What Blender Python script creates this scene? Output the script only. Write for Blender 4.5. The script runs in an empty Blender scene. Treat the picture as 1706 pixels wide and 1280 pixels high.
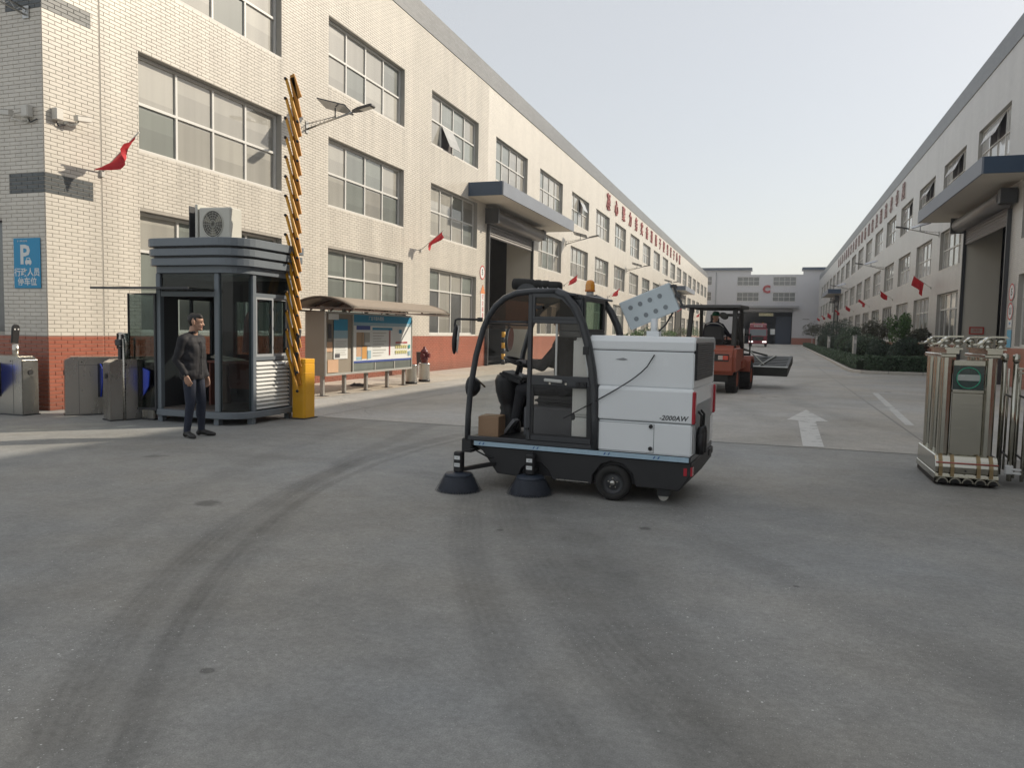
import bpy, bmesh, math, random
from math import sin, cos, pi, radians, hypot, atan2
from mathutils import Vector, Matrix, noise as mnoise

SC = bpy.context.scene
COL = SC.collection
random.seed(7)
R = radians

# ------------------------------------------------------------------ camera
EYE = 1.55
YAW, PITCH, ROLL = 0.3257, 0.0692, 0.02
camd = bpy.data.cameras.new('camera')
camd.sensor_width = 36.0
camd.lens = 1280.0 / 1706.0 * 36.0
camd.clip_start = 0.05
camd.clip_end = 3000
cam = bpy.data.objects.new('camera', camd)
COL.objects.link(cam)
_F = Vector((-sin(YAW) * cos(PITCH), cos(YAW) * cos(PITCH), -sin(PITCH)))
_R0 = Vector((cos(YAW), sin(YAW), 0))
_U0 = _R0.cross(_F)
_R = _R0 * cos(ROLL) + _U0 * sin(ROLL)
_U = -_R0 * sin(ROLL) + _U0 * cos(ROLL)
_m = Matrix((_R, _U, -_F)).transposed().to_4x4()
_m.translation = Vector((0, 0, EYE))
cam.matrix_world = _m
SC.camera = cam

# ------------------------------------------------------------------ sky and sun
SUN_DIR = Vector((1.0, 0.95, 0.80)).normalized()
SUN_EL = math.asin(SUN_DIR.z)
SUN_AZ = atan2(SUN_DIR.x, SUN_DIR.y)
world = bpy.data.worlds.new('World')
SC.world = world
world.use_nodes = True
wn = world.node_tree.nodes
sky = wn.new('ShaderNodeTexSky')
sky.sky_type = 'NISHITA'
sky.sun_disc = False
sky.sun_elevation = SUN_EL
sky.sun_rotation = SUN_AZ
sky.air_density = 1.0
sky.dust_density = 1.6
sky.ozone_density = 1.0
# winter haze: the clear-sky colours are veiled evenly by pale grey
veil = wn.new('ShaderNodeMix')
veil.data_type = 'RGBA'
veil.inputs['Factor'].default_value = 0.60
veil.inputs['B'].default_value = (7.35, 7.25, 6.95, 1)
world.node_tree.links.new(sky.outputs[0], veil.inputs['A'])
bg = wn['Background']
bg.inputs['Strength'].default_value = 0.09
world.node_tree.links.new(veil.outputs['Result'], bg.inputs[0])

sund = bpy.data.lights.new('sun', 'SUN')
sund.energy = 3.4
sund.angle = R(0.6)
sund.color = (1.0, 0.89, 0.73)
sun = bpy.data.objects.new('sun', sund)
COL.objects.link(sun)
sun.location = (60, 60, 50)
sun.rotation_euler = SUN_DIR.to_track_quat('Z', 'Y').to_euler()

SC.view_settings.view_transform = 'Standard'
SC.view_settings.look = 'None'
SC.view_settings.exposure = 0.45
SC.view_settings.gamma = 1.0
SC.view_settings.use_curve_mapping = False
SC.render.engine = 'CYCLES'
SC.cycles.max_bounces = 8
SC.cycles.transparent_max_bounces = 16
SC.cycles.caustics_reflective = False
SC.cycles.caustics_refractive = False

# ------------------------------------------------------------------ materials
MATS = {}


def _nt(name):
    m = bpy.data.materials.new(name)
    m.use_nodes = True
    return m, m.node_tree.nodes, m.node_tree.links, m.node_tree.nodes['Principled BSDF']


def rgb(c, k=1.0):
    if isinstance(c, (int, float)):
        c = (c, c, c)
    return (min(1, c[0] * k), min(1, c[1] * k), min(1, c[2] * k), 1)


def M(name, col, rough=0.55, metal=0.0, var=0.12, vs=3.0, bump=0.0, bs=60.0, spec=0.5, coat=0.0, obrand=0.0, emit=None,
      stretch=None):
    """uneven painted / moulded surface: large and small noise in colour and gloss, optional relief"""
    if name in MATS:
        return MATS[name]
    m, n, l, b = _nt(name)
    tc = n.new('ShaderNodeTexCoord')
    vec = tc.outputs['Object']
    if stretch:
        mp = n.new('ShaderNodeMapping')
        mp.inputs['Scale'].default_value = stretch
        l.new(vec, mp.inputs[0])
        vec = mp.outputs[0]
    nz = n.new('ShaderNodeTexNoise')
    nz.inputs['Scale'].default_value = vs
    nz.inputs['Detail'].default_value = 6
    nz.inputs['Roughness'].default_value = 0.65
    l.new(vec, nz.inputs['Vector'])
    mx = n.new('ShaderNodeMix')
    mx.data_type = 'RGBA'
    mx.inputs['A'].default_value = rgb(col, 1 - var)
    mx.inputs['B'].default_value = rgb(col, 1 + var)
    l.new(nz.outputs['Fac'], mx.inputs['Factor'])
    out = mx.outputs['Result']
    if obrand:
        oi = n.new('ShaderNodeObjectInfo')
        hs = n.new('ShaderNodeHueSaturation')
        mr = n.new('ShaderNodeMapRange')
        mr.inputs['To Min'].default_value = 1 - obrand
        mr.inputs['To Max'].default_value = 1 + obrand
        l.new(oi.outputs['Random'], mr.inputs['Value'])
        l.new(mr.outputs[0], hs.inputs['Value'])
        l.new(out, hs.inputs['Color'])
        out = hs.outputs[0]
    l.new(out, b.inputs['Base Color'])
    mr2 = n.new('ShaderNodeMapRange')
    mr2.inputs['To Min'].default_value = max(0.02, rough - 0.08)
    mr2.inputs['To Max'].default_value = min(1, rough + 0.1)
    l.new(nz.outputs['Fac'], mr2.inputs['Value'])
    l.new(mr2.outputs[0], b.inputs['Roughness'])
    b.inputs['Metallic'].default_value = metal
    b.inputs['Specular IOR Level'].default_value = spec
    b.inputs['Coat Weight'].default_value = coat
    b.inputs['Coat Roughness'].default_value = 0.08
    if emit:
        b.inputs['Emission Color'].default_value = rgb(emit[:3])
        b.inputs['Emission Strength'].default_value = emit[3]
    if bump:
        n2 = n.new('ShaderNodeTexNoise')
        n2.inputs['Scale'].default_value = bs
        n2.inputs['Detail'].default_value = 4
        l.new(vec, n2.inputs['Vector'])
        bp = n.new('ShaderNodeBump')
        bp.inputs['Strength'].default_value = bump
        bp.inputs['Distance'].default_value = 0.01
        l.new(n2.outputs['Fac'], bp.inputs['Height'])
        l.new(bp.outputs[0], b.inputs['Normal'])
    MATS[name] = m
    return m


def GLASS(name, tint=(0.85, 0.9, 0.88), ior=1.45, rough=0.02):
    """thin sheet of glass: lets light through tinted, mirrors at grazing angles"""
    if name in MATS:
        return MATS[name]
    m = bpy.data.materials.new(name)
    m.use_nodes = True
    n, l = m.node_tree.nodes, m.node_tree.links
    n.remove(n['Principled BSDF'])
    tr = n.new('ShaderNodeBsdfTransparent')
    tr.inputs[0].default_value = rgb(tint)
    gl = n.new('ShaderNodeBsdfGlossy')
    gl.inputs['Roughness'].default_value = rough
    # reflectance grows towards grazing angles, the same from either face of the sheet
    g = n.new('ShaderNodeNewGeometry')
    dt = n.new('ShaderNodeVectorMath')
    dt.operation = 'DOT_PRODUCT'
    l.new(g.outputs['Normal'], dt.inputs[0])
    l.new(g.outputs['Incoming'], dt.inputs[1])
    ab = n.new('ShaderNodeMath')
    ab.operation = 'ABSOLUTE'
    l.new(dt.outputs['Value'], ab.inputs[0])
    om = n.new('ShaderNodeMath')
    om.operation = 'SUBTRACT'
    om.inputs[0].default_value = 1.0
    om.use_clamp = True
    l.new(ab.outputs[0], om.inputs[1])
    pw_ = n.new('ShaderNodeMath')
    pw_.operation = 'POWER'
    pw_.inputs[1].default_value = 5.0
    l.new(om.outputs[0], pw_.inputs[0])
    fr = n.new('ShaderNodeMapRange')
    f0 = ((ior - 1) / (ior + 1)) ** 2
    fr.inputs['To Min'].default_value = f0
    fr.inputs['To Max'].default_value = 0.85
    l.new(pw_.outputs[0], fr.inputs['Value'])
    mx = n.new('ShaderNodeMixShader')
    l.new(fr.outputs[0], mx.inputs[0])
    l.new(tr.outputs[0], mx.inputs[1])
    l.new(gl.outputs[0], mx.inputs[2])
    l.new(mx.outputs[0], n['Material Output'].inputs['Surface'])
    MATS[name] = m
    return m


def TILE(name, col, mortar, bw=0.255, bh=0.068, axis=0, rough=0.35, var=0.10, origin=(0, 0)):
    """small wall tiles far away: colour and relief of the joints (object space, axis = run of the wall)"""
    if name in MATS:
        return MATS[name]
    m, n, l, b = _nt(name)
    tc = n.new('ShaderNodeTexCoord')
    sp = n.new('ShaderNodeSeparateXYZ')
    l.new(tc.outputs['Object'], sp.inputs[0])
    cb = n.new('ShaderNodeCombineXYZ')
    l.new(sp.outputs[axis], cb.inputs[0])
    l.new(sp.outputs[2], cb.inputs[1])
    br = n.new('ShaderNodeTexBrick')
    br.inputs['Scale'].default_value = 1.0
    br.inputs['Brick Width'].default_value = bw
    br.inputs['Row Height'].default_value = bh
    br.inputs['Mortar Size'].default_value = 0.0045
    br.inputs['Mortar Smooth'].default_value = 0.3
    br.inputs['Color1'].default_value = rgb(col, 1 - var * 0.5)
    br.inputs['Color2'].default_value = rgb(col, 1 + var * 0.5)
    br.inputs['Mortar'].default_value = rgb(mortar)
    l.new(cb.outputs[0], br.inputs['Vector'])
    nz = n.new('ShaderNodeTexNoise')
    nz.inputs['Scale'].default_value = 0.45
    nz.inputs['Detail'].default_value = 8
    nz.inputs['Roughness'].default_value = 0.7
    l.new(tc.outputs['Object'], nz.inputs['Vector'])
    # rain streaks run downwards
    mp = n.new('ShaderNodeMapping')
    mp.inputs['Scale'].default_value = (1.6, 1.6, 0.12)
    l.new(tc.outputs['Object'], mp.inputs[0])
    n2 = n.new('ShaderNodeTexNoise')
    n2.inputs['Scale'].default_value = 1.0
    n2.inputs['Detail'].default_value = 5
    l.new(mp.outputs[0], n2.inputs['Vector'])
    ad = n.new('ShaderNodeMath')
    ad.operation = 'ADD'
    l.new(nz.outputs['Fac'], ad.inputs[0])
    l.new(n2.outputs['Fac'], ad.inputs[1])
    mr = n.new('ShaderNodeMapRange')
    mr.inputs['From Min'].default_value = 0.6
    mr.inputs['From Max'].default_value = 1.4
    mr.inputs['To Min'].default_value = 0.86
    mr.inputs['To Max'].default_value = 1.08
    l.new(ad.outputs[0], mr.inputs['Value'])
    hs = n.new('ShaderNodeHueSaturation')
    if name == 'cream_tile':
        st = sill_stain(n, l, sp.outputs[0], sp.outputs[2], tc.outputs['Object'], 2.08)
        sm_ = n.new('ShaderNodeMath')
        sm_.operation = 'MULTIPLY'
        l.new(mr.outputs[0], sm_.inputs[0])
        l.new(st, sm_.inputs[1])
        l.new(sm_.outputs[0], hs.inputs['Value'])
    else:
        l.new(mr.outputs[0], hs.inputs['Value'])
    l.new(br.outputs['Color'], hs.inputs['Color'])
    l.new(hs.outputs[0], b.inputs['Base Color'])
    b.inputs['Roughness'].default_value = rough
    bp = n.new('ShaderNodeBump')
    bp.inputs['Strength'].default_value = 0.4
    bp.inputs['Distance'].default_value = 0.005
    bp.invert = True
    l.new(br.outputs['Fac'], bp.inputs['Height'])
    l.new(bp.outputs[0], b.inputs['Normal'])
    MATS[name] = m
    return m


def sill_stain(n, l, u, z, vec, off):
    """dirty water runs down the wall below every window sill (windows repeat every 6.72 m)"""
    def mth(op, a, b=None, clamp=False):
        t = n.new('ShaderNodeMath')
        t.operation = op
        t.use_clamp = clamp
        for i, x in enumerate((a, b)):
            if x is None:
                continue
            if isinstance(x, (int, float)):
                t.inputs[i].default_value = x
            else:
                l.new(x, t.inputs[i])
        return t.outputs[0]
    m_ = mth('FLOORED_MODULO', mth('SUBTRACT', u, off - 0.05), 6.72)
    inside = mth('LESS_THAN', m_, 4.68)
    # the two ends of a sill drip most
    e = mth('ABSOLUTE', mth('SUBTRACT', m_, 2.34))
    t = n.new('ShaderNodeMapping')
    t.inputs['Scale'].default_value = (9, 9, 0.22)
    l.new(vec, t.inputs[0])
    nz = n.new('ShaderNodeTexNoise')
    nz.inputs['Scale'].default_value = 1.0
    nz.inputs['Detail'].default_value = 4
    l.new(t.outputs[0], nz.inputs['Vector'])
    mr = n.new('ShaderNodeMapRange')
    mr.inputs['From Min'].default_value = 0.48
    mr.inputs['From Max'].default_value = 0.72
    l.new(nz.outputs['Fac'], mr.inputs['Value'])
    tot = None
    for zl in (8.15, 4.88):
        d = mth('SUBTRACT', zl, z)
        on = mth('GREATER_THAN', d, 0.0)
        fade = mth('SUBTRACT', 1.0, mth('DIVIDE', d, 1.25), True)
        k = mth('MULTIPLY', on, fade)
        tot = k if tot is None else mth('MAXIMUM', tot, k)
    s_ = mth('MULTIPLY', mth('MULTIPLY', tot, inside), mth('MULTIPLY', mth('ADD', mr.outputs[0], mth('MULTIPLY', mth('GREATER_THAN', e, 2.15), 0.5)), 0.17))
    return mth('SUBTRACT', 1.0, s_, True)


def BRICK(name, col, rough=0.32, var=0.10):
    """one built wall tile: shade changes from tile to tile and with the weathering of the wall"""
    if name in MATS:
        return MATS[name]
    m, n, l, b = _nt(name)
    g = n.new('ShaderNodeNewGeometry')
    mul = n.new('ShaderNodeVectorMath')
    mul.operation = 'DIVIDE'
    mul.inputs[1].default_value = (0.5, 0.255, 0.068)
    l.new(g.outputs['Position'], mul.inputs[0])
    fl = n.new('ShaderNodeVectorMath')
    fl.operation = 'FLOOR'
    l.new(mul.outputs[0], fl.inputs[0])
    wn_ = n.new('ShaderNodeTexNoise')
    wn_.inputs['Scale'].default_value = 3.7
    l.new(fl.outputs[0], wn_.inputs['Vector'])
    nz = n.new('ShaderNodeTexNoise')
    nz.inputs['Scale'].default_value = 0.5
    nz.inputs['Detail'].default_value = 8
    nz.inputs['Roughness'].default_value = 0.7
    l.new(g.outputs['Position'], nz.inputs['Vector'])
    ad = n.new('ShaderNodeMath')
    ad.operation = 'ADD'
    l.new(wn_.outputs['Fac'], ad.inputs[0])
    l.new(nz.outputs['Fac'], ad.inputs[1])
    mr = n.new('ShaderNodeMapRange')
    mr.inputs['From Min'].default_value = 0.6
    mr.inputs['From Max'].default_value = 1.4
    mr.inputs['To Min'].default_value = 1 - var
    mr.inputs['To Max'].default_value = 1 + var
    l.new(ad.outputs[0], mr.inputs['Value'])
    # splashed dirt near the ground, ragged upper edge
    sp = n.new('ShaderNodeSeparateXYZ')
    l.new(g.outputs['Position'], sp.inputs[0])
    gz = n.new('ShaderNodeMath')
    gz.operation = 'MULTIPLY_ADD'
    gz.inputs[1].default_value = -0.5
    l.new(nz.outputs['Fac'], gz.inputs[0])
    l.new(sp.outputs[2], gz.inputs[2])
    gm = n.new('ShaderNodeMapRange')
    gm.inputs['From Min'].default_value = -0.25
    gm.inputs['From Max'].default_value = 0.18
    gm.inputs['To Min'].default_value = 0.62
    gm.inputs['To Max'].default_value = 1.0
    l.new(gz.outputs[0], gm.inputs['Value'])
    # rain streaks
    mp = n.new('ShaderNodeMapping')
    mp.inputs['Scale'].default_value = (2.2, 2.2, 0.14)
    l.new(g.outputs['Position'], mp.inputs[0])
    n3 = n.new('ShaderNodeTexNoise')
    n3.inputs['Scale'].default_value = 1.0
    n3.inputs['Detail'].default_value = 5
    l.new(mp.outputs[0], n3.inputs['Vector'])
    m3 = n.new('ShaderNodeMapRange')
    m3.inputs['From Min'].default_value = 0.3
    m3.inputs['From Max'].default_value = 0.7
    m3.inputs['To Min'].default_value = 0.90
    m3.inputs['To Max'].default_value = 1.06
    l.new(n3.outputs['Fac'], m3.inputs['Value'])
    k1 = n.new('ShaderNodeMath')
    k1.operation = 'MULTIPLY'
    l.new(mr.outputs[0], k1.inputs[0])
    l.new(gm.outputs[0], k1.inputs[1])
    k2 = n.new('ShaderNodeMath')
    k2.operation = 'MULTIPLY'
    l.new(k1.outputs[0], k2.inputs[0])
    l.new(m3.outputs[0], k2.inputs[1])
    hs = n.new('ShaderNodeHueSaturation')
    hs.inputs['Color'].default_value = rgb(col)
    if name == 'cream_brick':
        st = sill_stain(n, l, sp.outputs[1], sp.outputs[2], g.outputs['Position'], 12.08)
        k3 = n.new('ShaderNodeMath')
        k3.operation = 'MULTIPLY'
        l.new(k2.outputs[0], k3.inputs[0])
        l.new(st, k3.inputs[1])
        k2 = k3
    l.new(k2.outputs[0], hs.inputs['Value'])
    l.new(hs.outputs[0], b.inputs['Base Color'])
    b.inputs['Roughness'].default_value = rough
    MATS[name] = m
    return m


# ------------------------------------------------------------------ geometry helpers
class MB:
    """collects faces; build() links them as ONE mesh object"""

    def __init__(s):
        s.v, s.f, s.mi, s.sm = [], [], [], []
        s.m = None
        s.k = 0
        s.smooth = False

    def vert(s, p):
        p = Vector(p)
        if s.m is not None:
            p = s.m @ p
        s.v.append((p.x, p.y, p.z))
        return len(s.v) - 1

    def face(s, ids):
        s.f.append(tuple(ids))
        s.mi.append(s.k)
        s.sm.append(s.smooth)

    def poly(s, pts):
        s.face([s.vert(p) for p in pts])

    def box(s, x0, x1, y0, y1, z0, z1):
        i = [s.vert(p) for p in ((x0, y0, z0), (x1, y0, z0), (x1, y1, z0), (x0, y1, z0),
                                 (x0, y0, z1), (x1, y0, z1), (x1, y1, z1), (x0, y1, z1))]
        for q in ((3, 2, 1, 0), (4, 5, 6, 7), (0, 1, 5, 4), (1, 2, 6, 5), (2, 3, 7, 6), (3, 0, 4, 7)):
            s.face([i[a] for a in q])
        return s

    def cbox(s, c, d):
        return s.box(c[0] - d[0] / 2, c[0] + d[0] / 2, c[1] - d[1] / 2, c[1] + d[1] / 2, c[2] - d[2] / 2, c[2] + d[2] / 2)

    def prism(s, pts, a, b, axis='z'):
        """pts: 2-D outline; axis z: (x,y), y: (x,z), x: (y,z)"""
        def P(p, t):
            return {'z': (p[0], p[1], t), 'y': (p[0], t, p[1]), 'x': (t, p[0], p[1])}[axis]
        A = [s.vert(P(p, a)) for p in pts]
        B = [s.vert(P(p, b)) for p in pts]
        n = len(pts)
        s.face(A[::-1])
        s.face(B)
        for i in range(n):
            j = (i + 1) % n
            s.face((A[i], A[j], B[j], B[i]))
        return s

    def ring(s, outer, inner, a, b, axis='z'):
        """frame between two outlines with the same point count"""
        def P(p, t):
            return {'z': (p[0], p[1], t), 'y': (p[0], t, p[1]), 'x': (t, p[0], p[1])}[axis]
        oa = [s.vert(P(p, a)) for p in outer]
        ob = [s.vert(P(p, b)) for p in outer]
        ia = [s.vert(P(p, a)) for p in inner]
        ib = [s.vert(P(p, b)) for p in inner]
        n = len(outer)
        for i in range(n):
            j = (i + 1) % n
            s.face((oa[i], oa[j], ia[j], ia[i]))
            s.face((ob[j], ob[i], ib[i], ib[j]))
            s.face((oa[j], oa[i], ob[i], ob[j]))
            s.face((ia[i], ia[j], ib[j], ib[i]))
        return s

    def tube(s, pts, r, n=8, caps=True, closed=False):
        pts = [Vector(p) for p in pts]
        rr = r if isinstance(r, (list, tuple)) else [r] * len(pts)
        rings = []
        up = None
        for i, p in enumerate(pts):
            if closed:
                d = pts[(i + 1) % len(pts)] - pts[i - 1]
            else:
                d = pts[min(i + 1, len(pts) - 1)] - pts[max(i - 1, 0)]
            d.normalize()
            if up is None:
                up = Vector((0, 0, 1)) if abs(d.z) < 0.9 else Vector((1, 0, 0))
            a = d.cross(up)
            if a.length < 1e-6:
                a = d.orthogonal()
            a.normalize()
            up = a.cross(d).normalized()
            rings.append([s.vert(p + (a * cos(2 * pi * k / n) + up * sin(2 * pi * k / n)) * rr[i]) for k in range(n)])
        old = s.smooth
        s.smooth = n > 5
        rng = range(len(rings)) if closed else range(len(rings) - 1)
        for i in rng:
            A, B = rings[i], rings[(i + 1) % len(rings)]
            for k in range(n):
                s.face((A[k], A[(k + 1) % n], B[(k + 1) % n], B[k]))
        s.smooth = False
        if caps and not closed:
            s.face(rings[0][::-1])
            s.face(rings[-1])
        s.smooth = old
        return s

    def cyl(s, p0, p1, r0, r1=None, n=12, caps=True):
        return s.tube([p0, p1], [r0, r0 if r1 is None else r1], n, caps)

    def bar(s, p0, p1, w, h, up=(0, 0, 1)):
        """rectangular bar, w across, h along 'up'"""
        p0, p1 = Vector(p0), Vector(p1)
        d = (p1 - p0).normalized()
        u = Vector(up)
        a = d.cross(u)
        if a.length < 1e-5:
            a = d.orthogonal()
        a.normalize()
        u = a.cross(d).normalized()
        q = []
        for p in (p0, p1):
            for sa, su in ((-1, -1), (1, -1), (1, 1), (-1, 1)):
                q.append(s.vert(p + a * sa * w / 2 + u * su * h / 2))
        for f in ((0, 1, 2, 3), (7, 6, 5, 4), (1, 0, 4, 5), (2, 1, 5, 6), (3, 2, 6, 7), (0, 3, 7, 4)):
            s.face([q[i] for i in f])
        return s

    def lathe(s, prof, c=(0, 0, 0), n=20, axis='z', a0=0, a1=2 * pi, smooth=True):
        full = abs(a1 - a0 - 2 * pi) < 1e-6
        m = n if full else n + 1
        rings = []
        for r, t in prof:
            ring = []
            for k in range(m):
                a = a0 + (a1 - a0) * k / n
                x, y = r * cos(a), r * sin(a)
                p = {'z': (c[0] + x, c[1] + y, c[2] + t), 'y': (c[0] + x, c[1] + t, c[2] + y),
                     'x': (c[0] + t, c[1] + x, c[2] + y)}[axis]
                ring.append(s.vert(p))
            rings.append(ring)
        old = s.smooth
        s.smooth = smooth
        for A, B in zip(rings, rings[1:]):
            for k in range(n):
                j = (k + 1) % m
                s.face((A[k], A[j], B[j], B[k]))
        s.smooth = old
        return s

    def ball(s, c, r, n=10, m=7):
        if isinstance(r, (int, float)):
            r = (r, r, r)
        rings = []
        for i in range(1, m):
            t = pi * i / m
            rings.append([s.vert((c[0] + r[0] * sin(t) * cos(2 * pi * k / n), c[1] + r[1] * sin(t) * sin(2 * pi * k / n),
                                  c[2] + r[2] * cos(t))) for k in range(n)])
        a = s.vert((c[0], c[1], c[2] + r[2]))
        b = s.vert((c[0], c[1], c[2] - r[2]))
        old = s.smooth
        s.smooth = True
        for k in range(n):
            s.face((a, rings[0][k], rings[0][(k + 1) % n]))
            s.face((b, rings[-1][(k + 1) % n], rings[-1][k]))
        for A, B in zip(rings, rings[1:]):
            for k in range(n):
                s.face((A[k], B[k], B[(k + 1) % n], A[(k + 1) % n]))
        s.smooth = old
        return s

    def mesh(s, name, mats, bevel=0.0, seg=1, weld=False):
        me = bpy.data.meshes.new(name)
        me.from_pydata(s.v, [], s.f)
        if not isinstance(mats, (list, tuple)):
            mats = [mats]
        for m in mats:
            me.materials.append(m)
        me.polygons.foreach_set('material_index', s.mi)
        me.polygons.foreach_set('use_smooth', s.sm)
        if bevel or weld:
            bm = bmesh.new()
            bm.from_mesh(me)
            if weld:
                bmesh.ops.remove_doubles(bm, verts=bm.verts, dist=1e-5)
            bmesh.ops.recalc_face_normals(bm, faces=bm.faces)
            if bevel:
                ed = [e for e in bm.edges if len(e.link_faces) == 2 and e.calc_face_angle(0) > 0.6]
                bmesh.ops.bevel(bm, geom=ed, offset=bevel, segments=seg, affect='EDGES', clamp_overlap=True)
            bm.to_mesh(me)
            bm.free()
        me.update()
        return me

    def build(s, name, mats, parent=None, bevel=0.0, seg=1, loc=None, weld=False):
        return link(name, s.mesh(name, mats, bevel, seg, weld), parent, loc)


def link(name, me, parent=None, loc=None):
    o = bpy.data.objects.new(name, me)
    COL.objects.link(o)
    if parent is not None:
        o.parent = parent
    if loc is not None:
        o.location = loc
    return o


def tag(o, label=None, cat=None, group=None, kind=None):
    if label:
        o['label'] = label
    if cat:
        o['category'] = cat
    if group:
        o['group'] = group
    if kind:
        o['kind'] = kind
    return o


def thing(name, label, cat, loc=(0, 0, 0), rz=0.0, group=None):
    o = bpy.data.objects.new(name, None)
    o.empty_display_size = 0.2
    COL.objects.link(o)
    o.location = loc
    o.rotation_euler = (0, 0, rz)
    return tag(o, label, cat, group)


def dup(root, loc=None, rz=None, label=None, parent=None):
    kids = [c for c in root.children]
    r = root.copy()
    COL.objects.link(r)
    if parent is not None:
        r.parent = parent
    if loc is not None:
        r.location = loc
    if rz is not None:
        r.rotation_euler = (0, 0, rz)
    if label:
        r['label'] = label
    for c in kids:
        dup(c, parent=r)
    return r


def text(body, size, mat, parent, loc, rot=(pi / 2, 0, 0), depth=0.01, name='letter', sx=1.0, shear=0.0, align='CENTER', bold=0.0):
    cu = bpy.data.curves.new('t', 'FONT')
    cu.body = body
    cu.size = size
    cu.extrude = depth
    cu.offset = bold
    cu.shear = shear
    cu.align_x = align
    cu.align_y = 'CENTER'
    cu.resolution_u = 2
    t = bpy.data.objects.new('t', cu)
    COL.objects.link(t)
    bpy.context.view_layer.update()
    dg = bpy.context.evaluated_depsgraph_get()
    me = bpy.data.meshes.new_from_object(t.evaluated_get(dg))
    bpy.data.objects.remove(t)
    bpy.data.curves.remove(cu)
    me.materials.clear()
    me.materials.append(mat)
    for p in me.polygons:
        p.material_index = 0
    me.name = name
    o = link(name, me, parent, loc)
    o.rotation_euler = rot
    o.scale = (sx, 1, 1)
    return o


def arc(cx, cy, r, a0, a1, n):
    return [(cx + r * cos(R(a0 + (a1 - a0) * i / n)), cy + r * sin(R(a0 + (a1 - a0) * i / n))) for i in range(n + 1)]


# shared materials
STEEL = M('stainless_steel', (0.56, 0.53, 0.47), 0.26, 1.0, 0.08, 4, stretch=(1, 1, 14))
STEEL_B = M('brushed_steel', (0.46, 0.45, 0.425), 0.26, 1.0, 0.16, 2, stretch=(1, 1, 0.25))
BLACK = M('black_plastic', (0.018, 0.018, 0.020), 0.45)
RUBBER = M('rubber', (0.022, 0.021, 0.020), 0.8, bump=0.3, bs=90)
DARK = M('dark_metal', (0.05, 0.052, 0.056), 0.45)
GREYP = M('grey_paint', (0.28, 0.29, 0.30), 0.5)
WHITEP = M('white_paint', (0.74, 0.74, 0.72), 0.4, var=0.05)
ALU = M('aluminium_frame', (0.60, 0.60, 0.57), 0.4, var=0.08)
RED = M('red_cloth', (0.55, 0.02, 0.03), 0.7, var=0.15)
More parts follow.
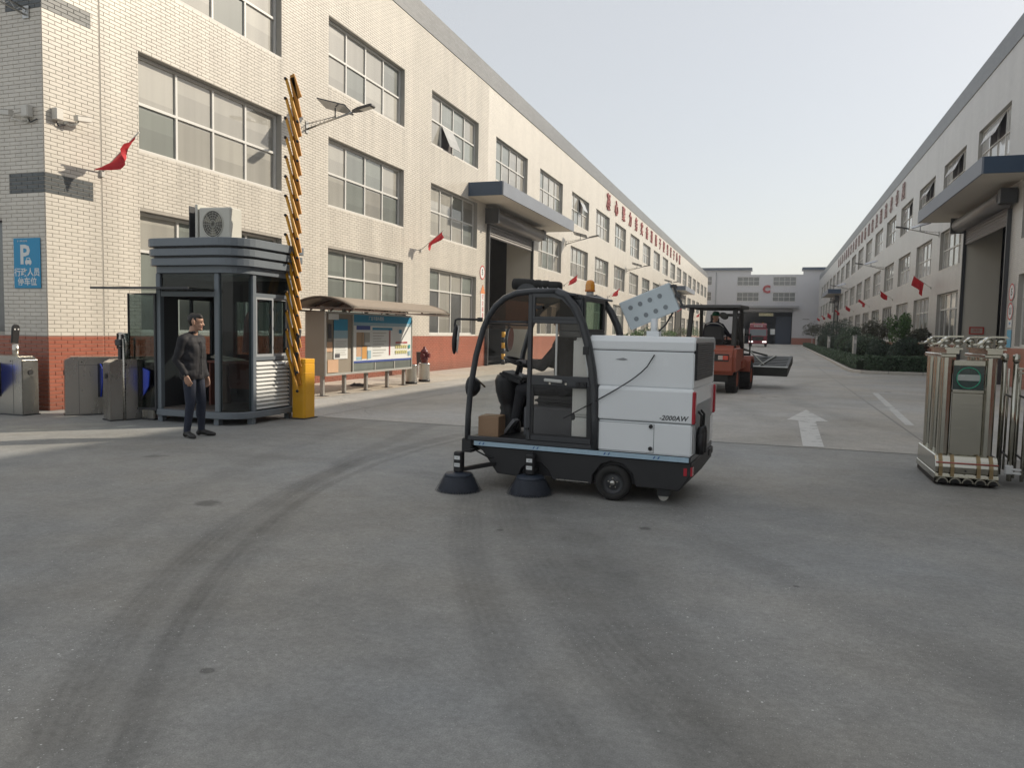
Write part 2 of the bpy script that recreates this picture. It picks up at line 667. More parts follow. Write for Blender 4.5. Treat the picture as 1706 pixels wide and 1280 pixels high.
# ------------------------------------------------------------------ ground
def ground_mat(name, base, tracks, seed):
    m, n, l, b = _nt(name)
    g = n.new('ShaderNodeNewGeometry')
    pos = g.outputs['Position']

    def nz(scale, detail=6, rough=0.6, vec=pos, dist=0.0):
        t = n.new('ShaderNodeTexNoise')
        t.inputs['Scale'].default_value = scale
        t.inputs['Detail'].default_value = detail
        t.inputs['Roughness'].default_value = rough
        t.inputs['Distortion'].default_value = dist
        l.new(vec, t.inputs['Vector'])
        return t.outputs['Fac']

    def mr(v, a, b_, c, d, smooth=False):
        t = n.new('ShaderNodeMapRange')
        if smooth:
            t.interpolation_type = 'SMOOTHSTEP'
        for k, x in zip(('From Min', 'From Max', 'To Min', 'To Max'), (a, b_, c, d)):
            t.inputs[k].default_value = x
        l.new(v, t.inputs['Value'])
        return t.outputs[0]

    def mul(a, b_, op='MULTIPLY'):
        t = n.new('ShaderNodeMath')
        t.operation = op
        for i, x in enumerate((a, b_)):
            if isinstance(x, (int, float)):
                t.inputs[i].default_value = x
            else:
                l.new(x, t.inputs[i])
        return t.outputs[0]

    off = n.new('ShaderNodeVectorMath')
    off.operation = 'ADD'
    off.inputs[1].default_value = (seed * 13.1, seed * 7.7, 0)
    l.new(pos, off.inputs[0])
    pv = off.outputs[0]
    big = mr(nz(0.16, 5, 0.6, pv, 0.4), 0.3, 0.7, 0.84, 1.15)
    mid = mul(mr(nz(1.1, 6, 0.65, pv), 0.3, 0.7, 0.89, 1.11), mr(nz(5.5, 5, 0.7, pv), 0.3, 0.7, 0.90, 1.10))
    fine = mr(nz(26, 6, 0.8, pv), 0.3, 0.7, 0.80, 1.20)
    grit = mr(nz(150, 3, 0.7, pv), 0.3, 0.7, 0.78, 1.22)
    val = mul(mul(big, mid), mul(fine, grit))
    # worn wheel tracks: rings about far-off centres, broken up by noise, with fine tread lines
    sepn = n.new('ShaderNodeSeparateXYZ')
    wob = n.new('ShaderNodeVectorMath')
    wob.operation = 'ADD'
    l.new(pos, wob.inputs[0])
    wsc = n.new('ShaderNodeVectorMath')
    wsc.operation = 'SCALE'
    wsc.inputs['Scale'].default_value = 0.10
    wtx = n.new('ShaderNodeTexNoise')
    wtx.inputs['Scale'].default_value = 0.8
    l.new(pos, wtx.inputs['Vector'])
    l.new(wtx.outputs['Color'], wsc.inputs[0])
    l.new(wsc.outputs[0], wob.inputs[1])
    brk = mr(nz(0.9, 5, 0.7, pv), 0.33, 0.60, 0.40, 1.0)
    for (cx, cy, rad, wid, dark, tread) in tracks:
        dv = n.new('ShaderNodeVectorMath')
        dv.operation = 'DISTANCE'
        dv.inputs[1].default_value = (cx, cy, 0)
        l.new(wob.outputs[0], dv.inputs[0])
        d = mul(mul(dv.outputs['Value'], rad, 'SUBTRACT'), 0, 'ADD')
        ab = n.new('ShaderNodeMath')
        ab.operation = 'ABSOLUTE'
        l.new(d, ab.inputs[0])
        band = mr(ab.outputs[0], wid * 0.35, wid, 1.0, 0.0, True)
        if tread:
            sn = n.new('ShaderNodeMath')
            sn.operation = 'SINE'
            l.new(mul(d, 2 * pi / 0.055), sn.inputs[0])
            band = mul(band, mr(sn.outputs[0], -1, 1, 0.74, 1.0))
        val = mul(val, mul(1.0, mul(mul(band, brk), dark), 'SUBTRACT'))
    for (sx, sy, sr) in (SPOTS if seed == 1 else ()):
        dv = n.new('ShaderNodeVectorMath')
        dv.operation = 'DISTANCE'
        dv.inputs[1].default_value = (sx, sy, 0)
        l.new(pos, dv.inputs[0])
        dd = mul(dv.outputs['Value'], mul(mul(nz(14, 3, 0.6, pv), 0.5, 'SUBTRACT'), sr * 1.2), 'ADD')
        val = mul(val, mr(dd, sr * 0.6, sr * 1.2, 0.55, 1.0, True))
    # oil spots
    vo = n.new('ShaderNodeTexVoronoi')
    vo.inputs['Scale'].default_value = 0.42
    l.new(pv, vo.inputs['Vector'])
    dsp = mul(vo.outputs['Distance'], mul(nz(7, 3, 0.6, pv), 0.12), 'ADD')
    spot = mr(dsp, 0.085, 0.12, 0.62, 1.0, True)
    val = mul(val, spot)
    # fine cracks in a few places
    vc = n.new('ShaderNodeTexVoronoi')
    vc.feature = 'DISTANCE_TO_EDGE'
    vc.inputs['Scale'].default_value = 0.33
    cw = n.new('ShaderNodeVectorMath')
    cw.operation = 'SCALE'
    cw.inputs['Scale'].default_value = 0.5
    ct = n.new('ShaderNodeTexNoise')
    ct.inputs['Scale'].default_value = 2.2
    ct.inputs['Detail'].default_value = 6
    l.new(pv, ct.inputs['Vector'])
    l.new(ct.outputs['Color'], cw.inputs[0])
    ca_ = n.new('ShaderNodeVectorMath')
    ca_.operation = 'ADD'
    l.new(pv, ca_.inputs[0])
    l.new(cw.outputs[0], ca_.inputs[1])
    l.new(ca_.outputs[0], vc.inputs['Vector'])
    crk = mul(mr(vc.outputs['Distance'], 0.0012, 0.0028, 1, 0), mr(nz(0.3, 3, 0.5, pv), 0.50, 0.58, 0, 0.0 if seed == 1 else 0.35))
    val = mul(val, mul(1.0, crk, 'SUBTRACT'))
    col = n.new('ShaderNodeMix')
    col.data_type = 'RGBA'
    col.inputs['A'].default_value = rgb(base, 1.0)
    col.inputs['B'].default_value = rgb((base[0] * 1.05, base[1] * 0.99, base[2] * 0.91))
    l.new(mr(nz(0.35, 4, 0.6, pv), 0.35, 0.65, 0, 1), col.inputs['Factor'])
    hs = n.new('ShaderNodeHueSaturation')
    l.new(val, hs.inputs['Value'])
    l.new(col.outputs['Result'], hs.inputs['Color'])
    # pale grit chips
    chip = None
    for csc, thr in ((50, 0.93), (115, 0.80)):
        v2 = n.new('ShaderNodeTexVoronoi')
        v2.inputs['Scale'].default_value = csc
        l.new(pv, v2.inputs['Vector'])
        sc = n.new('ShaderNodeSeparateColor')
        l.new(v2.outputs['Color'], sc.inputs[0])
        rad = mr(sc.outputs[1], 0, 1, 0.10, 0.30)
        one = mul(mr(mul(v2.outputs['Distance'], rad, 'SUBTRACT'), -0.05, 0.03, 1, 0), mul(mr(sc.outputs[0], thr, thr + 0.02, 0, 1), mr(sc.outputs[2], 0, 1, 0.35, 1.0)))
        chip = one if chip is None else mul(chip, one, 'MAXIMUM')
    chip = mul(chip, mr(nz(0.55, 4, 0.6, pv), 0.36, 0.60, 0.10, 1.0))
    mx = n.new('ShaderNodeMix')
    mx.data_type = 'RGBA'
    mx.inputs['B'].default_value = (0.75, 0.75, 0.73, 1)
    l.new(hs.outputs[0], mx.inputs['A'])
    l.new(chip, mx.inputs['Factor'])
    l.new(mx.outputs['Result'], b.inputs['Base Color'])
    l.new(mr(nz(0.8, 4, 0.6, pv), 0.3, 0.7, 0.62, 0.86), b.inputs['Roughness'])
    b.inputs['Specular IOR Level'].default_value = 0.35
    bp = n.new('ShaderNodeBump')
    bp.inputs['Strength'].default_value = 0.35
    bp.inputs['Distance'].default_value = 0.006
    l.new(mul(nz(60, 4, 0.8, pv), mul(nz(260, 2, 0.6, pv), 0.5), 'ADD'), bp.inputs['Height'])
    l.new(bp.outputs[0], b.inputs['Normal'])
    MATS[name] = m
    return m


TRACKS = [(6.33, 8.42, 10.78, 0.17, 0.30, True), (6.33, 8.42, 10.52, 0.07, 0.20, False), (14.7, 12.68, 19.86, 0.20, 0.22, True), (14.7, 12.68, 20.9, 0.2, 0.12, True),
          (15.02, 13.86, 18.69, 0.26, 0.24, True), (15.02, 13.86, 18.2, 0.5, 0.10, False), (12.9, 11.81, 16.3, 0.20, 0.24, True), (12.9, 11.81, 15.75, 0.3, 0.10, True), (82.4, 46.18, 93.0, 0.28, 0.16, False),
          (-5.51, -0.07, 7.8, 0.25, 0.10, False), (15.02, 13.86, 17.2, 0.22, 0.12, True)]
SPOTS = [(-2.34, 2.74, 0.035), (0.42, 2.74, 0.03), (-0.9, 6.05, 0.05), (1.42, 4.35, 0.10), (-1.95, 5.55, 0.03), (-4.6, 5.4, 0.12), (0.2, 5.0, 0.02), (2.1, 3.4, 0.03)]
asph = ground_mat('asphalt', (0.285, 0.292, 0.290), TRACKS, 1)
mb = MB()
mb.poly([(-240, -160, 0), (240, -160, 0), (240, 320, 0), (-240, 320, 0)])
tag(mb.build('ground', asph), kind='structure')

# concrete yard behind the gate line: slabs with open joints, a hair above the asphalt
conc = ground_mat('yard_concrete', (0.42, 0.42, 0.41), [(20, 22, 19.5, 0.3, 0.12, True), (20, 22, 21.2, 0.3, 0.10, True),
                                                            (-60, 60, 62.5, 0.35, 0.10, False), (-60, 60, 60.2, 0.35, 0.10, False)], 3)
yx = [-11.83, -7.4, -2.6, 2.2, 7.64]
ys = [11.42, 18.0, 24.5, 31.05, 37.5, 44, 50.5, 57, 63.5, 70, 82, 94, 106, 118, 130, 142, 154.9]
yard = bpy.data.objects.new('yard_pavement', None)
COL.objects.link(yard)
yard.location = (-2, 11.42, 0)
tag(yard, kind='structure')
for i in range(len(yx) - 1):
    for j in range(len(ys) - 1):
        mb = MB()
        g = 0.012
        y0 = ys[j] - 11.42 + (g if j else 0)
        mb.poly([(yx[i] + 2 + g, y0, 0.005), (yx[i + 1] + 2 - g, y0, 0.005),
                 (yx[i + 1] + 2 - g, ys[j + 1] - 11.42 - g, 0.005), (yx[i] + 2 + g, ys[j + 1] - 11.42 - g, 0.005)])
        mb.build('slab', conc, yard)

# ------------------------------------------------------------------ factory buildings
XL, XR = -11.84, 7.65
H_EAVE, Z_BAND, Z_WAIN = 12.70, 11.92, 1.30
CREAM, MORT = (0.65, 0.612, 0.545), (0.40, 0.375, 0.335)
cream_far = TILE('cream_tile', CREAM, (0.36, 0.34, 0.30), var=0.08)
grey_far = TILE('grey_tile', (0.155, 0.165, 0.175), (0.09, 0.09, 0.09), var=0.25, rough=0.4)
red_far = TILE('red_tile', (0.37, 0.125, 0.08), (0.36, 0.25, 0.20), var=0.2, rough=0.35)
cream_r = TILE('cream_tile_grey', (0.545, 0.535, 0.51), (0.34, 0.33, 0.31), var=0.08)  # greyer, slightly darker cream for the hall behind the hedge
mortar = M('mortar', MORT, 0.9, var=0.2, vs=8)
rmortar = M('wainscot_mortar', (0.44, 0.31, 0.25), 0.9, var=0.2, vs=8)
brickm = BRICK('cream_brick', CREAM, var=0.10)
brickr = BRICK('red_brick', (0.37, 0.12, 0.075), var=0.18)
brickd = BRICK('slate_brick', (0.085, 0.095, 0.10), var=0.22)
reveal = M('reveal_tile', (0.36, 0.35, 0.325), 0.5, var=0.15)
jambm = M('door_jamb_plaster', (0.60, 0.57, 0.50), 0.7, var=0.08, vs=1.0)
frame_m = M('window_frame', (0.66, 0.655, 0.63), 0.4, var=0.06)
sillm = M('window_sill', (0.62, 0.60, 0.56), 0.6, var=0.1)
blue_m = M('canopy_edge_blue', (0.035, 0.065, 0.115), 0.45, var=0.15)
canopy_grey = M('canopy_face', (0.20, 0.225, 0.27), 0.5, var=0.15, vs=1.2)
soffit_m = M('canopy_soffit', (0.60, 0.56, 0.49), 0.75, var=0.1)
shutter_m = M('shutter_steel', (0.20, 0.19, 0.185), 0.45, 0.6, var=0.15)
letter_m = M('sign_letter_red', (0.31, 0.065, 0.065), 0.55, var=0.25)
letter_rm = M('sign_letter_faded', (0.40, 0.29, 0.28), 0.6, var=0.3)
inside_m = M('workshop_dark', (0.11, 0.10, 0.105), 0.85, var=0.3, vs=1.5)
roof_m = M('roof_sheet', (0.18, 0.18, 0.19), 0.7)


def pane_mat(name, col, rough):
    """dusty glazing with film or blind right behind it"""
    m, n, l, b = _nt(name)
    tc = n.new('ShaderNodeTexCoord')
    oi = n.new('ShaderNodeObjectInfo')
    g = n.new('ShaderNodeNewGeometry')
    mp = n.new('ShaderNodeMapping')
    mp.inputs['Scale'].default_value = (1.4, 1.4, 0.35)
    l.new(g.outputs['Position'], mp.inputs[0])
    nz = n.new('ShaderNodeTexNoise')
    nz.inputs['Scale'].default_value = 0.9
    nz.inputs['Detail'].default_value = 5
    l.new(mp.outputs[0], nz.inputs['Vector'])
    mp2 = n.new('ShaderNodeMapping')
    mp2.inputs['Scale'].default_value = (4, 4, 0.05)
    l.new(g.outputs['Position'], mp2.inputs[0])
    n2 = n.new('ShaderNodeTexNoise')
    n2.inputs['Scale'].default_value = 1.0
    n2.inputs['Detail'].default_value = 3
    l.new(mp2.outputs[0], n2.inputs['Vector'])
    ad = n.new('ShaderNodeMath')
    ad.inputs[1].default_value = 0
    l.new(nz.outputs['Fac'], ad.inputs[0])
    l.new(n2.outputs['Fac'], ad.inputs[1])
    mr = n.new('ShaderNodeMapRange')
    mr.inputs['From Min'].default_value = 0.65
    mr.inputs['From Max'].default_value = 1.35
    mr.inputs['To Min'].default_value = 0.80
    mr.inputs['To Max'].default_value = 1.16
    l.new(ad.outputs[0], mr.inputs['Value'])
    m2 = n.new('ShaderNodeMapRange')
    m2.inputs['To Min'].default_value = 0.72
    m2.inputs['To Max'].default_value = 1.12
    l.new(oi.outputs['Random'], m2.inputs['Value'])
    mu = n.new('ShaderNodeMath')
    mu.operation = 'MULTIPLY'
    l.new(mr.outputs[0], mu.inputs[0])
    # a blind drawn part of the way down behind the film, at its own height in every pane
    sg = n.new('ShaderNodeSeparateXYZ')
    l.new(tc.outputs['Generated'], sg.inputs[0])
    fr2 = n.new('ShaderNodeMath')
    fr2.operation = 'MULTIPLY'
    fr2.inputs[1].default_value = 7.31
    l.new(oi.outputs['Random'], fr2.inputs[0])
    fr3 = n.new('ShaderNodeMath')
    fr3.operation = 'FRACT'
    l.new(fr2.outputs[0], fr3.inputs[0])
    gt = n.new('ShaderNodeMath')
    gt.operation = 'GREATER_THAN'
    l.new(sg.outputs[2], gt.inputs[0])
    l.new(fr3.outputs[0], gt.inputs[1])
    bl = n.new('ShaderNodeMapRange')
    bl.inputs['To Min'].default_value = 0.80
    bl.inputs['To Max'].default_value = 1.0
    l.new(gt.outputs[0], bl.inputs['Value'])
    mu0 = n.new('ShaderNodeMath')
    mu0.operation = 'MULTIPLY'
    l.new(m2.outputs[0], mu0.inputs[0])
    l.new(bl.outputs[0], mu0.inputs[1])
    l.new(mu0.outputs[0], mu.inputs[1])
    hs = n.new('ShaderNodeHueSaturation')
    hs.inputs['Color'].default_value = rgb(col)
    l.new(mu.outputs[0], hs.inputs['Value'])
    l.new(hs.outputs[0], b.inputs['Base Color'])
    b.inputs['Roughness'].default_value = rough
    b.inputs['Specular IOR Level'].default_value = 0.5
    b.inputs['Coat Weight'].default_value = 1.0
    b.inputs['Coat Roughness'].default_value = 0.02
    b.inputs['Coat IOR'].default_value = 1.6
    MATS[name] = m
    return m


pane_a = pane_mat('window_pane_film', (0.36, 0.35, 0.31), 0.5)
pane_g = pane_mat('window_pane_green', (0.17, 0.195, 0.175), 0.5)
pane_d = pane_mat('window_pane_dark', (0.10, 0.105, 0.105), 0.4)
pane_b = pane_mat('window_pane_bright', (0.62, 0.62, 0.60), 0.4)

_win_cache = {}


def window_meshes(w, h, cols, rows, bars):
    """frame mesh and one pane mesh per row; rows: heights of the bar centres above the bottom"""
    key = (round(w, 3), round(h, 3), cols, tuple(rows))
    if key in _win_cache:
        return _win_cache[key]
    t = 0.055
    fb = MB()
    fb.box(0, w, 0, 0.07, 0, t)
    fb.box(0, w, 0, 0.07, h - t, h)
    fb.box(0, t, 0, 0.07, t, h - t)
    fb.box(w - t, w, 0, 0.07, t, h - t)
    zs = [t] + list(rows) + [h - t]
    for r in rows:
        fb.box(t, w - t, -0.004, 0.066, r - t / 2, r + t / 2)
    step = (w - 2 * t) / cols
    lims = []
    for i in range(len(zs) - 1):
        a = zs[i] + (t / 2 if i else 0)
        b_ = zs[i + 1] - (t / 2 if i < len(zs) - 2 else 0)
        lims.append((a, b_))
        for c in range(1, cols):
            x = t + step * c
            fb.box(x - t / 2, x + t / 2, 0.002, 0.066, a, b_)
    pm = []
    for a, b_ in lims:
        p = MB()
        p.box(0, step - t, 0, 0.012, 0, b_ - a)
        pm.append((p.mesh('pane', pane_a), a))
    fm = fb.mesh('window', frame_m)
    allp = MB()
    for a, b_ in lims:
        for c in range(cols):
            x = t + step * c + t / 2
            allp.box(x, x + step - t, 0, 0.012, a, b_)
    am = allp.mesh('pane', pane_a)
    sl = MB()
    sl.box(-0.03, w + 0.03, -0.155, 0.09, -0.06, -0.002)
    sm_ = sl.mesh('sill', sillm)
    _win_cache[key] = (fm, pm, am, sm_, t, step)
    return _win_cache[key]


def add_window(parent, u0, z0, w, h, cols, rows, detail, mats, depth=0.15, sill=True, open_at=(), mapf=None):
    fm, pm, am, sm_, t, step = window_meshes(w, h, cols, rows, 0)
    wo = link('window', fm, parent, (u0, depth, z0))

    def pane(me, loc, mat):
        o = link('pane', me, wo, loc)
        o.material_slots[0].link = 'OBJECT'
        o.material_slots[0].material = mat
        return o
    if detail:
        for ri, (me, z) in enumerate(pm):
            for c in range(cols):
                x = t + step * c + t / 2
                mt = mats[min(ri, len(mats) - 1)]
                mt = mt if not isinstance(mt, (list, tuple)) else random.choice(mt)
                if (ri, c) in open_at:
                    o = pane(me, (x - 0.01, -0.02, z), mt)
                    hgt = me.vertices[-1].co.z
                    # hinged at its head, pushed out at the foot
                    ang = R(-24)
                    o.rotation_euler = (ang, 0, 0)
                    o.location = (x - 0.01, -0.02 - hgt * sin(-ang), z + hgt * (1 - cos(ang)))
                    o.name = 'sash'
                    hole = MB()
                    hole.box(x, x + step - t, 0.055, 0.06, z, z + hgt)
                    hole.build('dark_opening', inside_m, wo)
                else:
                    pane(me, (x, 0.04, z), mt)
    else:
        mt = mats[0]
        mt = mt if not isinstance(mt, (list, tuple)) else random.choice(mt)
        pane(am, (0, 0.04, 0), mt)
    if sill:
        link('sill', sm_, wo)
    return wo


def wall_sheet(xs, zs, holes, y=0.0):
    mb = MB()
    xs = sorted(set(round(x, 4) for x in xs))
    zs = sorted(set(round(z, 4) for z in zs))
    for j in range(len(zs) - 1):
        zc = (zs[j] + zs[j + 1]) / 2
        run = None
        for i in range(len(xs) - 1):
            xc = (xs[i] + xs[i + 1]) / 2
            hole = any(a < xc < b and c < zc < d for a, b, c, d in holes)
            if not hole and run is None:
                run = xs[i]
            if run is not None and (hole or i == len(xs) - 2):
                e = xs[i] if hole else xs[i + 1]
                mb.poly([(run, y, zs[j]), (e, y, zs[j]), (e, y, zs[j + 1]), (run, y, zs[j + 1])])
                run = None
    return mb


def reveals(holes, d, y0=0.0):
    mb = MB()
    for a, b, c, e in holes:
        mb.poly([(a, y0, c), (a, d, c), (a, d, e), (a, y0, e)])
        mb.poly([(b, y0, c), (b, y0, e), (b, d, e), (b, d, c)])
        mb.poly([(a, y0, e), (a, d, e), (b, d, e), (b, y0, e)])
        mb.poly([(a, y0, c), (b, y0, c), (b, d, c), (a, d, c)])
    return mb


def cut_runs(u0, u1, z0, z1, holes):
    runs = [(u0, u1)]
    for a, b, c, d in holes:
        if z1 <= c + 1e-6 or z0 >= d - 1e-6:
            continue
        nr = []
        for p, q in runs:
            if b <= p or a >= q:
                nr.append((p, q))
                continue
            if a > p:
                nr.append((p, a))
            if b < q:
                nr.append((b, q))
        runs = nr
    return runs


def lay_bricks(u0, u1, z0, z1, holes, bw=0.255, bh=0.068, joint=0.007, edges=()):
    """list of (ua, ub, za, zb) of every tile in running bond, cut at the openings"""
    out = []
    row = 0
    z = z0
    edges = sorted(edges)
    while z < z1 - 0.01:
        zt = min(z + bh, z1)
        off = (row % 2) * bw / 2
        for p, q in cut_runs(u0, u1, z, zt, holes):
            k = math.floor((p - off) / bw)
            x = off + k * bw
            while x < q:
                a, b = max(x, p), min(x + bw, q)
                for e, e0, e1 in edges:
                    if a < e < b and e0 < (z + zt) / 2 < e1:
                        if e - a > 0.03:
                            out.append((a, e, z, zt))
                        a = e
                if b - a > 0.03:
                    out.append((a, b, z, zt))
                x += bw
        z = zt
        row += 1
    return out


T_BRICK = 0.008


def brick_mass(name, tiles, mat, parent, mapf, joint=0.007):
    mb = MB()
    j = joint / 2
    for a, b, c, d in tiles:
        a, b, c, d = a + j, b - j, c + j, d - j
        e = 0.003
        q = [mapf(a, c, 0), mapf(b, c, 0), mapf(b, d, 0), mapf(a, d, 0)]
        t = [mapf(a + e, c + e, T_BRICK), mapf(b - e, c + e, T_BRICK), mapf(b - e, d - e, T_BRICK), mapf(a + e, d - e, T_BRICK)]
        qi = [mb.vert(p) for p in q]
        ti = [mb.vert(p) for p in t]
        mb.face(ti)
        for k in range(4):
            mb.face((qi[k], qi[(k + 1) % 4], ti[(k + 1) % 4], ti[k]))
    return mb.build(name, mat, parent)


def brick_parts(tiles, mat, parent, mapf, flip=False, joint=0.007, bw=0.255, bh=0.068):
    """whole tiles as separate objects on one shared mesh"""
    j = joint / 2
    mb = MB()
    e = 0.003
    w, h = bw - joint, bh - joint
    q = [mapf(0, 0, 0), mapf(w, 0, 0), mapf(w, h, 0), mapf(0, h, 0)]
    t = [mapf(e, e, T_BRICK), mapf(w - e, e, T_BRICK), mapf(w - e, h - e, T_BRICK), mapf(e, h - e, T_BRICK)]
    qi = [mb.vert(p) for p in q]
    ti = [mb.vert(p) for p in t]
    mb.face(ti)
    for k in range(4):
        mb.face((qi[k], qi[(k + 1) % 4], ti[(k + 1) % 4], ti[k]))
    me = mb.mesh('brick', mat)
    for a, b, c, d in tiles:
        link('brick', me, parent, mapf(a + j, c + j, 0))


BAY = 6.72
W_WIN = 4.58


def factory(side):
    left = side == 'left'
    L = 137.0 if left else 162.0
    if left:
        root = thing('factory_building', 'long cream-tiled factory hall in sunlight with slate corner bands, behind the guard booth', 'building',
                     (XL, 10.0, 0), pi / 2)
        starts = [2.08 + BAY * k for k in range(20)]
        door_k = 3
    else:
        root = thing('factory_building', 'long shaded factory hall with red roof lettering and tilted-open top windows, behind the hedge', 'building',
                     (XR, 152.0, 0), -pi / 2)
        # u runs from the far end towards the viewer
        starts = [152.0 - (11.75 + BAY * k + W_WIN) for k in range(20)][::-1]
        starts = starts + [starts[-1] + BAY]
        door_k = len(starts) - 2 - 3
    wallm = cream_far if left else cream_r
    near = (lambda u: u < 60) if left else (lambda u: u > 152 - 62)
    holes, doors = [], []
    if left:
        d0, d1 = 31.3 - 10, 37.65 - 10
    else:
        d0, d1 = 152 - 37.5, 152 - 31.05
    doors.append((d0, d1, 0.0, 6.55))
    # a second, far doorway
    fk = 13 if left else 5
    f0 = starts[fk] - 0.9
    doors.append((f0, f0 + 6.35, 0.0, 6.55))
    dk = {door_k, fk}
    for k, u in enumerate(starts):
        holes.append((u, u + W_WIN, 8.2, 10.05))
        if k not in dk:
            holes.append((u, u + W_WIN, 4.93, 6.80))
            holes.append((u, u + W_WIN, 1.36, 3.76))
    xs = [0, L] + [a for h in holes + doors for a in h[:2]]
    zs = [Z_WAIN, Z_BAND] + [a for h in holes + doors for a in h[2:]]
    zs_up = [z for z in zs if Z_WAIN <= z <= Z_BAND]
    UB = 21.28  # tiles are built one by one up to the first doorway of the left hall
    if left:
        wall_sheet([x for x in xs if x < UB] + [UB], zs_up, holes + doors).build('mortar_bed', mortar, root)
        wall_sheet([x for x in xs if x > UB] + [UB], zs_up, holes + doors).build('wall', wallm, root)
        wall_sheet([0, UB, L] + [d for q in doors for d in q[:2]], [0, Z_WAIN], doors).build('wainscot', rmortar if 0 else red_far, root)
    else:
        wall_sheet(xs, zs_up, holes + doors).build('wall', wallm, root)
        wall_sheet([0, L] + [d for q in doors for d in q[:2]], [0, Z_WAIN], doors).build('wainscot', red_far, root)
    mb = MB()
    mb.box(-0.03, L + 0.03, -0.03, 0.3, Z_BAND, H_EAVE)
    mb.build('cornice', grey_far, root)
    mb = MB()
    D = 16.0
    mb.poly([(0, 0.3, H_EAVE - 0.06), (L, 0.3, H_EAVE - 0.06), (L, D, H_EAVE - 0.06), (0, D, H_EAVE - 0.06)])
    mb.build('roof', roof_m, root)
    mb = MB()
    mb.poly([(0, D, 0), (L, D, 0), (L, D, H_EAVE), (0, D, H_EAVE)])
    mb.poly([(L, 0, 0), (L, 0, H_EAVE), (L, D, H_EAVE), (L, D, 0)])
    if not left:
        mb.poly([(0, 0, 0), (0, 0, H_EAVE), (0, D, H_EAVE), (0, D, 0)])
    mb.build('back_wall', wallm, root)
    reveals(holes, 0.24).build('window_reveal', reveal, root)
    for dd in doors:
        reveals([dd], 1.3).build('door_jamb', jambm, root)
    # windows
    for k, u in enumerate(starts):
        det = near(u)
        op = ()
        if not left and det:
            j = len(starts) - 2 - k
            op = {2: ((1, 1), (1, 2)), 3: ((1, 1), (1, 2)), 4: ((1, 1), (1, 2)), 5: ((1, 1), (1, 2)), 6: ((1, 2),), 7: ((1, 1),), 8: ((1, 1),), 9: ((1, 2),)}.get(j + 0, ())
        if left:
            op = {2: ((0, 1),), 5: ((1, 2),)}.get(k, ())
        hi = [[pane_a, pane_a, pane_a, pane_g]] if left else [[pane_b, pane_b, pane_a]]
        add_window(root, u + 0.01, 8.21, W_WIN - 0.02, 1.83, 4, (0.915,), det, hi, open_at=op)
        if k not in dk:
            mi = [[pane_a, pane_a, pane_g]] if left else [[pane_b, pane_a, pane_a]]
            add_window(root, u + 0.01, 4.94, W_WIN - 0.02, 1.85, 4, (0.925,), det, mi)
            lo = [[pane_g, pane_g, pane_a, pane_d], [pane_a, pane_a, pane_g]] if left else [[pane_d, pane_g, pane_a], [pane_a, pane_b]]
            add_window(root, u + 0.01, 1.37, W_WIN - 0.02, 2.38, 4, (1.62,), det, lo)
    # door canopies, shutters and dark halls behind the doorways
    for i, (a, b, z0, z1) in enumerate(doors):
        cb = MB()
        c0, c1 = a - 2.2, b + 2.8
        if not left:
            c0, c1 = a - 2.8, b + 2.3
        cb.k = 0
        cb.box(c0, c1, -1.44, -0.002, 6.93, 6.99)
        cb.build('canopy_soffit', soffit_m, root)
        cb = MB()
        cb.box(c0 - 0.02, c1 + 0.02, -1.50, -1.442, 6.92, 7.46)
        cb.build('canopy_fascia', canopy_grey, root)
        cb = MB()
        cb.box(c0 - 0.025, c0 + 0.03, -1.44, -0.003, 6.925, 7.465)
        cb.build('canopy_end', blue_m, root)
        cb = MB()
        cb.box(c1 - 0.03, c1 + 0.025, -1.44, -0.003, 6.925, 7.465)
        cb.build('canopy_end', blue_m, root)
        cb = MB()
        cb.box(c0 + 0.03, c1 - 0.03, -1.44, -0.003, 7.38, 7.45)
        cb.build('canopy_roof', roof_m, root)
        # shutter box hangs under the canopy, curtain rolled almost up
        sb = MB()
        sb.cyl((a - 0.15, -0.30, 6.42), (b + 0.35, -0.30, 6.42), 0.30, n=16)
        so = sb.build('shutter_roll', shutter_m, root)
        sb = MB()
        sb.box(b + 0.35, b + 0.75, -0.55, -0.05, 6.22, 6.72)
        sb.build('motor_housing', DARK, so, bevel=0.01)
        sb = MB()
        sb.box(a - 0.3, a - 0.15, -0.62, -0.01, 6.1, 6.75)
        sb.build('end_bracket', DARK, so, bevel=0.01)
        for q in range(7):
            sl = MB()
            sl.prism([(-0.05, 0), (-0.075, 0.055), (-0.05, 0.11), (-0.03, 0.11), (-0.03, 0)], a + 0.02, b - 0.02, 'x')
            sl.build('slat', shutter_m, so, loc=(0, 0, 5.58 + q * 0.112))
        gr = MB()
        gr.box(a - 0.06, a + 0.04, -0.14, -0.006, 0, 6.12)
        gr.build('shutter_guide', DARK, so)
        gr = MB()
        gr.box(b - 0.04, b + 0.06, -0.14, -0.006, 0, 6.12)
        gr.build('shutter_guide', DARK, so)
        # the hall inside
        hb = MB()
        hy = 14.0
        hb.poly([(a - 6, 1.3, 0.01), (b + 6, 1.3, 0.01), (b + 6, hy, 0.01), (a - 6, hy, 0.01)])
        hb.poly([(a - 6, hy, 0), (b + 6, hy, 0), (b + 6, hy, 8), (a - 6, hy, 8)])
        hb.poly([(a - 6, 1.3, 8), (b + 6, 1.3, 8), (b + 6, hy, 8), (a - 6, hy, 8)])
        hb.poly([(a - 6, 1.3, 0), (a - 6, hy, 0), (a - 6, hy, 8), (a - 6, 1.3, 8)])
        hb.poly([(b + 6, 1.3, 0), (b + 6, hy, 0), (b + 6, hy, 8), (b + 6, 1.3, 8)])
        hb.poly([(a - 6, 1.31, 0), (a, 1.31, 0), (a, 1.31, 8), (a - 6, 1.31, 8)])
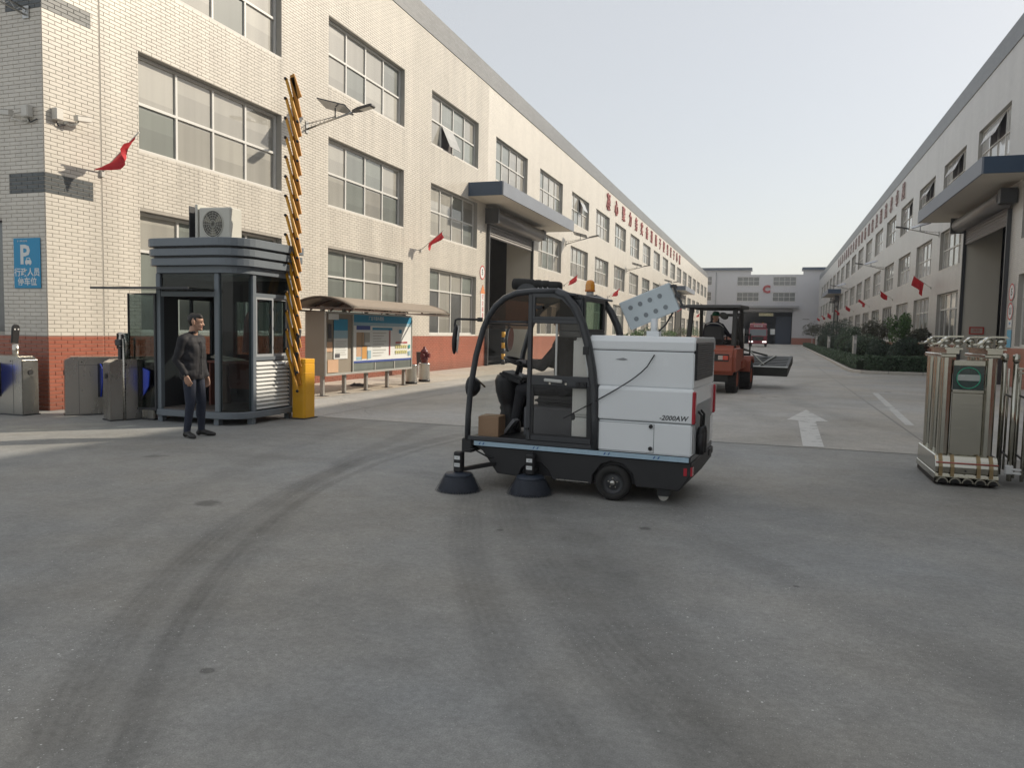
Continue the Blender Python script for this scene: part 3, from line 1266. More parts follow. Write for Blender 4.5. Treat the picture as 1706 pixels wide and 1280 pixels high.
        hb.poly([(b, 1.31, 0), (b + 6, 1.31, 0), (b + 6, 1.31, 8), (b, 1.31, 8)])
        hb.poly([(a, 1.31, 6.55), (b, 1.31, 6.55), (b, 1.31, 8), (a, 1.31, 8)])
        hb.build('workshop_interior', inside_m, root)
        if i == 0:
            for q in range(3):
                mb = MB()
                mb.box(a + 0.4 + q * 1.9, a + 1.9 + q * 1.9, 4.5, 6.2, 0.02, 2.3 + 0.5 * (q % 2))
                mb.box(a + 0.7 + q * 1.9, a + 1.3 + q * 1.9, 4.2, 4.5, 0.6, 1.6)
                mb.build('machine', M('machine_green', (0.20, 0.23, 0.21), 0.6), root)
            for q in range(4):
                mb = MB()
                mb.box(a - 3 + q * 3.6, a - 2.7 + q * 3.6, 8.5, 8.8, 0.02, 7.9)
                mb.build('column', M('inner_column', (0.30, 0.29, 0.28), 0.7), root)
    # lettering under the cornice
    if left:
        words = '凝心聚力务实奋进勇于担当甘于奉献'
        y0, y1 = 56.2, 101.5
        for i, ch in enumerate(words):
            u = (y0 + (y1 - y0) * i / (len(words) - 1)) - 10
            text(ch, 1.25, letter_m, root, (u, -0.04, 11.02), depth=0.04, bold=0.012)
    else:
        words = '以人为本科技兴企质量创新诚信共赢追求卓越'
        for i, ch in enumerate(words):
            yy = 108 + (56.0 - 108) * i / (len(words) - 1)
            text(ch, 1.2, letter_rm, root, (152 - yy, -0.04, 11.0), depth=0.03, bold=-0.008)
    return root, starts, holes, doors


rootL, stL, holesL, doorsL = factory('left')
rootR, stR, holesR, doorsR = factory('right')

# tiles of the near end of the left hall, front and gable, one by one
front = lambda u, z, d: (u, -d, z)
gable = lambda u, z, d: (-d, u, z)
joint_gap = [(1.158, 1.182, 0, 13)]
UB = 21.28
bands = lambda a, b, c, d, e: ((a + b) / 2 < e and (3.77 < (c + d) / 2 < 4.08 or 6.78 < (c + d) / 2 < 7.09))
hl = [h for h in holesL if h[0] < UB + 1] + joint_gap
ft = lay_bricks(0.0, UB, Z_WAIN, Z_BAND, hl, edges=[(0.98, 3.77, 4.08), (0.98, 6.78, 7.09)])
fr = lay_bricks(0.0, UB, 0.0, Z_WAIN, hl)
gh = [(1.0, 1.9, 1.36, 3.3), (1.0, 1.9, 4.93, 6.6)]
gt = lay_bricks(0.0, 4.0, Z_WAIN, Z_BAND, gh, edges=[(0.80, 3.77, 4.08), (0.80, 6.78, 7.09)])
gr_ = lay_bricks(0.0, 4.0, 0.0, Z_WAIN, [])
fd = [t for t in ft if bands(*t, 0.98)]
gd = [t for t in gt if bands(*t, 0.80)]
fdset, gdset = set(fd), set(gd)
whole = lambda t: abs(t[1] - t[0] - 0.255) < 1e-4 and abs(t[3] - t[2] - 0.068) < 1e-4
near_c = [t for t in ft if t not in fdset and whole(t) and t[1] < 2.06 and 1.3 < t[2] < 6.6]
near_c.sort(key=lambda t: t[1] + abs(t[2] - 3.0) * 0.15)
near_c = near_c[:250]
near_r = [t for t in fr if whole(t) and t[1] < 1.16 and t[2] > 0.30][:45]
ns = set(near_c)
nr = set(near_r)
brick_parts(near_c, brickm, rootL, front)
brick_parts(near_r, brickr, rootL, front)
tag(brick_mass('brick', [t for t in ft if t not in ns and t not in fdset], brickm, rootL, front), kind='stuff')
tag(brick_mass('brick', [t for t in fr if t not in nr], brickr, rootL, front), kind='stuff')
tag(brick_mass('brick', [t for t in gt if t not in gdset], brickm, rootL, gable), kind='stuff')
tag(brick_mass('brick', gr_, brickr, rootL, gable), kind='stuff')
tag(brick_mass('slate_brick', fd, brickd, rootL, front), kind='stuff')
tag(brick_mass('slate_brick', gd, brickd, rootL, gable), kind='stuff')
mb = MB()
mb.m = Matrix(((0, 1, 0, 0), (1, 0, 0, 0), (0, 0, 1, 0), (0, 0, 0, 1)))
gw = wall_sheet([0, 16, 1.0, 1.9], [0, Z_BAND, 1.36, 3.3, 4.93, 6.6, Z_WAIN], gh)
mb2 = MB()
mb2.v = [(v[1], v[0], v[2]) for v in gw.v]
mb2.f, mb2.mi, mb2.sm = gw.f, gw.mi, gw.sm
mb2.build('gable_wall', mortar, rootL)
mb = MB()
for a, b, c, d in gh:
    mb.box(0.12, 0.14, a, b, c, d)
mb.build('gable_window', pane_d, rootL)
# ------------------------------------------------------------------ far hall marked C
def far_hall():
    root = thing('factory_building', 'grey hall across the far end with a red letter C over its doorway', 'building', (-4, 155, 0))
    wm = M('hall_render', (0.53, 0.53, 0.55), 0.75, var=0.08, vs=0.25)
    X = lambda x: x + 4
    holes = [(X(-6.95), X(-2.9), 11.1, 12.75), (X(-0.38), X(3.7), 11.1, 12.75), (X(-6.95), X(-2.9), 8.13, 9.8), (X(-0.4), X(3.66), 8.13, 9.8),
             (X(-15.6), X(-11.7), 11.2, 12.9), (X(-15.6), X(-11.7), 8.2, 9.9)]
    door = (X(-6.2), X(3.3), 0.0, 6.1)
    xs = [X(-34), X(30)] + [a for h in holes + [door] for a in h[:2]]
    zs = [1.25, 13.2] + [a for h in holes + [door] for a in h[2:] if a > 0]
    wall_sheet(xs, zs, holes + [door]).build('wall', wm, root)
    wall_sheet([X(-34), X(30), door[0], door[1]], [0, 1.25], [door]).build('wainscot', red_far, root)
    reveals(holes, 0.2).build('window_reveal', reveal, root)
    reveals([door], 1.0).build('door_jamb', wm, root)
    # the middle of the roof line lies lower than the two wings
    for a, b in ((-34, -4.5), (4.9, 30)):
        mb = MB()
        mb.box(X(a), X(b), -0.004, 0.4, 13.2, 14.02)
        mb.build('parapet', wm, root)
        mb = MB()
        mb.box(X(a) - 0.2, X(b) + 0.2, -0.5, 3, 14.022, 14.5)
        mb.build('roof_edge', blue_m, root)
    mb = MB()
    mb.box(X(-34), X(30), 0.41, 24, 12.9, 13.1)
    mb.build('roof', roof_m, root)
    for a, b, c, d in holes:
        add_window(root, a + 0.01, c + 0.01, b - a - 0.02, d - c - 0.02, 4, ((d - c) / 2,), False, [pane_d], depth=0.1, sill=True)
    mb = MB()
    mb.box(X(-6.5), X(4.4), -1.3, -0.003, 6.9, 7.25)
    mb.build('canopy', M('hall_canopy', (0.30, 0.30, 0.31), 0.6), root)
    mb = MB()
    mb.box(door[0] - 0.1, door[1] + 0.1, -0.3, -0.002, 6.1, 6.6)
    mb.build('shutter_box', shutter_m, root, bevel=0.05)
    text('C', 1.9, M('letter_deep_red', (0.36, 0.012, 0.02), 0.5), root, (X(-1.55), -0.12, 10.35), depth=0.1, bold=0.11)
    mb = MB()
    mb.tube([(X(-10.9), -0.12, 13.7), (X(-10.9), -0.12, 0.1)], 0.1, 8)
    mb.build('downpipe', GREYP, root)
    mb = MB()
    mb.box(X(-2.75), X(-0.15), 0.3, 0.4, 5.35, 5.9)
    sgn = mb.build('door_sign', M('sign_yellow', (0.75, 0.72, 0.42), 0.5), root)
    text('安全生产 人人有责', 0.3, letter_m, sgn, (X(-1.45), 0.29, 5.62), depth=0.003)
    hb = MB()
    a, b = door[0], door[1]
    for q in ([(a - 4, 1, 0.01), (b + 4, 1, 0.01), (b + 4, 22, 0.01), (a - 4, 22, 0.01)], [(a - 4, 22, 0), (b + 4, 22, 0), (b + 4, 22, 9), (a - 4, 22, 9)],
              [(a - 4, 1, 9), (b + 4, 1, 9), (b + 4, 22, 9), (a - 4, 22, 9)], [(a - 4, 1, 0), (a - 4, 22, 0), (a - 4, 22, 9), (a - 4, 1, 9)],
              [(b + 4, 1, 0), (b + 4, 22, 0), (b + 4, 22, 9), (b + 4, 1, 9)], [(a - 4, 1.01, 0), (a, 1.01, 0), (a, 1.01, 9), (a - 4, 1.01, 9)],
              [(b, 1.01, 0), (b + 4, 1.01, 0), (b + 4, 1.01, 9), (b, 1.01, 9)], [(a, 1.01, 6.1), (b, 1.01, 6.1), (b, 1.01, 9), (a, 1.01, 9)]):
        hb.poly(q)
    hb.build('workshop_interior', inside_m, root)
    mb = MB()
    mb.box(X(0.4), X(3.2), 4, 4.1, 0.02, 5.4)
    mb.build('inner_door', M('inner_door_blue', (0.05, 0.07, 0.12), 0.5), root)
    mb = MB()
    mb.box(X(5.1), X(6.3), -0.03, -0.002, 4.75, 4.85)
    mb.build('light_strip', DARK, root)
    # side and back
    mb = MB()
    mb.poly([(X(-34), 24, 0), (X(30), 24, 0), (X(30), 24, 13), (X(-34), 24, 13)])
    mb.build('back_wall', wm, root)


far_hall()

# paved strip along the sunny wall
strip_m = ground_mat('wall_side_paving', (0.50, 0.47, 0.42), [], 5)
strip = bpy.data.objects.new('wall_side_path', None)
COL.objects.link(strip)
strip.location = (-10.6, 10.1, 0)
tag(strip, kind='structure')
for j in range(17):
    mb = MB()
    y0 = 1.35 + j * 1.5
    mb.poly([(-1.23, y0 + 0.01, 0.009), (1.35, y0 + 0.01, 0.009), (1.35, y0 + 1.49, 0.009), (-1.23, y0 + 1.49, 0.009)])
    mb.build('slab', strip_m, strip)

# ------------------------------------------------------------------ red flags on slanting poles
pole_m = M('flag_pole', (0.55, 0.54, 0.50), 0.4, var=0.1)


def flag_mesh(style, seed):
    rnd = random.Random(seed)
    mb = MB()
    mb.smooth = True
    nu, nv = 8, 7
    P = Vector((0, -0.79, 0.61)).normalized()
    base = P * 0.42
    ids = []
    for i in range(nu + 1):
        row = []
        t = i / nu
        for j in range(nv + 1):
            v = j / nv
            # the cloth hangs from the pole and gathers towards its lower corner
            p = base + P * (0.62 * t)
            drop = v * (0.10 + 0.30 * (1 - abs(t - 0.35)) if style == 0 else 0.50 + 0.18 * (1 - t))
            p = p + Vector((0.10 * sin(v * 5 + t * 6 + seed) * v - (0.30 if style == 0 else 0.16) * v * (1 - 0.6 * t), 0.10 * v * cos(t * 7 + seed), -drop))
            row.append(mb.vert(p))
        ids.append(row)
    for i in range(nu):
        for j in range(nv):
            mb.face((ids[i][j], ids[i + 1][j], ids[i + 1][j + 1], ids[i][j + 1]))
    return mb.mesh('cloth', RED)


def flag(side, y, style, label, z=4.3):
    if side == 'left':
        t = thing('wall_flag', label, 'flag', (XL + 0.012, y, z), pi / 2, 'red flags along the factory walls')
    else:
        t = thing('wall_flag', label, 'flag', (XR - 0.012, y, z), -pi / 2, 'red flags along the factory walls')
    mb = MB()
    P = Vector((0, -0.79, 0.61)).normalized()
    mb.tube([Vector((0, 0.0, 0)), P * 1.12], 0.014, 6)
    mb.cbox((0, -0.02, -0.01), (0.07, 0.05, 0.12))
    mb.build('pole', pole_m, t)
    link('cloth', flag_mesh(style, int(y * 7) % 13), t)
    return t


FL = [(11.17, 'large red flag drooping from the brick corner beside the two-camera bracket'),
      (24.7, 'red flag on the cream wall between the notice shelter and the open doorway'),
      (44.3, 'red flag just past the sunlit doorway, above the sweeper cab roof'),
      (57.6, 'red flag on the sunlit hall above the amber beacon of the sweeper'),
      (71.0, 'red flag on the sunlit hall half hidden by the tilted light board'),
      (84.5, 'fourth red flag beyond the doorway of the sunlit hall'),
      (98.0, 'fifth red flag beyond the sunlit doorway, below the end of the lettering'),
      (124.5, 'red flag on the sunlit hall glimpsed past the forklift driver')]
for i, (y, lb) in enumerate(FL):
    flag('left', y, 0, lb)
FR = [(44.9, 1, 'largest red flag on the shaded hall, next to its big doorway'),
      (58.4, 0, 'red flag on the shaded hall, second from the doorway with curled hem'),
      (71.8, 0, 'small red flag on the shaded hall, third from the doorway'),
      (85.2, 0, 'red flag on the shaded hall, fourth from the doorway'),
      (98.7, 0, 'red flag on the shaded hall, fifth from the doorway'),
      (112.1, 1, 'wide red flag in front of the far doorway canopy of the shaded hall'),
      (125.5, 0, 'second to last red flag at the far end of the shaded hall'),
      (139.0, 0, 'last and smallest red flag at the far end of the shaded hall')]
for y, st, lb in FR:
    flag('right', y, st, lb, 4.2)

# ------------------------------------------------------------------ solar street lamps on the walls
solar_m = M('solar_panel', (0.03, 0.035, 0.05), 0.2, coat=0.6)


def solar_lamp(side, y, label, z=6.73):
    t = thing('solar_wall_lamp', label, 'lamp', (XL + 0.012, y, z) if side == 'left' else (XR - 0.012, y, z), pi / 2 if side == 'left' else -pi / 2,
              'solar lamps on the factory walls')
    mb = MB()
    A = Vector((0, 0, 0))
    B = Vector((0, -1.42, 0.36))
    mb.tube([A, B], 0.026, 8)
    mb.tube([A + Vector((0, 0, 0.14)), A + (B - A) * 0.62 + Vector((0, 0, 0.05))], 0.012, 6)
    for k in range(6):
        p = A + (B - A) * (0.08 + 0.09 * k)
        q = A + (B - A) * (0.125 + 0.09 * k) + Vector((0, 0, 0.13 - 0.013 * k))
        mb.tube([p, q], 0.007, 5)
    mb.cbox((0, -0.01, 0.05), (0.12, 0.02, 0.3))
    mb.build('arm', STEEL_B, t)
    mb = MB()
    p = A + (B - A) * 0.60
    mb.tube([p, p + Vector((0, 0, 0.28))], 0.018, 6)
    mb.m = Matrix.Translation(p + Vector((0, 0, 0.31))) @ Matrix.Rotation(R(16), 4, 'X') @ Matrix.Rotation(R(14), 4, 'Y')
    mb.cbox((0, 0, 0), (0.52, 0.86, 0.03))
    mb.build('solar_panel', solar_m, t, bevel=0.004)
    mb = MB()
    mb.m = Matrix.Translation(B) @ Matrix.Rotation(R(-10), 4, 'X')
    mb.prism([(-0.05, 0.05), (0.05, 0.05), (0.13, -0.15), (0.13, -0.52), (0.10, -0.56), (-0.10, -0.56), (-0.13, -0.52), (-0.13, -0.15)], -0.02, 0.045)
    hd = mb.build('lamp_head', DARK, t, bevel=0.012)
    mb = MB()
    mb.m = Matrix.Translation(B) @ Matrix.Rotation(R(-10), 4, 'X')
    mb.box(-0.10, 0.10, -0.50, -0.2, -0.026, -0.021)
    mb.build('lens', M('lamp_lens', (0.55, 0.55, 0.5), 0.2), hd)
    return t


for y, lb in ((17.75, 'solar street lamp with lattice arm on the brick wall behind the yellow boom'),
              (44.5, 'solar street lamp on the cream wall just past the sunlit doorway canopy'),
              (64.4, 'solar street lamp on the cream wall below the red lettering'),
              (84.6, 'solar street lamp on the sunlit hall, above the tilted light board')):
    solar_lamp('left', y, lb)
for y, lb in ((43.6, 'solar lamp on the shaded hall, next to its doorway canopy'),
              (64.2, 'solar lamp on the shaded hall, second from the doorway'),
              (91.0, 'solar lamp on the shaded hall closest to its far canopy')):
    solar_lamp('right', y, lb)
# truss arm high on the gable
t = thing('truss_lamp_arm', 'pale lattice lamp arm high on the shaded gable beside the slate band', 'lamp', (-12.15, 9.99, 6.7))
mb = MB()
a, b = Vector((0, 0, 0)), Vector((-0.62, -1.1, 0.42))
for dz in (0, 0.10):
    mb.tube([a + Vector((0, 0, dz)), b + Vector((0, 0, dz))], 0.016, 6)
for k in range(8):
    p = a + (b - a) * (k / 8)
    q = a + (b - a) * ((k + 0.5) / 8) + Vector((0, 0, 0.10))
    r_ = a + (b - a) * ((k + 1) / 8)
    mb.tube([p, q, r_], 0.007, 5)
mb.cbox((0, -0.005, 0.05), (0.14, 0.03, 0.2))
mb.build('arm', STEEL_B, t)
mb = MB()
mb.m = Matrix.Translation(b + Vector((-0.15, -0.3, 0.12))) @ Matrix.Rotation(R(30), 4, 'Z')
mb.cbox((0, 0, 0), (0.22, 0.55, 0.07))
mb.build('lamp_head', DARK, t, bevel=0.015)

# ------------------------------------------------------------------ security cameras on the brick corner
cam_m = M('camera_shell', (0.62, 0.60, 0.55), 0.4, var=0.08)


def cctv(label, loc, rz, arm):
    t = thing('security_camera', label, 'camera', loc, rz, 'cameras on the brick corner')
    mb = MB()
    mb.tube([(0, 0, -0.06), (0.0, -0.10, -0.10), (arm * 0.5, -0.16, -0.06), (arm * 0.6, -0.17, 0.0)], 0.014, 6)
    mb.cyl((0, 0, -0.06), (0, -0.02, -0.06), 0.045)
    mb.build('bracket', cam_m, t)
    mb = MB()
    mb.m = Matrix.Translation((arm, -0.18, 0.05)) @ Matrix.Rotation(R(-8 if arm > 0 else 8), 4, 'Y')
    mb.cbox((0, 0, 0), (0.30, 0.10, 0.085))
    mb.cbox((0.02 if arm > 0 else -0.02, 0, 0.05), (0.34, 0.115, 0.012))
    bd = mb.build('housing', cam_m, t, bevel=0.01)
    mb = MB()
    mb.m = Matrix.Translation((arm, -0.18, 0.05)) @ Matrix.Rotation(R(-8 if arm > 0 else 8), 4, 'Y')
    s = 1 if arm > 0 else -1
    mb.cyl((s * 0.151, 0, 0), (s * 0.158, 0, 0), 0.036)
    mb.build('lens', BLACK, bd)


cctv('security camera on the sunlit side of the brick corner beside a junction box', (XL + 0.012, 10.42, 5.06), pi / 2, 0.20)
cctv('security camera on the shaded gable of the brick corner, cable hanging below', (-12.18, 9.988, 5.02), 0, -0.30)
for lb, loc, rz in (('white junction box beside the camera on the sunlit side of the corner', (XL + 0.012, 10.22, 5.10), pi / 2),
                    ('white junction box beside the camera on the shaded gable', (-12.12, 9.988, 5.10), 0)):
    t = thing('junction_box', lb, 'box', loc, rz)
    mb = MB()
    mb.cbox((0, -0.055, 0), (0.15, 0.11, 0.20))
    mb.build('case', cam_m, t, bevel=0.008)
    mb = MB()
    mb.cbox((0, -0.113, 0), (0.125, 0.006, 0.175))
    mb.build('lid', cam_m, t)
    mb = MB()
    mb.tube([(0.0, -0.03, -0.12), (0.04, -0.03, -0.18), (0.18, -0.02, -0.13)], 0.012, 5)
    mb.build('conduit', DARK, t)

# ------------------------------------------------------------------ parking sign on the gable
sign_blue = M('sign_blue', (0.02, 0.28, 0.52), 0.45, var=0.06)
sign_w = M('sign_white', (0.72, 0.74, 0.74), 0.5, var=0.04)
t = thing('parking_sign', 'blue parking sign with white P and car symbol on the shaded gable', 'sign', (-12.25, 9.985, 2.55))
mb = MB()
mb.box(-0.305, 0.305, -0.012, -0.002, -0.43, 0.43)
mb.build('plate', sign_blue, t)
text('P', 0.46, sign_w, t, (-0.05, -0.0135, 0.13), depth=0.001, bold=0.012)
text('行政人员', 0.148, sign_w, t, (0, -0.0135, -0.165), depth=0.001, bold=0.003)
text('停车位', 0.148, sign_w, t, (0, -0.0135, -0.325), depth=0.001, bold=0.003)
mb = MB()
mb.m = Matrix.Translation((-0.05, 0, 0.035)) @ Matrix.Diagonal((1, 1, 0.9, 1))
mb.prism([(0.01, -0.055), (0.01, 0.0), (0.03, 0.02), (0.045, 0.065), (0.12, 0.065), (0.135, 0.02), (0.155, 0.0), (0.155, -0.055), (0.135, -0.055),
          (0.135, -0.075), (0.11, -0.075), (0.11, -0.055), (0.055, -0.055), (0.055, -0.075), (0.03, -0.075), (0.03, -0.055)], -0.0150, -0.0128, 'y')
mb.build('car_symbol', sign_w, t)
mb = MB()
mb.m = Matrix.Translation((-0.05, 0, 0.035)) @ Matrix.Diagonal((1, 1, 0.9, 1))
mb.prism([(0.05, 0.02), (0.055, 0.05), (0.11, 0.05), (0.115, 0.02)], -0.0165, -0.0151, 'y')
mb.build('car_window', sign_blue, t)
text('P', 0.05, sign_w, t, (-0.2, -0.0135, 0.375), depth=0.001)
text('停车场管理', 0.035, sign_w, t, (-0.07, -0.0135, 0.375), depth=0.001)

# door signs right and left
ring_r = M('sign_ring_red', (0.55, 0.06, 0.05), 0.5)


def round_sign(name, label, loc, rz, sym):
    t = thing(name, label, 'sign', loc, rz)
    mb = MB()
    mb.cyl((0, -0.002, 0), (0, -0.014, 0), 0.30, n=28)
    mb.build('plate', sign_w, t)
    mb = MB()
    mb.ring(arc(0, 0, 0.30, 0, 360, 28)[:-1], arc(0, 0, 0.25, 0, 360, 28)[:-1], -0.018, -0.0145, 'y')
    mb.build('ring', ring_r, t)
    text(sym, 0.34 if len(sym) < 2 else 0.3, BLACK, t, (0, -0.0155, 0.0), depth=0.001, bold=0.008)


round_sign('speed_limit_sign', 'round speed limit 5 sign on the sunlit wall beside the open doorway', (XL + 0.01, 30.77, 4.0), pi / 2, '5')
round_sign('speed_limit_sign', 'upper round speed limit 5 sign beside the doorway of the shaded hall', (XR - 0.01, 30.36, 3.2), -pi / 2, '5')
round_sign('no_horn_sign', 'lower round prohibition sign beside the doorway of the shaded hall', (XR - 0.01, 30.4, 2.55), -pi / 2, 'U')
t = thing('arrow_sign', 'tall white and red arrow sign with characters beside the sunlit doorway', 'sign', (XL + 0.01, 30.83, 2.75), pi / 2)
mb = MB()
mb.prism([(-0.2, -0.7), (0.2, -0.7), (0.2, 0.35), (0.3, 0.35), (0.02, 0.75), (-0.3, 0.35), (-0.2, 0.35)], -0.014, -0.002, 'y')
mb.build('plate', sign_w, t)
mb = MB()
mb.prism([(-0.3, 0.36), (0.3, 0.36), (0.02, 0.75)], -0.019, -0.0145, 'y')
mb.build('arrow_head', M('sign_orange', (0.70, 0.25, 0.10), 0.5), t)
for i, ch in enumerate('安全通道'):
    text(ch, 0.24, ring_r, t, (0.02, -0.016, 0.2 - 0.26 * i), depth=0.001)
for lb, z, h in (('small pale blue notice beside the shaded doorway, above the larger one', 2.13, 0.26), ('larger blue notice board beside the shaded doorway', 1.62, 0.6)):
    t = thing('wall_notice', lb, 'sign', (XR - 0.01, 30.38, z), -pi / 2)
    mb = MB()
    mb.box(-0.24, 0.24, -0.012, -0.002, -h / 2, h / 2)
    mb.build('plate', sign_w if h < 0.4 else M('notice_blue', (0.12, 0.42, 0.62), 0.5), t)
    text('注意安全' if h > .4 else '通知', 0.1, sign_blue if h < 0.4 else sign_w, t, (0, -0.0135, 0), depth=0.001)
t = thing('door_plate', 'small red-framed plate on the jamb of the shaded doorway', 'sign', (XR + 0.55, 37.475, 1.95), 0)
mb = MB()
mb.box(-0.28, 0.28, -0.02, -0.002, -0.16, 0.16)
mb.build('plate', ring_r, t)
mb = MB()
mb.box(-0.22, 0.22, -0.024, -0.0205, -0.11, 0.11)
mb.build('face', M('plate_face', (0.5, 0.42, 0.36), 0.6), t)
text('消防', 0.15, ring_r, t, (0, -0.0255, 0), depth=0.001)

# striped bollard in the left doorway
t = thing('striped_bollard', 'yellow and black striped post standing in the sunlit doorway', 'bollard', (-11.6, 33.0, 0))
yel = M('barrier_yellow', (0.78, 0.40, 0.02), 0.42, var=0.08)
for i in range(6):
    mb = MB()
    mb.cyl((0, 0, i * 0.25), (0, 0, i * 0.25 + 0.25), 0.09, n=12)
    mb.build('band', yel if i % 2 else BLACK, t)

# ------------------------------------------------------------------ guard booth
booth_m = M('booth_grey', (0.165, 0.19, 0.215), 0.38, var=0.10, vs=2)
booth_d = M('booth_trim_dark', (0.035, 0.037, 0.042), 0.4)
louv_m = M('louvre_white', (0.66, 0.67, 0.66), 0.45, var=0.06)
gl_booth = GLASS('booth_glass', (0.55, 0.60, 0.60), 1.6)
gl_tint = GLASS('tinted_glass', (0.34, 0.40, 0.40), 1.55)

BX0, BX1, BY0, BY1 = -9.25, -7.68, 9.72, 11.12


def booth_outline(o, n=8):
    """plan of the booth with its two rounded front corners, grown by o; local to the booth's centre"""
    x0, x1, y0, y1, r = BX0 - o, BX1 + o, BY0 - o, BY1 + o, 0.36 + o
    rl = 0.10 + o
    p = arc(x1 - r, y0 + r, r, -90, 0, n) + [(x1, y1), (x0, y1)] + arc(x0 + rl, y0 + rl, rl, 180, 270, 4)
    return [(a - BCX, b - BCY) for a, b in p]


BCX, BCY = (BX0 + BX1) / 2, (BY0 + BY1) / 2
booth = thing('guard_booth', 'dark grey guard booth with stacked cornice, louvred side and open door', 'booth', (BCX, BCY, 0))
lx0, lx1, ly0, ly1 = BX0 - BCX, BX1 - BCX, BY0 - BCY, BY1 - BCY
mb = MB()
mb.prism(booth_outline(0.04), 0.10, 0.20)
mb.build('plinth', booth_m, booth, bevel=0.008)
for x, y in ((lx0 + 0.06, ly0 + 0.06), (lx1 - 0.42, ly0 + 0.05), (lx1 - 0.04, ly0 + 0.36), (lx1 - 0.06, ly1 - 0.05), (lx0 + 0.06, ly1 - 0.06)):
    mb = MB()
    mb.cbox((x, y, 0.05), (0.09, 0.09, 0.10))
    mb.build('foot', booth_m, booth)
for i, (o, z0, z1) in enumerate(((0.02, 2.34, 2.45), (0.10, 2.452, 2.565), (0.115, 2.60, 2.71), (0.13, 2.745, 2.87))):
    mb = MB()
    mb.prism(booth_outline(o), z0, z1)
    mb.build('cornice_band', booth_m, booth, bevel=0.006)
for z0, z1 in ((2.566, 2.599), (2.711, 2.744)):
    mb = MB()
    mb.prism(booth_outline(0.055), z0, z1)
    mb.build('cornice_gap', booth_d, booth)
mb = MB()
mb.prism(booth_outline(-0.06), 0.2, 0.225)
mb.build('booth_floor', M('booth_floor', (0.12, 0.10, 0.09), 0.7), booth)
mb = MB()
mb.prism(booth_outline(-0.06), 2.30, 2.338)
mb.build('ceiling', M('booth_ceiling', (0.5, 0.5, 0.48), 0.7), booth)


def post(x, y, sx=0.085, sy=0.085, z0=0.2, z1=2.34):
    mb = MB()
    mb.cbox((x, y, (z0 + z1) / 2), (sx, sy, z1 - z0))
    return mb.build('post', booth_m, booth, bevel=0.006)


post(lx0 + 0.05, ly0 + 0.05)
post(lx1 - 0.40, ly0 + 0.045)
post(lx1 - 0.045, ly0 + 0.40)
post(lx1 - 0.045, ly1 - 0.045)
post(lx0 + 0.05, ly1 - 0.05)
# front: door opening with a transom pane above
mb = MB()
mb.box(lx0 + 0.10, lx1 - 0.45, ly0 + 0.01, ly0 + 0.08, 1.98, 2.06)
mb.build('door_head', booth_m, booth, bevel=0.004)
mb = MB()
mb.box(lx0 + 0.10, lx1 - 0.45, ly0 + 0.04, ly0 + 0.05, 2.06, 2.34)
mb.build('pane', gl_tint, booth)
# curved corner glass
mb = MB()
r = 0.33
pts = arc(lx1 - 0.37, ly0 + 0.37, r, -88, -2, 10)
mb.smooth = True
for a, b in zip(pts, pts[1:]):
    mb.poly([(a[0], a[1], 0.21), (b[0], b[1], 0.21), (b[0], b[1], 2.33), (a[0], a[1], 2.33)])
mb.build('corner_glass', gl_tint, booth)
# right side: transom pane, sliding window, louvres
ya, yb = ly0 + 0.445, ly1 - 0.09
xs_ = lx1 - 0.045
mb = MB()
mb.box(xs_ - 0.03, xs_ + 0.03, ya, yb, 2.00, 2.06)
mb.build('rail', booth_m, booth)
mb = MB()
mb.box(xs_ - 0.03, xs_ + 0.03, ya, yb, 1.00, 1.06)
mb.build('rail', booth_m, booth)
mb = MB()
mb.box(xs_ - 0.005, xs_ + 0.005, ya, yb, 2.06, 2.34)
mb.build('pane', gl_booth, booth)
ym = (ya + yb) / 2
for a, b, dx in ((ya, ym + 0.02, 0.015), (ym - 0.02, yb, -0.015)):
    mb = MB()
    mb.ring([(a, 1.06), (b, 1.06), (b, 2.0), (a, 2.0)], [(a + 0.035, 1.10), (b - 0.035, 1.10), (b - 0.035, 1.965), (a + 0.035, 1.965)],
            xs_ + dx - 0.012, xs_ + dx + 0.012, 'x')
    s = mb.build('sliding_sash', M('booth_sash', (0.36, 0.38, 0.40), 0.4), booth)
    mb = MB()
    mb.box(xs_ + dx - 0.004, xs_ + dx + 0.004, a + 0.035, b - 0.035, 1.10, 1.965)
    mb.build('pane', gl_booth, s)
for i in range(12):
    z = 0.235 + i * 0.0635
    mb = MB()
    mb.prism([(xs_ + 0.038, z - 0.012), (xs_ + 0.046, z - 0.006), (xs_ - 0.004, z + 0.05), (xs_ - 0.012, z + 0.044)], ya + 0.005, yb - 0.005, 'y')
    mb.build('louvre', louv_m, booth)
mb = MB()
mb.box(xs_ - 0.03, xs_ - 0.02, ya, yb, 0.2, 1.0)
mb.build('louvre_backing', booth_d, booth)
mb = MB()
mb.box(xs_ + 0.047, xs_ + 0.055, yb - 0.14, yb - 0.02, 0.90, 0.975)
mb.build('label_plate', sign_w, booth)
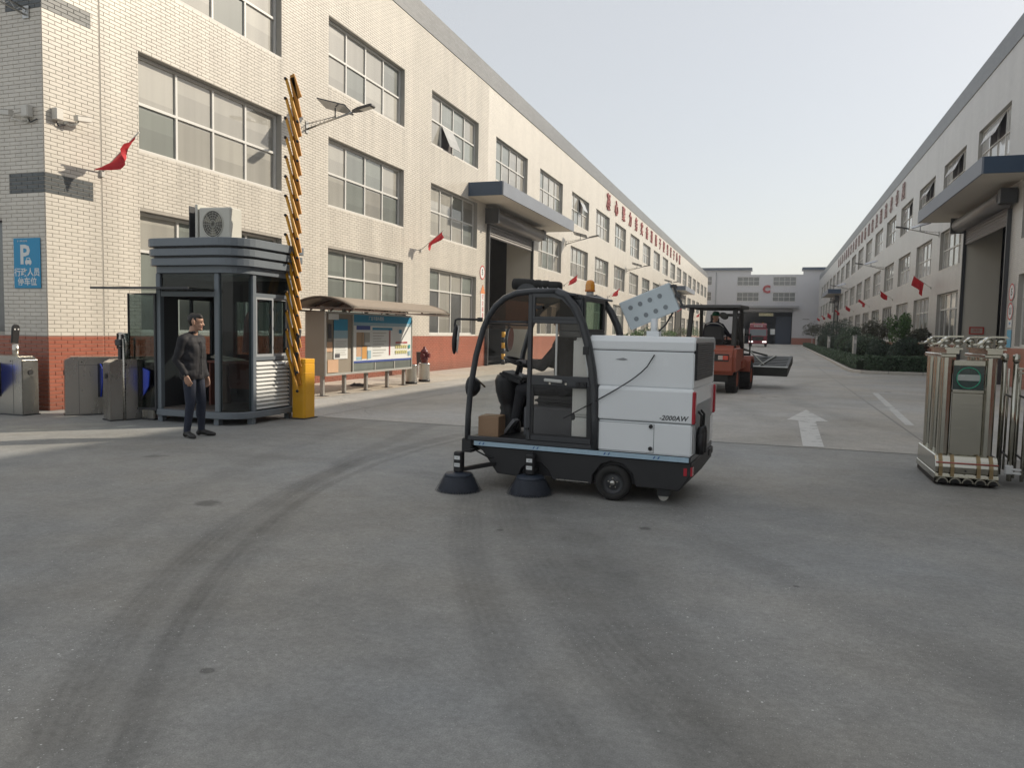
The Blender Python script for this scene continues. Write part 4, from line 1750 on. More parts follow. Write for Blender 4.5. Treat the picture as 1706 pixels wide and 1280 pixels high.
# back wall with a window onto the factory wall, left wall half glass
mb = MB()
mb.box(lx0 + 0.1, lx1 - 0.09, ly1 - 0.07, ly1 - 0.03, 0.2, 1.05)
mb.box(lx0 + 0.1, lx0 + 0.42, ly1 - 0.07, ly1 - 0.03, 1.05, 2.34)
mb.box(lx0 + 0.42, lx1 - 0.09, ly1 - 0.07, ly1 - 0.03, 1.95, 2.34)
mb.build('back_panel', booth_d, booth)
mb = MB()
for x in (lx0 + 0.42, lx0 + 0.85, lx1 - 0.14):
    mb.box(x, x + 0.05, ly1 - 0.075, ly1 - 0.025, 1.05, 1.95)
mb.build('back_window_frame', booth_d, booth)
mb = MB()
mb.box(lx0 + 0.47, lx1 - 0.14, ly1 - 0.052, ly1 - 0.048, 1.05, 1.95)
mb.build('back_pane', gl_booth, booth)
mb = MB()
mb.ring([(ly0 + 0.10, 0.2), (ly1 - 0.10, 0.2), (ly1 - 0.10, 2.34), (ly0 + 0.10, 2.34)],
        [(ly0 + 0.42, 1.05), (ly1 - 0.20, 1.05), (ly1 - 0.20, 1.95), (ly0 + 0.42, 1.95)], lx0 + 0.03, lx0 + 0.07, 'x')
mb.build('left_panel', booth_d, booth)
mb = MB()
mb.box(lx0 + 0.048, lx0 + 0.052, ly0 + 0.42, ly1 - 0.20, 1.05, 1.95)
mb.build('pane', gl_booth, booth)
mb = MB()
mb.box(lx0 + 0.03, lx0 + 0.075, ly0 + 0.72, ly0 + 0.76, 1.05, 1.95)
mb.build('window_bar', booth_d, booth)
# open glass door swung out to the left, on hinges at the left post
door = MB()
door.ring([(0, 0), (0.60, 0), (0.60, 1.86), (0, 1.86)], [(0.035, 0.05), (0.585, 0.012), (0.585, 1.848), (0.035, 1.82)], -0.015, 0.015, 'y')
d_o = door.build('door', booth_d, booth, loc=(lx0 + 0.02, ly0 - 0.005, 0.17))
d_o.rotation_euler = (0, 0, R(176))
mb = MB()
mb.box(0.035, 0.585, -0.004, 0.004, 0.03, 1.84)
mb.build('pane', gl_tint, d_o)
mb = MB()
mb.tube([(0.53, -0.05, 0.75), (0.53, -0.05, 1.15)], 0.014, 8)
mb.cyl((0.53, -0.05, 0.78), (0.53, 0.0, 0.78), 0.008)
mb.cyl((0.53, -0.05, 1.12), (0.53, 0.0, 1.12), 0.008)
mb.build('handle', STEEL, d_o)
# thin glass rain hood above the door
mb = MB()
mb.box(lx0 - 0.70, lx1 - 0.42, ly0 - 0.55, ly0 + 0.005, 2.075, 2.090)
mb.build('rain_hood', gl_tint, booth)
mb = MB()
mb.box(lx0 - 0.70, lx1 - 0.42, ly0 - 0.575, ly0 - 0.551, 2.066, 2.098)
mb.build('hood_edge', booth_d, booth)

# furniture standing inside the booth
desk_m = M('desk_wood', (0.16, 0.055, 0.04), 0.45, var=0.2)
t = thing('desk', 'dark red wooden desk inside the guard booth', 'desk', (BCX + 0.15, BCY + 0.2, 0.225))
mb = MB()
mb.box(-0.48, 0.48, -0.27, 0.27, 0.70, 0.74)
mb.build('desk_top', desk_m, t, bevel=0.005)
mb = MB()
mb.box(-0.46, -0.43, -0.25, 0.25, 0, 0.70)
mb.box(0.43, 0.46, -0.25, 0.25, 0, 0.70)
mb.box(-0.43, 0.43, 0.20, 0.23, 0.25, 0.70)
mb.build('desk_side', desk_m, t)
t = thing('newspaper', 'open newspapers heaped on the desk inside the guard booth', 'newspaper', (BCX - 0.02, BCY + 0.08, 0.967))
for k in range(4):
    mb = MB()
    mb.m = Matrix.Rotation(R(k * 23 - 30), 4, 'Z') @ Matrix.Rotation(R(3 + 2 * k), 4, 'Y')
    mb.box(-0.24, 0.22, -0.16, 0.15, 0.012 + 0.012 * k, 0.018 + 0.012 * k)
    mb.build('sheet', M('newsprint', (0.55, 0.52, 0.45), 0.8, var=0.2, vs=20), t)
t = thing('coat', 'pinkish coat hanging behind the side window of the guard booth', 'coat', (BX1 - 0.20, BY0 + 0.55, 1.12))
mb = MB()
mb.smooth = True
mb.m = Matrix.Diagonal((0.45, 1, 1, 1))
mb.lathe([(0.16, 0.0), (0.15, 0.1), (0.13, 0.3), (0.115, 0.5), (0.07, 0.62), (0.02, 0.66)], n=14)
for v in range(len(mb.v)):
    x, y, z = mb.v[v]
    k = 1 + 0.18 * sin(atan2(y, x) * 6)
    mb.v[v] = (x * k, y * k, z)
cm = M('coat_pink', (0.42, 0.24, 0.22), 0.8, var=0.2)
mb.build('coat_body', cm, t)
mb = MB()
mb.tube([(0, 0, 0.64), (0, 0, 0.70), (0.03, 0, 0.73), (0.0, 0, 0.76)], 0.006, 5)
mb.build('hanger', STEEL, t)

# ------------------------------------------------------------------ air conditioner on the booth
ac_m = M('ac_shell', (0.58, 0.57, 0.51), 0.45, var=0.06)
t = thing('air_conditioner', 'cream outdoor air conditioner unit standing on top of the guard booth', 'air conditioner', (-8.60, 10.42, 2.872), R(4))
t.scale = (0.86, 1, 1)
mb = MB()
mb.box(-0.31, 0.37, -0.15, 0.17, 0.03, 0.56)
mb.build('case', ac_m, t, bevel=0.02)
mb = MB()
mb.prism([(0.0 + 0.215 * cos(a * pi / 14), 0.295 + 0.215 * sin(a * pi / 14)) for a in range(28)], -0.1535, -0.1505, 'y')
mb.build('fan_recess', M('ac_dark', (0.09, 0.085, 0.07), 0.6), t)
mb = MB()
for r in (0.06, 0.10, 0.14, 0.18, 0.215):
    mb.tube([(r * cos(a * pi / 14), -0.158, 0.295 + r * sin(a * pi / 14)) for a in range(28)], 0.0035 if r < 0.2 else 0.01, 4, closed=True)
for k in range(16):
    a = k * pi / 8
    mb.tube([(0.03 * cos(a), -0.158, 0.295 + 0.03 * sin(a)), (0.215 * cos(a), -0.158, 0.295 + 0.215 * sin(a))], 0.003, 4)
mb.build('fan_grille', ac_m, t)
mb = MB()
for k in range(3):
    a = k * 2 * pi / 3 + 0.5
    mb.poly([(0.03 * cos(a), -0.1545, 0.295 + 0.03 * sin(a)), (0.2 * cos(a - 0.3), -0.1545, 0.295 + 0.2 * sin(a - 0.3)),
             (0.2 * cos(a + 0.35), -0.1560, 0.295 + 0.2 * sin(a + 0.35))])
mb.build('fan_blade', M('ac_blade', (0.30, 0.28, 0.22), 0.6), t)
mb = MB()
mb.box(-0.565, -0.552, -0.10, 0.14, 0.02, 0.60)
mb.box(-0.55, -0.33, -0.10, 0.14, 0.02, 0.045)
mb.box(-0.55, -0.345, 0.12, 0.14, 0.045, 0.60)
mb.build('side_frame', DARK, t)
mb = MB()
mb.box(-0.38, -0.325, -0.16, 0.175, 0.03, 0.61)
mb.build('side_panel', ac_m, t, bevel=0.006)
for x in (-0.2, 0.3):
    mb = MB()
    mb.box(x - 0.03, x + 0.03, -0.17, 0.19, 0.0, 0.03)
    mb.build('foot', DARK, t)

# ------------------------------------------------------------------ folding boom barrier
t = thing('boom_barrier', 'yellow folding boom barrier raised upright on its yellow cabinet beside the booth', 'barrier', (-7.55, 11.15, 0))
mb = MB()
mb.prism([(-0.04, -0.16), (0.16, -0.16), (0.19, -0.13), (0.19, 0.14), (0.16, 0.17), (-0.04, 0.17), (-0.07, 0.14), (-0.07, -0.13)], 0.0, 0.93)
cab = mb.build('cabinet', yel, t, bevel=0.008)
mb = MB()
mb.prism([(-0.045, -0.165), (0.165, -0.165), (0.195, -0.135), (0.195, 0.145), (0.165, 0.175), (-0.045, 0.175), (-0.075, 0.145), (-0.075, -0.135)], 0.76, 0.775)
mb.prism([(-0.04, -0.16), (0.16, -0.16), (0.19, -0.13), (0.19, 0.14), (0.16, 0.17), (-0.04, 0.17), (-0.07, 0.14), (-0.07, -0.13)], 0.931, 1.01)
mb.build('cabinet_lid', yel, cab, bevel=0.02)
mb = MB()
mb.box(-0.09, 0.21, -0.19, 0.2, 0, 0.02)
mb.build('foot_plate', DARK, cab)
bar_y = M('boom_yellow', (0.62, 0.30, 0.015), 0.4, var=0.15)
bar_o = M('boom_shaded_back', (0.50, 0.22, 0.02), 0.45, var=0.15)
P_ = 0.313
n_ = 16
lean = lambda z: 0.02
for k in range(n_):
    z = 0.47 + k * P_
    for sgn, yy, w, mt in ((1, -0.245, 0.034, bar_y),):
        if z + 0.74 > 5.75:
            continue
        mb = MB()
        mb.bar((0.10 + lean(z), yy, z), (-0.13 + lean(z + 0.72), yy, z + 0.72), 0.036, 0.030, (0, 1, 0))
        bo = mb.build('boom_bar', mt, t)
        if yy < -0.2:
            mb = MB()
            mb.ball((0.10 + lean(z), yy - 0.02, z + 0.01), 0.026, 8, 5)
            mb.build('end_cap', BLACK, bo)
            mb = MB()
            mb.ball((-0.13 + lean(z + 0.72), yy - 0.02, z + 0.71), 0.026, 8, 5)
            mb.build('end_cap', BLACK, bo)
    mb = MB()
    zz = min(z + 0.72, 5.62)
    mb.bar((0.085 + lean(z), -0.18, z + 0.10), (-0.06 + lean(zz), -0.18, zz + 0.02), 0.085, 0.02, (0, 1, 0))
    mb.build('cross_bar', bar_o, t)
mb = MB()
mb.bar((0.03, -0.18, 0.74), (0.10, -0.18, 1.5), 0.05, 0.05, (0, 1, 0))
mb.build('pivot_arm', DARK, t)

# ------------------------------------------------------------------ notice shelter
notice = thing('notice_shelter', 'long notice board with curved brown roof, posters behind glass and five steel posts', 'notice board', (-9.35, 16.95, 0), pi / 2)
# local x runs along the wall (away from the viewer), -y faces the road
nb_grey = M('notice_case', (0.30, 0.26, 0.21), 0.5, var=0.1)
post_m = M('notice_post', (0.36, 0.35, 0.33), 0.4, 0.4)
YO = 16.95
for y in (14.86, 15.78, 16.8, 17.9, 18.85):
    mb = MB()
    mb.box(y - YO - 0.04, y - YO + 0.04, 0.10, 0.18, 0.015, 2.02)
    p = mb.build('post', post_m, notice, bevel=0.005)
    mb = MB()
    mb.box(y - YO - 0.11, y - YO + 0.11, 0.03, 0.25, 0.0, 0.016)
    mb.build('base_plate', DARK, p)
u0, u1 = 14.75 - YO, 19.05 - YO
mb = MB()
mb.box(u0, u1, 0.02, 0.52, 0.46, 1.90)
mb.build('case', nb_grey, notice, bevel=0.01)
# slim aluminium framing
fr_m = M('notice_frame', (0.50, 0.50, 0.47), 0.4, 0.3)
for a, b, c, d in ((u0, u1, 0.46, 0.51), (u0, u1, 1.86, 1.90), (u0, u0 + 0.04, 0.51, 1.86), (u1 - 0.04, u1, 0.51, 1.86), (-1.04, -1.0, 0.51, 1.86)):
    mb = MB()
    mb.box(a, b, -0.015, 0.019, c, d)
    mb.build('frame_bar', fr_m, notice)
for a, b in ((-1.0, 0.02), (0.06, 1.05), (1.09, u1 - 0.04)):
    mb = MB()
    mb.box(a, b, 0.005, 0.018, 0.51, 0.70)
    mb.build('lower_pane', pane_g, notice)
for x in (0.04, 1.07):
    mb = MB()
    mb.box(x - 0.02, x + 0.02, -0.012, 0.019, 0.51, 0.70)
    mb.build('frame_bar', fr_m, notice)


def poster(name, parent, quads, cols, y=0.0):
    """flat printed sheet: coloured fields, each a hair in front of the one below"""
    mb = MB()
    names = []
    for k, (a, b, c, d, col) in enumerate(quads):
        if col not in names:
            names.append(col)
        mb.k = names.index(col)
        mb.poly([(a, y - 0.0006 * k, c), (b, y - 0.0006 * k, c), (b, y - 0.0006 * k, d), (a, y - 0.0006 * k, d)])
    return mb.build(name, [cols[n] for n in names], parent)


pc = {'w': M('poster_white', (0.80, 0.82, 0.81), 0.5, var=0.05), 'b': M('poster_blue', (0.03, 0.28, 0.48), 0.5), 'n': M('poster_navy', (0.06, 0.10, 0.34), 0.5),
      'l': M('poster_light_blue', (0.34, 0.52, 0.62), 0.5), 'o': M('poster_orange', (0.66, 0.34, 0.10), 0.5), 'g': M('poster_grey', (0.45, 0.45, 0.42), 0.5),
      'r': M('poster_red', (0.45, 0.04, 0.05), 0.5), 'y': M('poster_yellow', (0.66, 0.62, 0.30), 0.5), 't': M('poster_teal', (0.05, 0.36, 0.35), 0.5),
      'k': M('poster_ink', (0.08, 0.08, 0.09), 0.6), 'p': M('poster_tan', (0.48, 0.34, 0.22), 0.5), 'q': M('poster_orange_light', (0.62, 0.40, 0.26), 0.5)}
qs = [(-0.98, 2.06, 0.71, 1.87, 'w'), (-0.98, 2.06, 1.68, 1.87, 'b'), (-0.98, 2.06, 0.71, 0.76, 'n'),
      (-0.98, 2.06, 1.60, 1.68, 'l'), (-0.86, -0.20, 1.50, 1.60, 'n'), (-0.86, -0.5, 1.12, 1.44, 'p'), (-0.49, -0.22, 1.20, 1.44, 'g'), (-0.86, -0.62, 0.86, 1.10, 'q'),
      (-0.60, -0.36, 0.80, 1.12, 'o'), (-0.86, -0.62, 0.78, 0.85, 'l'), (-0.34, -0.16, 0.80, 1.0, 'l'), (-0.10, 0.95, 1.50, 1.56, 'b')]
for k in range(9):
    qs.append((-0.08, 0.62 - 0.13 * (k % 3), 1.42 - k * 0.07, 1.435 - k * 0.07, 'g'))
qs += [(0.78, 0.83, 0.86, 1.50, 'r'), (1.12, 1.80, 1.16, 1.20, 'r')]
for r_ in range(2):
    for k in range(6):
        qs.append((1.12 + k * 0.115, 1.20 + k * 0.115, 1.03 - 0.14 * r_, 1.12 - 0.14 * r_, 'y'))
qs += [(1.86, 1.96, 1.02, 1.12, 't'), (1.86, 1.98, 0.83, 0.95, 'l'), (1.30, 1.45, 1.42, 1.52, 'b')]
po = poster('site_plan_poster', notice, qs, pc, y=0.0)
text('厂区平面布置图', 0.11, pc['w'], po, (0.1, -0.008, 1.775), depth=0.0005)
text('安全须知', 0.05, pc['w'], po, (1.46, -0.016, 1.18), depth=0.0005)
mb = MB()
for a, b in (((-0.62, 0.78), (-0.62, 1.44)), ((-0.49, 1.12), (-0.49, 1.44)), ((-0.86, 1.11), (-0.22, 1.11)), ((-0.35, 0.78), (-0.35, 1.11))):
    mb.bar((a[0], -0.016, a[1]), (b[0], -0.016, b[1]), 0.012, 0.002, (0, 1, 0))
mb.build('plan_line', pc['k'], po)
qs = [(u0 + 0.35, -1.25, 0.83, 1.74, 'w'), (u0 + 0.35, -1.25, 1.48, 1.74, 'b'), (u0 + 0.35, -1.25, 1.30, 1.48, 'l')]
for k in range(7):
    qs.append((u0 + 0.42, -1.32 - 0.05 * (k % 2), 1.22 - 0.05 * k, 1.232 - 0.05 * k, 'g'))
qs += [(u0 + 0.4, u0 + 0.6, 0.86, 0.95, 'k')]
poster('blue_poster', notice, qs, pc, y=0.0)
poster('paper_notice', notice, [(u0 + 0.12, u0 + 0.55, 1.72, 1.85, 'w')], pc, y=-0.006)
poster('torn_poster', notice, [(u0 + 0.06, u0 + 0.30, 1.00, 1.22, 'q'), (u0 + 0.1, u0 + 0.55, 0.53, 0.82, 'q'), (u0 + 0.12, u0 + 0.26, 1.30, 1.62, 'k')], pc, y=-0.0)
# curved roof on ribs
roofb = M('shelter_roof_brown', (0.30, 0.245, 0.19), 0.45, var=0.12)
prof = [(-1.02 + 1.62 * i / 14, 1.955 + 0.245 * sin(pi * i / 14) ** 0.8) for i in range(15)]
mb = MB()
mb.smooth = True
v0, v1 = 14.2 - YO, 19.3 - YO
rows = []
for u in [v0 + (v1 - v0) * k / 16 for k in range(17)]:
    rows.append([(mb.vert((u, a, b)), mb.vert((u, a, b + 0.015))) for a, b in prof])
for A, B in zip(rows, rows[1:]):
    for i in range(len(prof) - 1):
        mb.face((A[i][1], A[i + 1][1], B[i + 1][1], B[i][1]))
        mb.face((A[i][0], B[i][0], B[i + 1][0], A[i + 1][0]))
mb.smooth = False
for A in (rows[0], rows[-1]):
    for i in range(len(prof) - 1):
        mb.face((A[i][0], A[i + 1][0], A[i + 1][1], A[i][1]))
for i in (0, len(prof) - 1):
    for A, B in zip(rows, rows[1:]):
        mb.face((A[i][0], B[i][0], B[i][1], A[i][1]))
roof = mb.build('roof', roofb, notice)
for u in [v0 + 0.05 + (v1 - v0 - 0.1) * k / 6 for k in range(7)]:
    mb = MB()
    mb.tube([(u, a, b - 0.022) for a, b in prof], 0.018, 6)
    mb.build('rib', M('shelter_rib', (0.10, 0.07, 0.055), 0.5), roof)
for a in (-0.99, -0.24, 0.56):
    mb = MB()
    zz = min(prof, key=lambda p: abs(p[0] - a))[1] - 0.05
    mb.bar((v0, a, zz), (v1, a, zz), 0.035, 0.035)
    mb.build('purlin', M('shelter_rib', (0.10, 0.07, 0.055), 0.5), roof)

for u in (v0 + 0.02, v1 - 0.02):
    mb = MB()
    mb.bar((u, -1.02, 1.955), (u, 0.6, 1.955), 0.035, 0.035)
    mb.build('end_beam', MATS['shelter_rib'], roof)

# litter bins, hydrant
def steel_bin(label, loc):
    t = thing('litter_bin', label, 'bin', loc, 0, 'steel bins by the wall')
    mb = MB()
    mb.lathe([(0.0, 0.0), (0.17, 0.0), (0.17, 0.07), (0.155, 0.07)], n=20)
    mb.build('base', BLACK, t)
    mb = MB()
    mb.lathe([(0.155, 0.07), (0.155, 0.50), (0.165, 0.51), (0.165, 0.54), (0.13, 0.545)], n=24)
    mb.build('drum', STEEL_B, t)
    mb = MB()
    mb.lathe([(0.128, 0.544), (0.12, 0.48), (0.0, 0.48)], n=20)
    mb.build('ash_tray', DARK, t)


steel_bin('round steel litter bin standing at the far end of the notice shelter', (-9.55, 19.45, 0.009))
steel_bin('round steel litter bin standing in front of the red hydrant', (-9.62, 20.45, 0.009))
t = thing('litter_bin', 'dark tapered bin against the wall behind the steel bin', 'bin', (-11.0, 23.2, 0.009))
mb = MB()
mb.m = Matrix.Rotation(pi / 4, 4, 'Z')
mb.lathe([(0.0, 0.0), (0.17, 0.0), (0.21, 0.78), (0.18, 0.78), (0.15, 0.1)], n=4, smooth=False)
mb.build('tub', M('bin_dark', (0.07, 0.06, 0.06), 0.6), t)
t = thing('fire_hydrant', 'dark red fire hydrant standing by the wall behind a steel bin', 'hydrant', (-9.98, 21.2, 0.009))
t.scale = (1, 1, 1.08)
hyd = M('hydrant_red', (0.13, 0.014, 0.018), 0.4, var=0.2)
mb = MB()
mb.lathe([(0.0, 0.0), (0.15, 0.0), (0.15, 0.03), (0.085, 0.04), (0.085, 0.56), (0.12, 0.57), (0.12, 0.61), (0.10, 0.62), (0.105, 0.76), (0.12, 0.77), (0.12, 0.79),
          (0.09, 0.84), (0.045, 0.875), (0.04, 0.93), (0.0, 0.94)], n=18)
mb.build('barrel', hyd, t)
mb = MB()
for d in ((0.16, 0, 0), (0, -0.16, 0), (0, 0.16, 0)):
    mb.cyl((0, 0, 0.69), (d[0], d[1], 0.69), 0.055, n=12)
    mb.cyl((d[0] * 0.9, d[1] * 0.9, 0.69), (d[0] * 1.1, d[1] * 1.1, 0.69), 0.068, n=8)
mb.build('outlet', hyd, t)
t = thing('standpipe', 'white bent pipe coming out of the red wall base by the hydrant', 'pipe', (-10.6, 22.2, 0.009))
mb = MB()
mb.tube([(0, -0.12, 0), (0, -0.12, 0.34), (0, -0.08, 0.42), (0, 0, 0.45), (0, 0.08, 0.42), (0, 0.12, 0.34), (0, 0.12, 0)], 0.03, 8)
mb.build('pipe', WHITEP, t)
t = thing('rag', 'dark rag dropped on the paving behind the notice posts', 'rag', (-10.35, 17.9, 0.012))
mb = MB()
mb.smooth = True
for i in range(7):
    for j in range(5):
        mb.vert((-0.25 + i * 0.085 + 0.02 * sin(j * 3), -0.16 + j * 0.08 + 0.03 * sin(i * 2.1), 0.015 + 0.06 * abs(sin(i * 1.7 + j)) * (0 < i < 6) * (0 < j < 4)))
for i in range(6):
    for j in range(4):
        a = i * 5 + j
        mb.face((a, a + 5, a + 6, a + 1))
mb.build('cloth', M('rag_dark', (0.05, 0.045, 0.05), 0.9), t)

# ------------------------------------------------------------------ turnstiles
blue_flap = M('flap_blue', (0.01, 0.06, 0.62), 0.2, coat=0.5)
led = M('led_white', (0.8, 0.8, 0.8), 0.4)


def turnstile(label, loc, rz, L=1.2, W=0.30, H=0.97, flap=0, reader=None, dark=False):
    """cabinet along local x, its end facing -x"""
    t = thing('turnstile', label, 'turnstile', loc, rz, 'turnstiles beside the guard booth')
    st = STEEL_B
    mb = MB()
    c = 0.10
    mb.prism([(0, 0.015), (L, 0.015), (L, H - 0.05), (L - c, H), (c, H), (0, H - 0.05)], -W / 2, W / 2, 'y')
    body = mb.build('cabinet', st, t, bevel=0.012, seg=2)
    mb = MB()
    mb.box(-0.01, L + 0.01, -W / 2 - 0.01, W / 2 + 0.01, 0, 0.02)
    mb.build('base_plate', DARK, t)
    mb = MB()
    mb.box(0.1, L - 0.1, -W / 2 + 0.02, W / 2 - 0.02, H + 0.0005, H + 0.006)
    mb.build('top_plate', STEEL, t)
    mb = MB()
    mb.cyl((-0.003, 0, H - 0.26), (-0.010, 0, H - 0.26), 0.045, n=18)
    mb.build('card_reader', BLACK, t)
    for sgn in (-1, 1):
        mb = MB()
        for k in range(4):
            z = 0.10 + k * 0.026
            mb.box(L * 0.55, L * 0.55 + 0.14, sgn * (W / 2 + 0.001), sgn * (W / 2 + 0.004), z, z + 0.008)
        mb.build('vent_slot', louv_m, t)
        mb = MB()
        mb.box(0.20, 0.205, sgn * (W / 2 + 0.0005), sgn * (W / 2 + 0.002), 0.03, H - 0.06)
        mb.box(0.2, L - 0.12, sgn * (W / 2 + 0.0005), sgn * (W / 2 + 0.002), H - 0.13, H - 0.124)
        mb.build('panel_seam', DARK, t)
        for k in range(2):
            mb = MB()
            mb.cyl((0.25 + k * 0.5, sgn * (W / 2 + 0.001), H - 0.08), (0.25 + k * 0.5, sgn * (W / 2 + 0.004), H - 0.08), 0.012, n=8)
            mb.build('sensor', BLACK, t)
    for sgn in ((-1,) if flap < 0 else (1,) if flap > 0 else ()):
        mb = MB()
        y0 = sgn * W / 2
        mb.prism([(L * 0.33, 0.30), (L * 0.39, 0.30), (L * 0.39, 0.86), (L * 0.33, 0.86)], y0, y0 + sgn * 0.004, 'y')
        mb.build('flap_slot', BLACK, t)
        mb = MB()
        xx = L * 0.36
        mb.prism([(y0, 0.86), (y0 + sgn * 0.34, 0.80), (y0 + sgn * 0.30, 0.55), (y0, 0.30)], xx - 0.008, xx + 0.008, 'x')
        mb.build('flap', blue_flap, t)
    if reader:
        kind, x = reader
        mb = MB()
        top = H + (0.20 if kind == 'face' else 0.42)
        mb.cyl((x, 0, H + 0.002), (x, 0, top), 0.05, n=14)
        p = mb.build('reader_post', STEEL, t)
        if kind == 'face':
            mb = MB()
            mb.m = Matrix.Translation((x, 0, H + 0.36)) @ Matrix.Rotation(R(-8), 4, 'Y')
            mb.prism([(-0.06, -0.15), (0.06, -0.15), (0.065, 0.10)] + arc(0, 0.10, 0.065, 10, 170, 6) + [(-0.065, 0.10)], -0.02, 0.02, 'x')
            f = mb.build('face_reader', BLACK, t, bevel=0.006)
            for dy in (-0.03, 0.03):
                mb = MB()
                mb.m = Matrix.Translation((x, 0, H + 0.36)) @ Matrix.Rotation(R(-8), 4, 'Y')
                mb.cyl((-0.021, dy, 0.085), (-0.026, dy, 0.085), 0.014, n=10)
                mb.build('reader_lamp', led, f)
        else:
            mb = MB()
            mb.box(x - 0.062, x - 0.045, -0.035, 0.035, H + 0.14, H + 0.40)
            mb.build('reader_screen', BLACK, p)
    return t


turnstile('steel turnstile with a black face reader and bright end panel, before the gable', (-11.55, 9.42, 0), pi, L=1.42, flap=1, reader=('face', 0.32))
turnstile('steel turnstile at the foot of the brick corner with a plain post on top', (-11.10, 9.66, 0), R(52), L=1.45, flap=-1, reader=('post', 0.85))
turnstile('steel turnstile in the middle, with a tall slotted reader post on its top', (-9.95, 9.42, 0), R(66), L=1.3, flap=-1, reader=('post', 0.30))
turnstile('shadowed turnstile against the guard booth, seen through the open glass door', (-9.52, 9.80, 0), R(88), L=1.2, flap=1, reader=('post', 0.6))
# steel rail with a hooked top between the turnstiles and the booth door
t = thing('guard_rail', 'narrow steel rail post with a chain block beside the open booth door', 'rail', (-9.72, 9.55, 0))
mb = MB()
mb.tube([(0, 0, 0), (0, 0, 1.30)], 0.022, 8)
mb.build('post', STEEL, t)
mb = MB()
mb.cbox((-0.09, 0, 1.24), (0.11, 0.08, 0.10))
mb.cbox((-0.07, 0, 1.04), (0.05, 0.06, 0.28))
mb.build('lock_block', DARK, t, bevel=0.01)
# ------------------------------------------------------------------ road sweeper
sw_white = M('sweeper_white', (0.85, 0.88, 0.895), 0.24, var=0.055, vs=1.6, coat=0.5)
sw_black = M('sweeper_chassis', (0.022, 0.022, 0.024), 0.5, var=0.25)
sw_grey = M('sweeper_frame', (0.045, 0.048, 0.054), 0.38, var=0.12, coat=0.2)
film_m = M('blue_film', (0.40, 0.55, 0.66), 0.25, var=0.12, vs=6)
film_mark = M('film_mark', (0.04, 0.12, 0.36), 0.4)
cab_clear = GLASS('cab_glass', (0.90, 0.92, 0.91), 1.35)
cab_tint = GLASS('cab_glass_tinted', (0.50, 0.45, 0.42), 1.4)
cab_brown = GLASS('cab_glass_brown', (0.50, 0.36, 0.27), 1.4)
light_r = M('tail_light_red', (0.42, 0.02, 0.035), 0.2, coat=0.6)
WD = 1.28
sw = thing('road_sweeper', 'white ride-on road sweeper with dark rounded cab, round brushes and amber beacon', 'sweeper', (-1.34, 6.92, 0), R(176))

mb = MB()
mb.prism([(-0.60, 0.15), (-0.70, 0.30), (-0.70, 0.408), (1.42, 0.408), (1.34, 0.36), (1.18, 0.15), (0.95, 0.14), (0.92, 0.22), (0.84, 0.29), (0.72, 0.29),
          (0.64, 0.22), (0.60, 0.14), (0.21, 0.13), (0.205, 0.22), (0.13, 0.325), (0.03, 0.365), (-0.08, 0.345), (-0.17, 0.27), (-0.205, 0.15)], -WD + 0.02, -0.03, 'y')
mb.build('chassis', sw_black, sw, bevel=0.008)
mb = MB()
mb.box(-0.30, 1.0, -WD + 0.05, -0.09, 0.16, 0.38)
mb.build('under_tray', sw_black, sw)
mb = MB()
mb.box(0.24, 0.56, -0.028, -0.018, 0.145, 0.155)
mb.build('skirt_edge', STEEL_B, sw)
mb = MB()
mb.box(-0.695, 1.44, -WD, -0.012, 0.41, 0.462)
mb.build('deck', sw_grey, sw, bevel=0.006)
mb = MB()
mb.box(-0.68, 1.42, -0.0115, -0.004, 0.414, 0.458)
fl = mb.build('protective_film', film_m, sw)
for x in (1.37, 1.33, 0.80, 0.76, 0.1, 0.06, -0.36, -0.40):
    mb = MB()
    mb.poly([(x, -0.0035, 0.425), (x - 0.012, -0.0035, 0.425), (x - 0.026, -0.0035, 0.448), (x - 0.014, -0.0035, 0.448)])
    mb.build('film_print', film_mark, fl)
mb = MB()
mb.box(1.445, 1.56, -WD, -0.005, 0.335, 0.475)
mb.build('bumper', sw_black, sw, bevel=0.012)

# body: stacked white panels, each a little proud of the one above
mb = MB()
mb.box(-0.70, 0.16, -WD + 0.01, -0.008, 0.464, 0.748)
mb.build('lower_panel', sw_white, sw, bevel=0.012, seg=2)
mb = MB()
mb.box(-0.695, 0.165, -WD + 0.02, -0.025, 0.7485, 0.7595)
mb.build('panel_gap', M('panel_gap_grey', (0.26, 0.28, 0.29), 0.5), sw)
mb = MB()
mb.prism([(-0.006, 0.76), (-0.006, 1.035), (-0.016, 1.058), (-0.030, 1.066), (-WD + 0.03, 1.066), (-WD + 0.01, 1.05), (-WD + 0.01, 0.76)], -0.70, 0.165, 'x')
mb.build('middle_panel', sw_white, sw, bevel=0.008, seg=2)
mb = MB()
mb.box(-0.695, 0.25, -WD + 0.03, -0.034, 1.067, 1.389)
mb.build('upper_panel', sw_white, sw, bevel=0.01, seg=2)
mb = MB()
mb.box(-0.69, 0.25, -WD + 0.04, -0.045, 1.3895, 1.3965)
mb.build('panel_gap', BLACK, sw)
mb = MB()
mb.prism([(-0.030, 1.397), (-0.030, 1.475), (-0.062, 1.525), (-WD + 0.06, 1.525), (-WD + 0.02, 1.48), (-WD + 0.02, 1.397)], -0.70, 0.27, 'x')
mb.build('lid', sw_white, sw, bevel=0.01, seg=2)
# part of the tank that reaches into the cab
mb = MB()
mb.box(0.168, 0.44, -WD + 0.2, -0.06, 0.50, 0.745)
mb.box(0.252, 0.44, -WD + 0.2, -0.06, 0.752, 1.50)
mb.build('tank', sw_white, sw, bevel=0.03, seg=3)
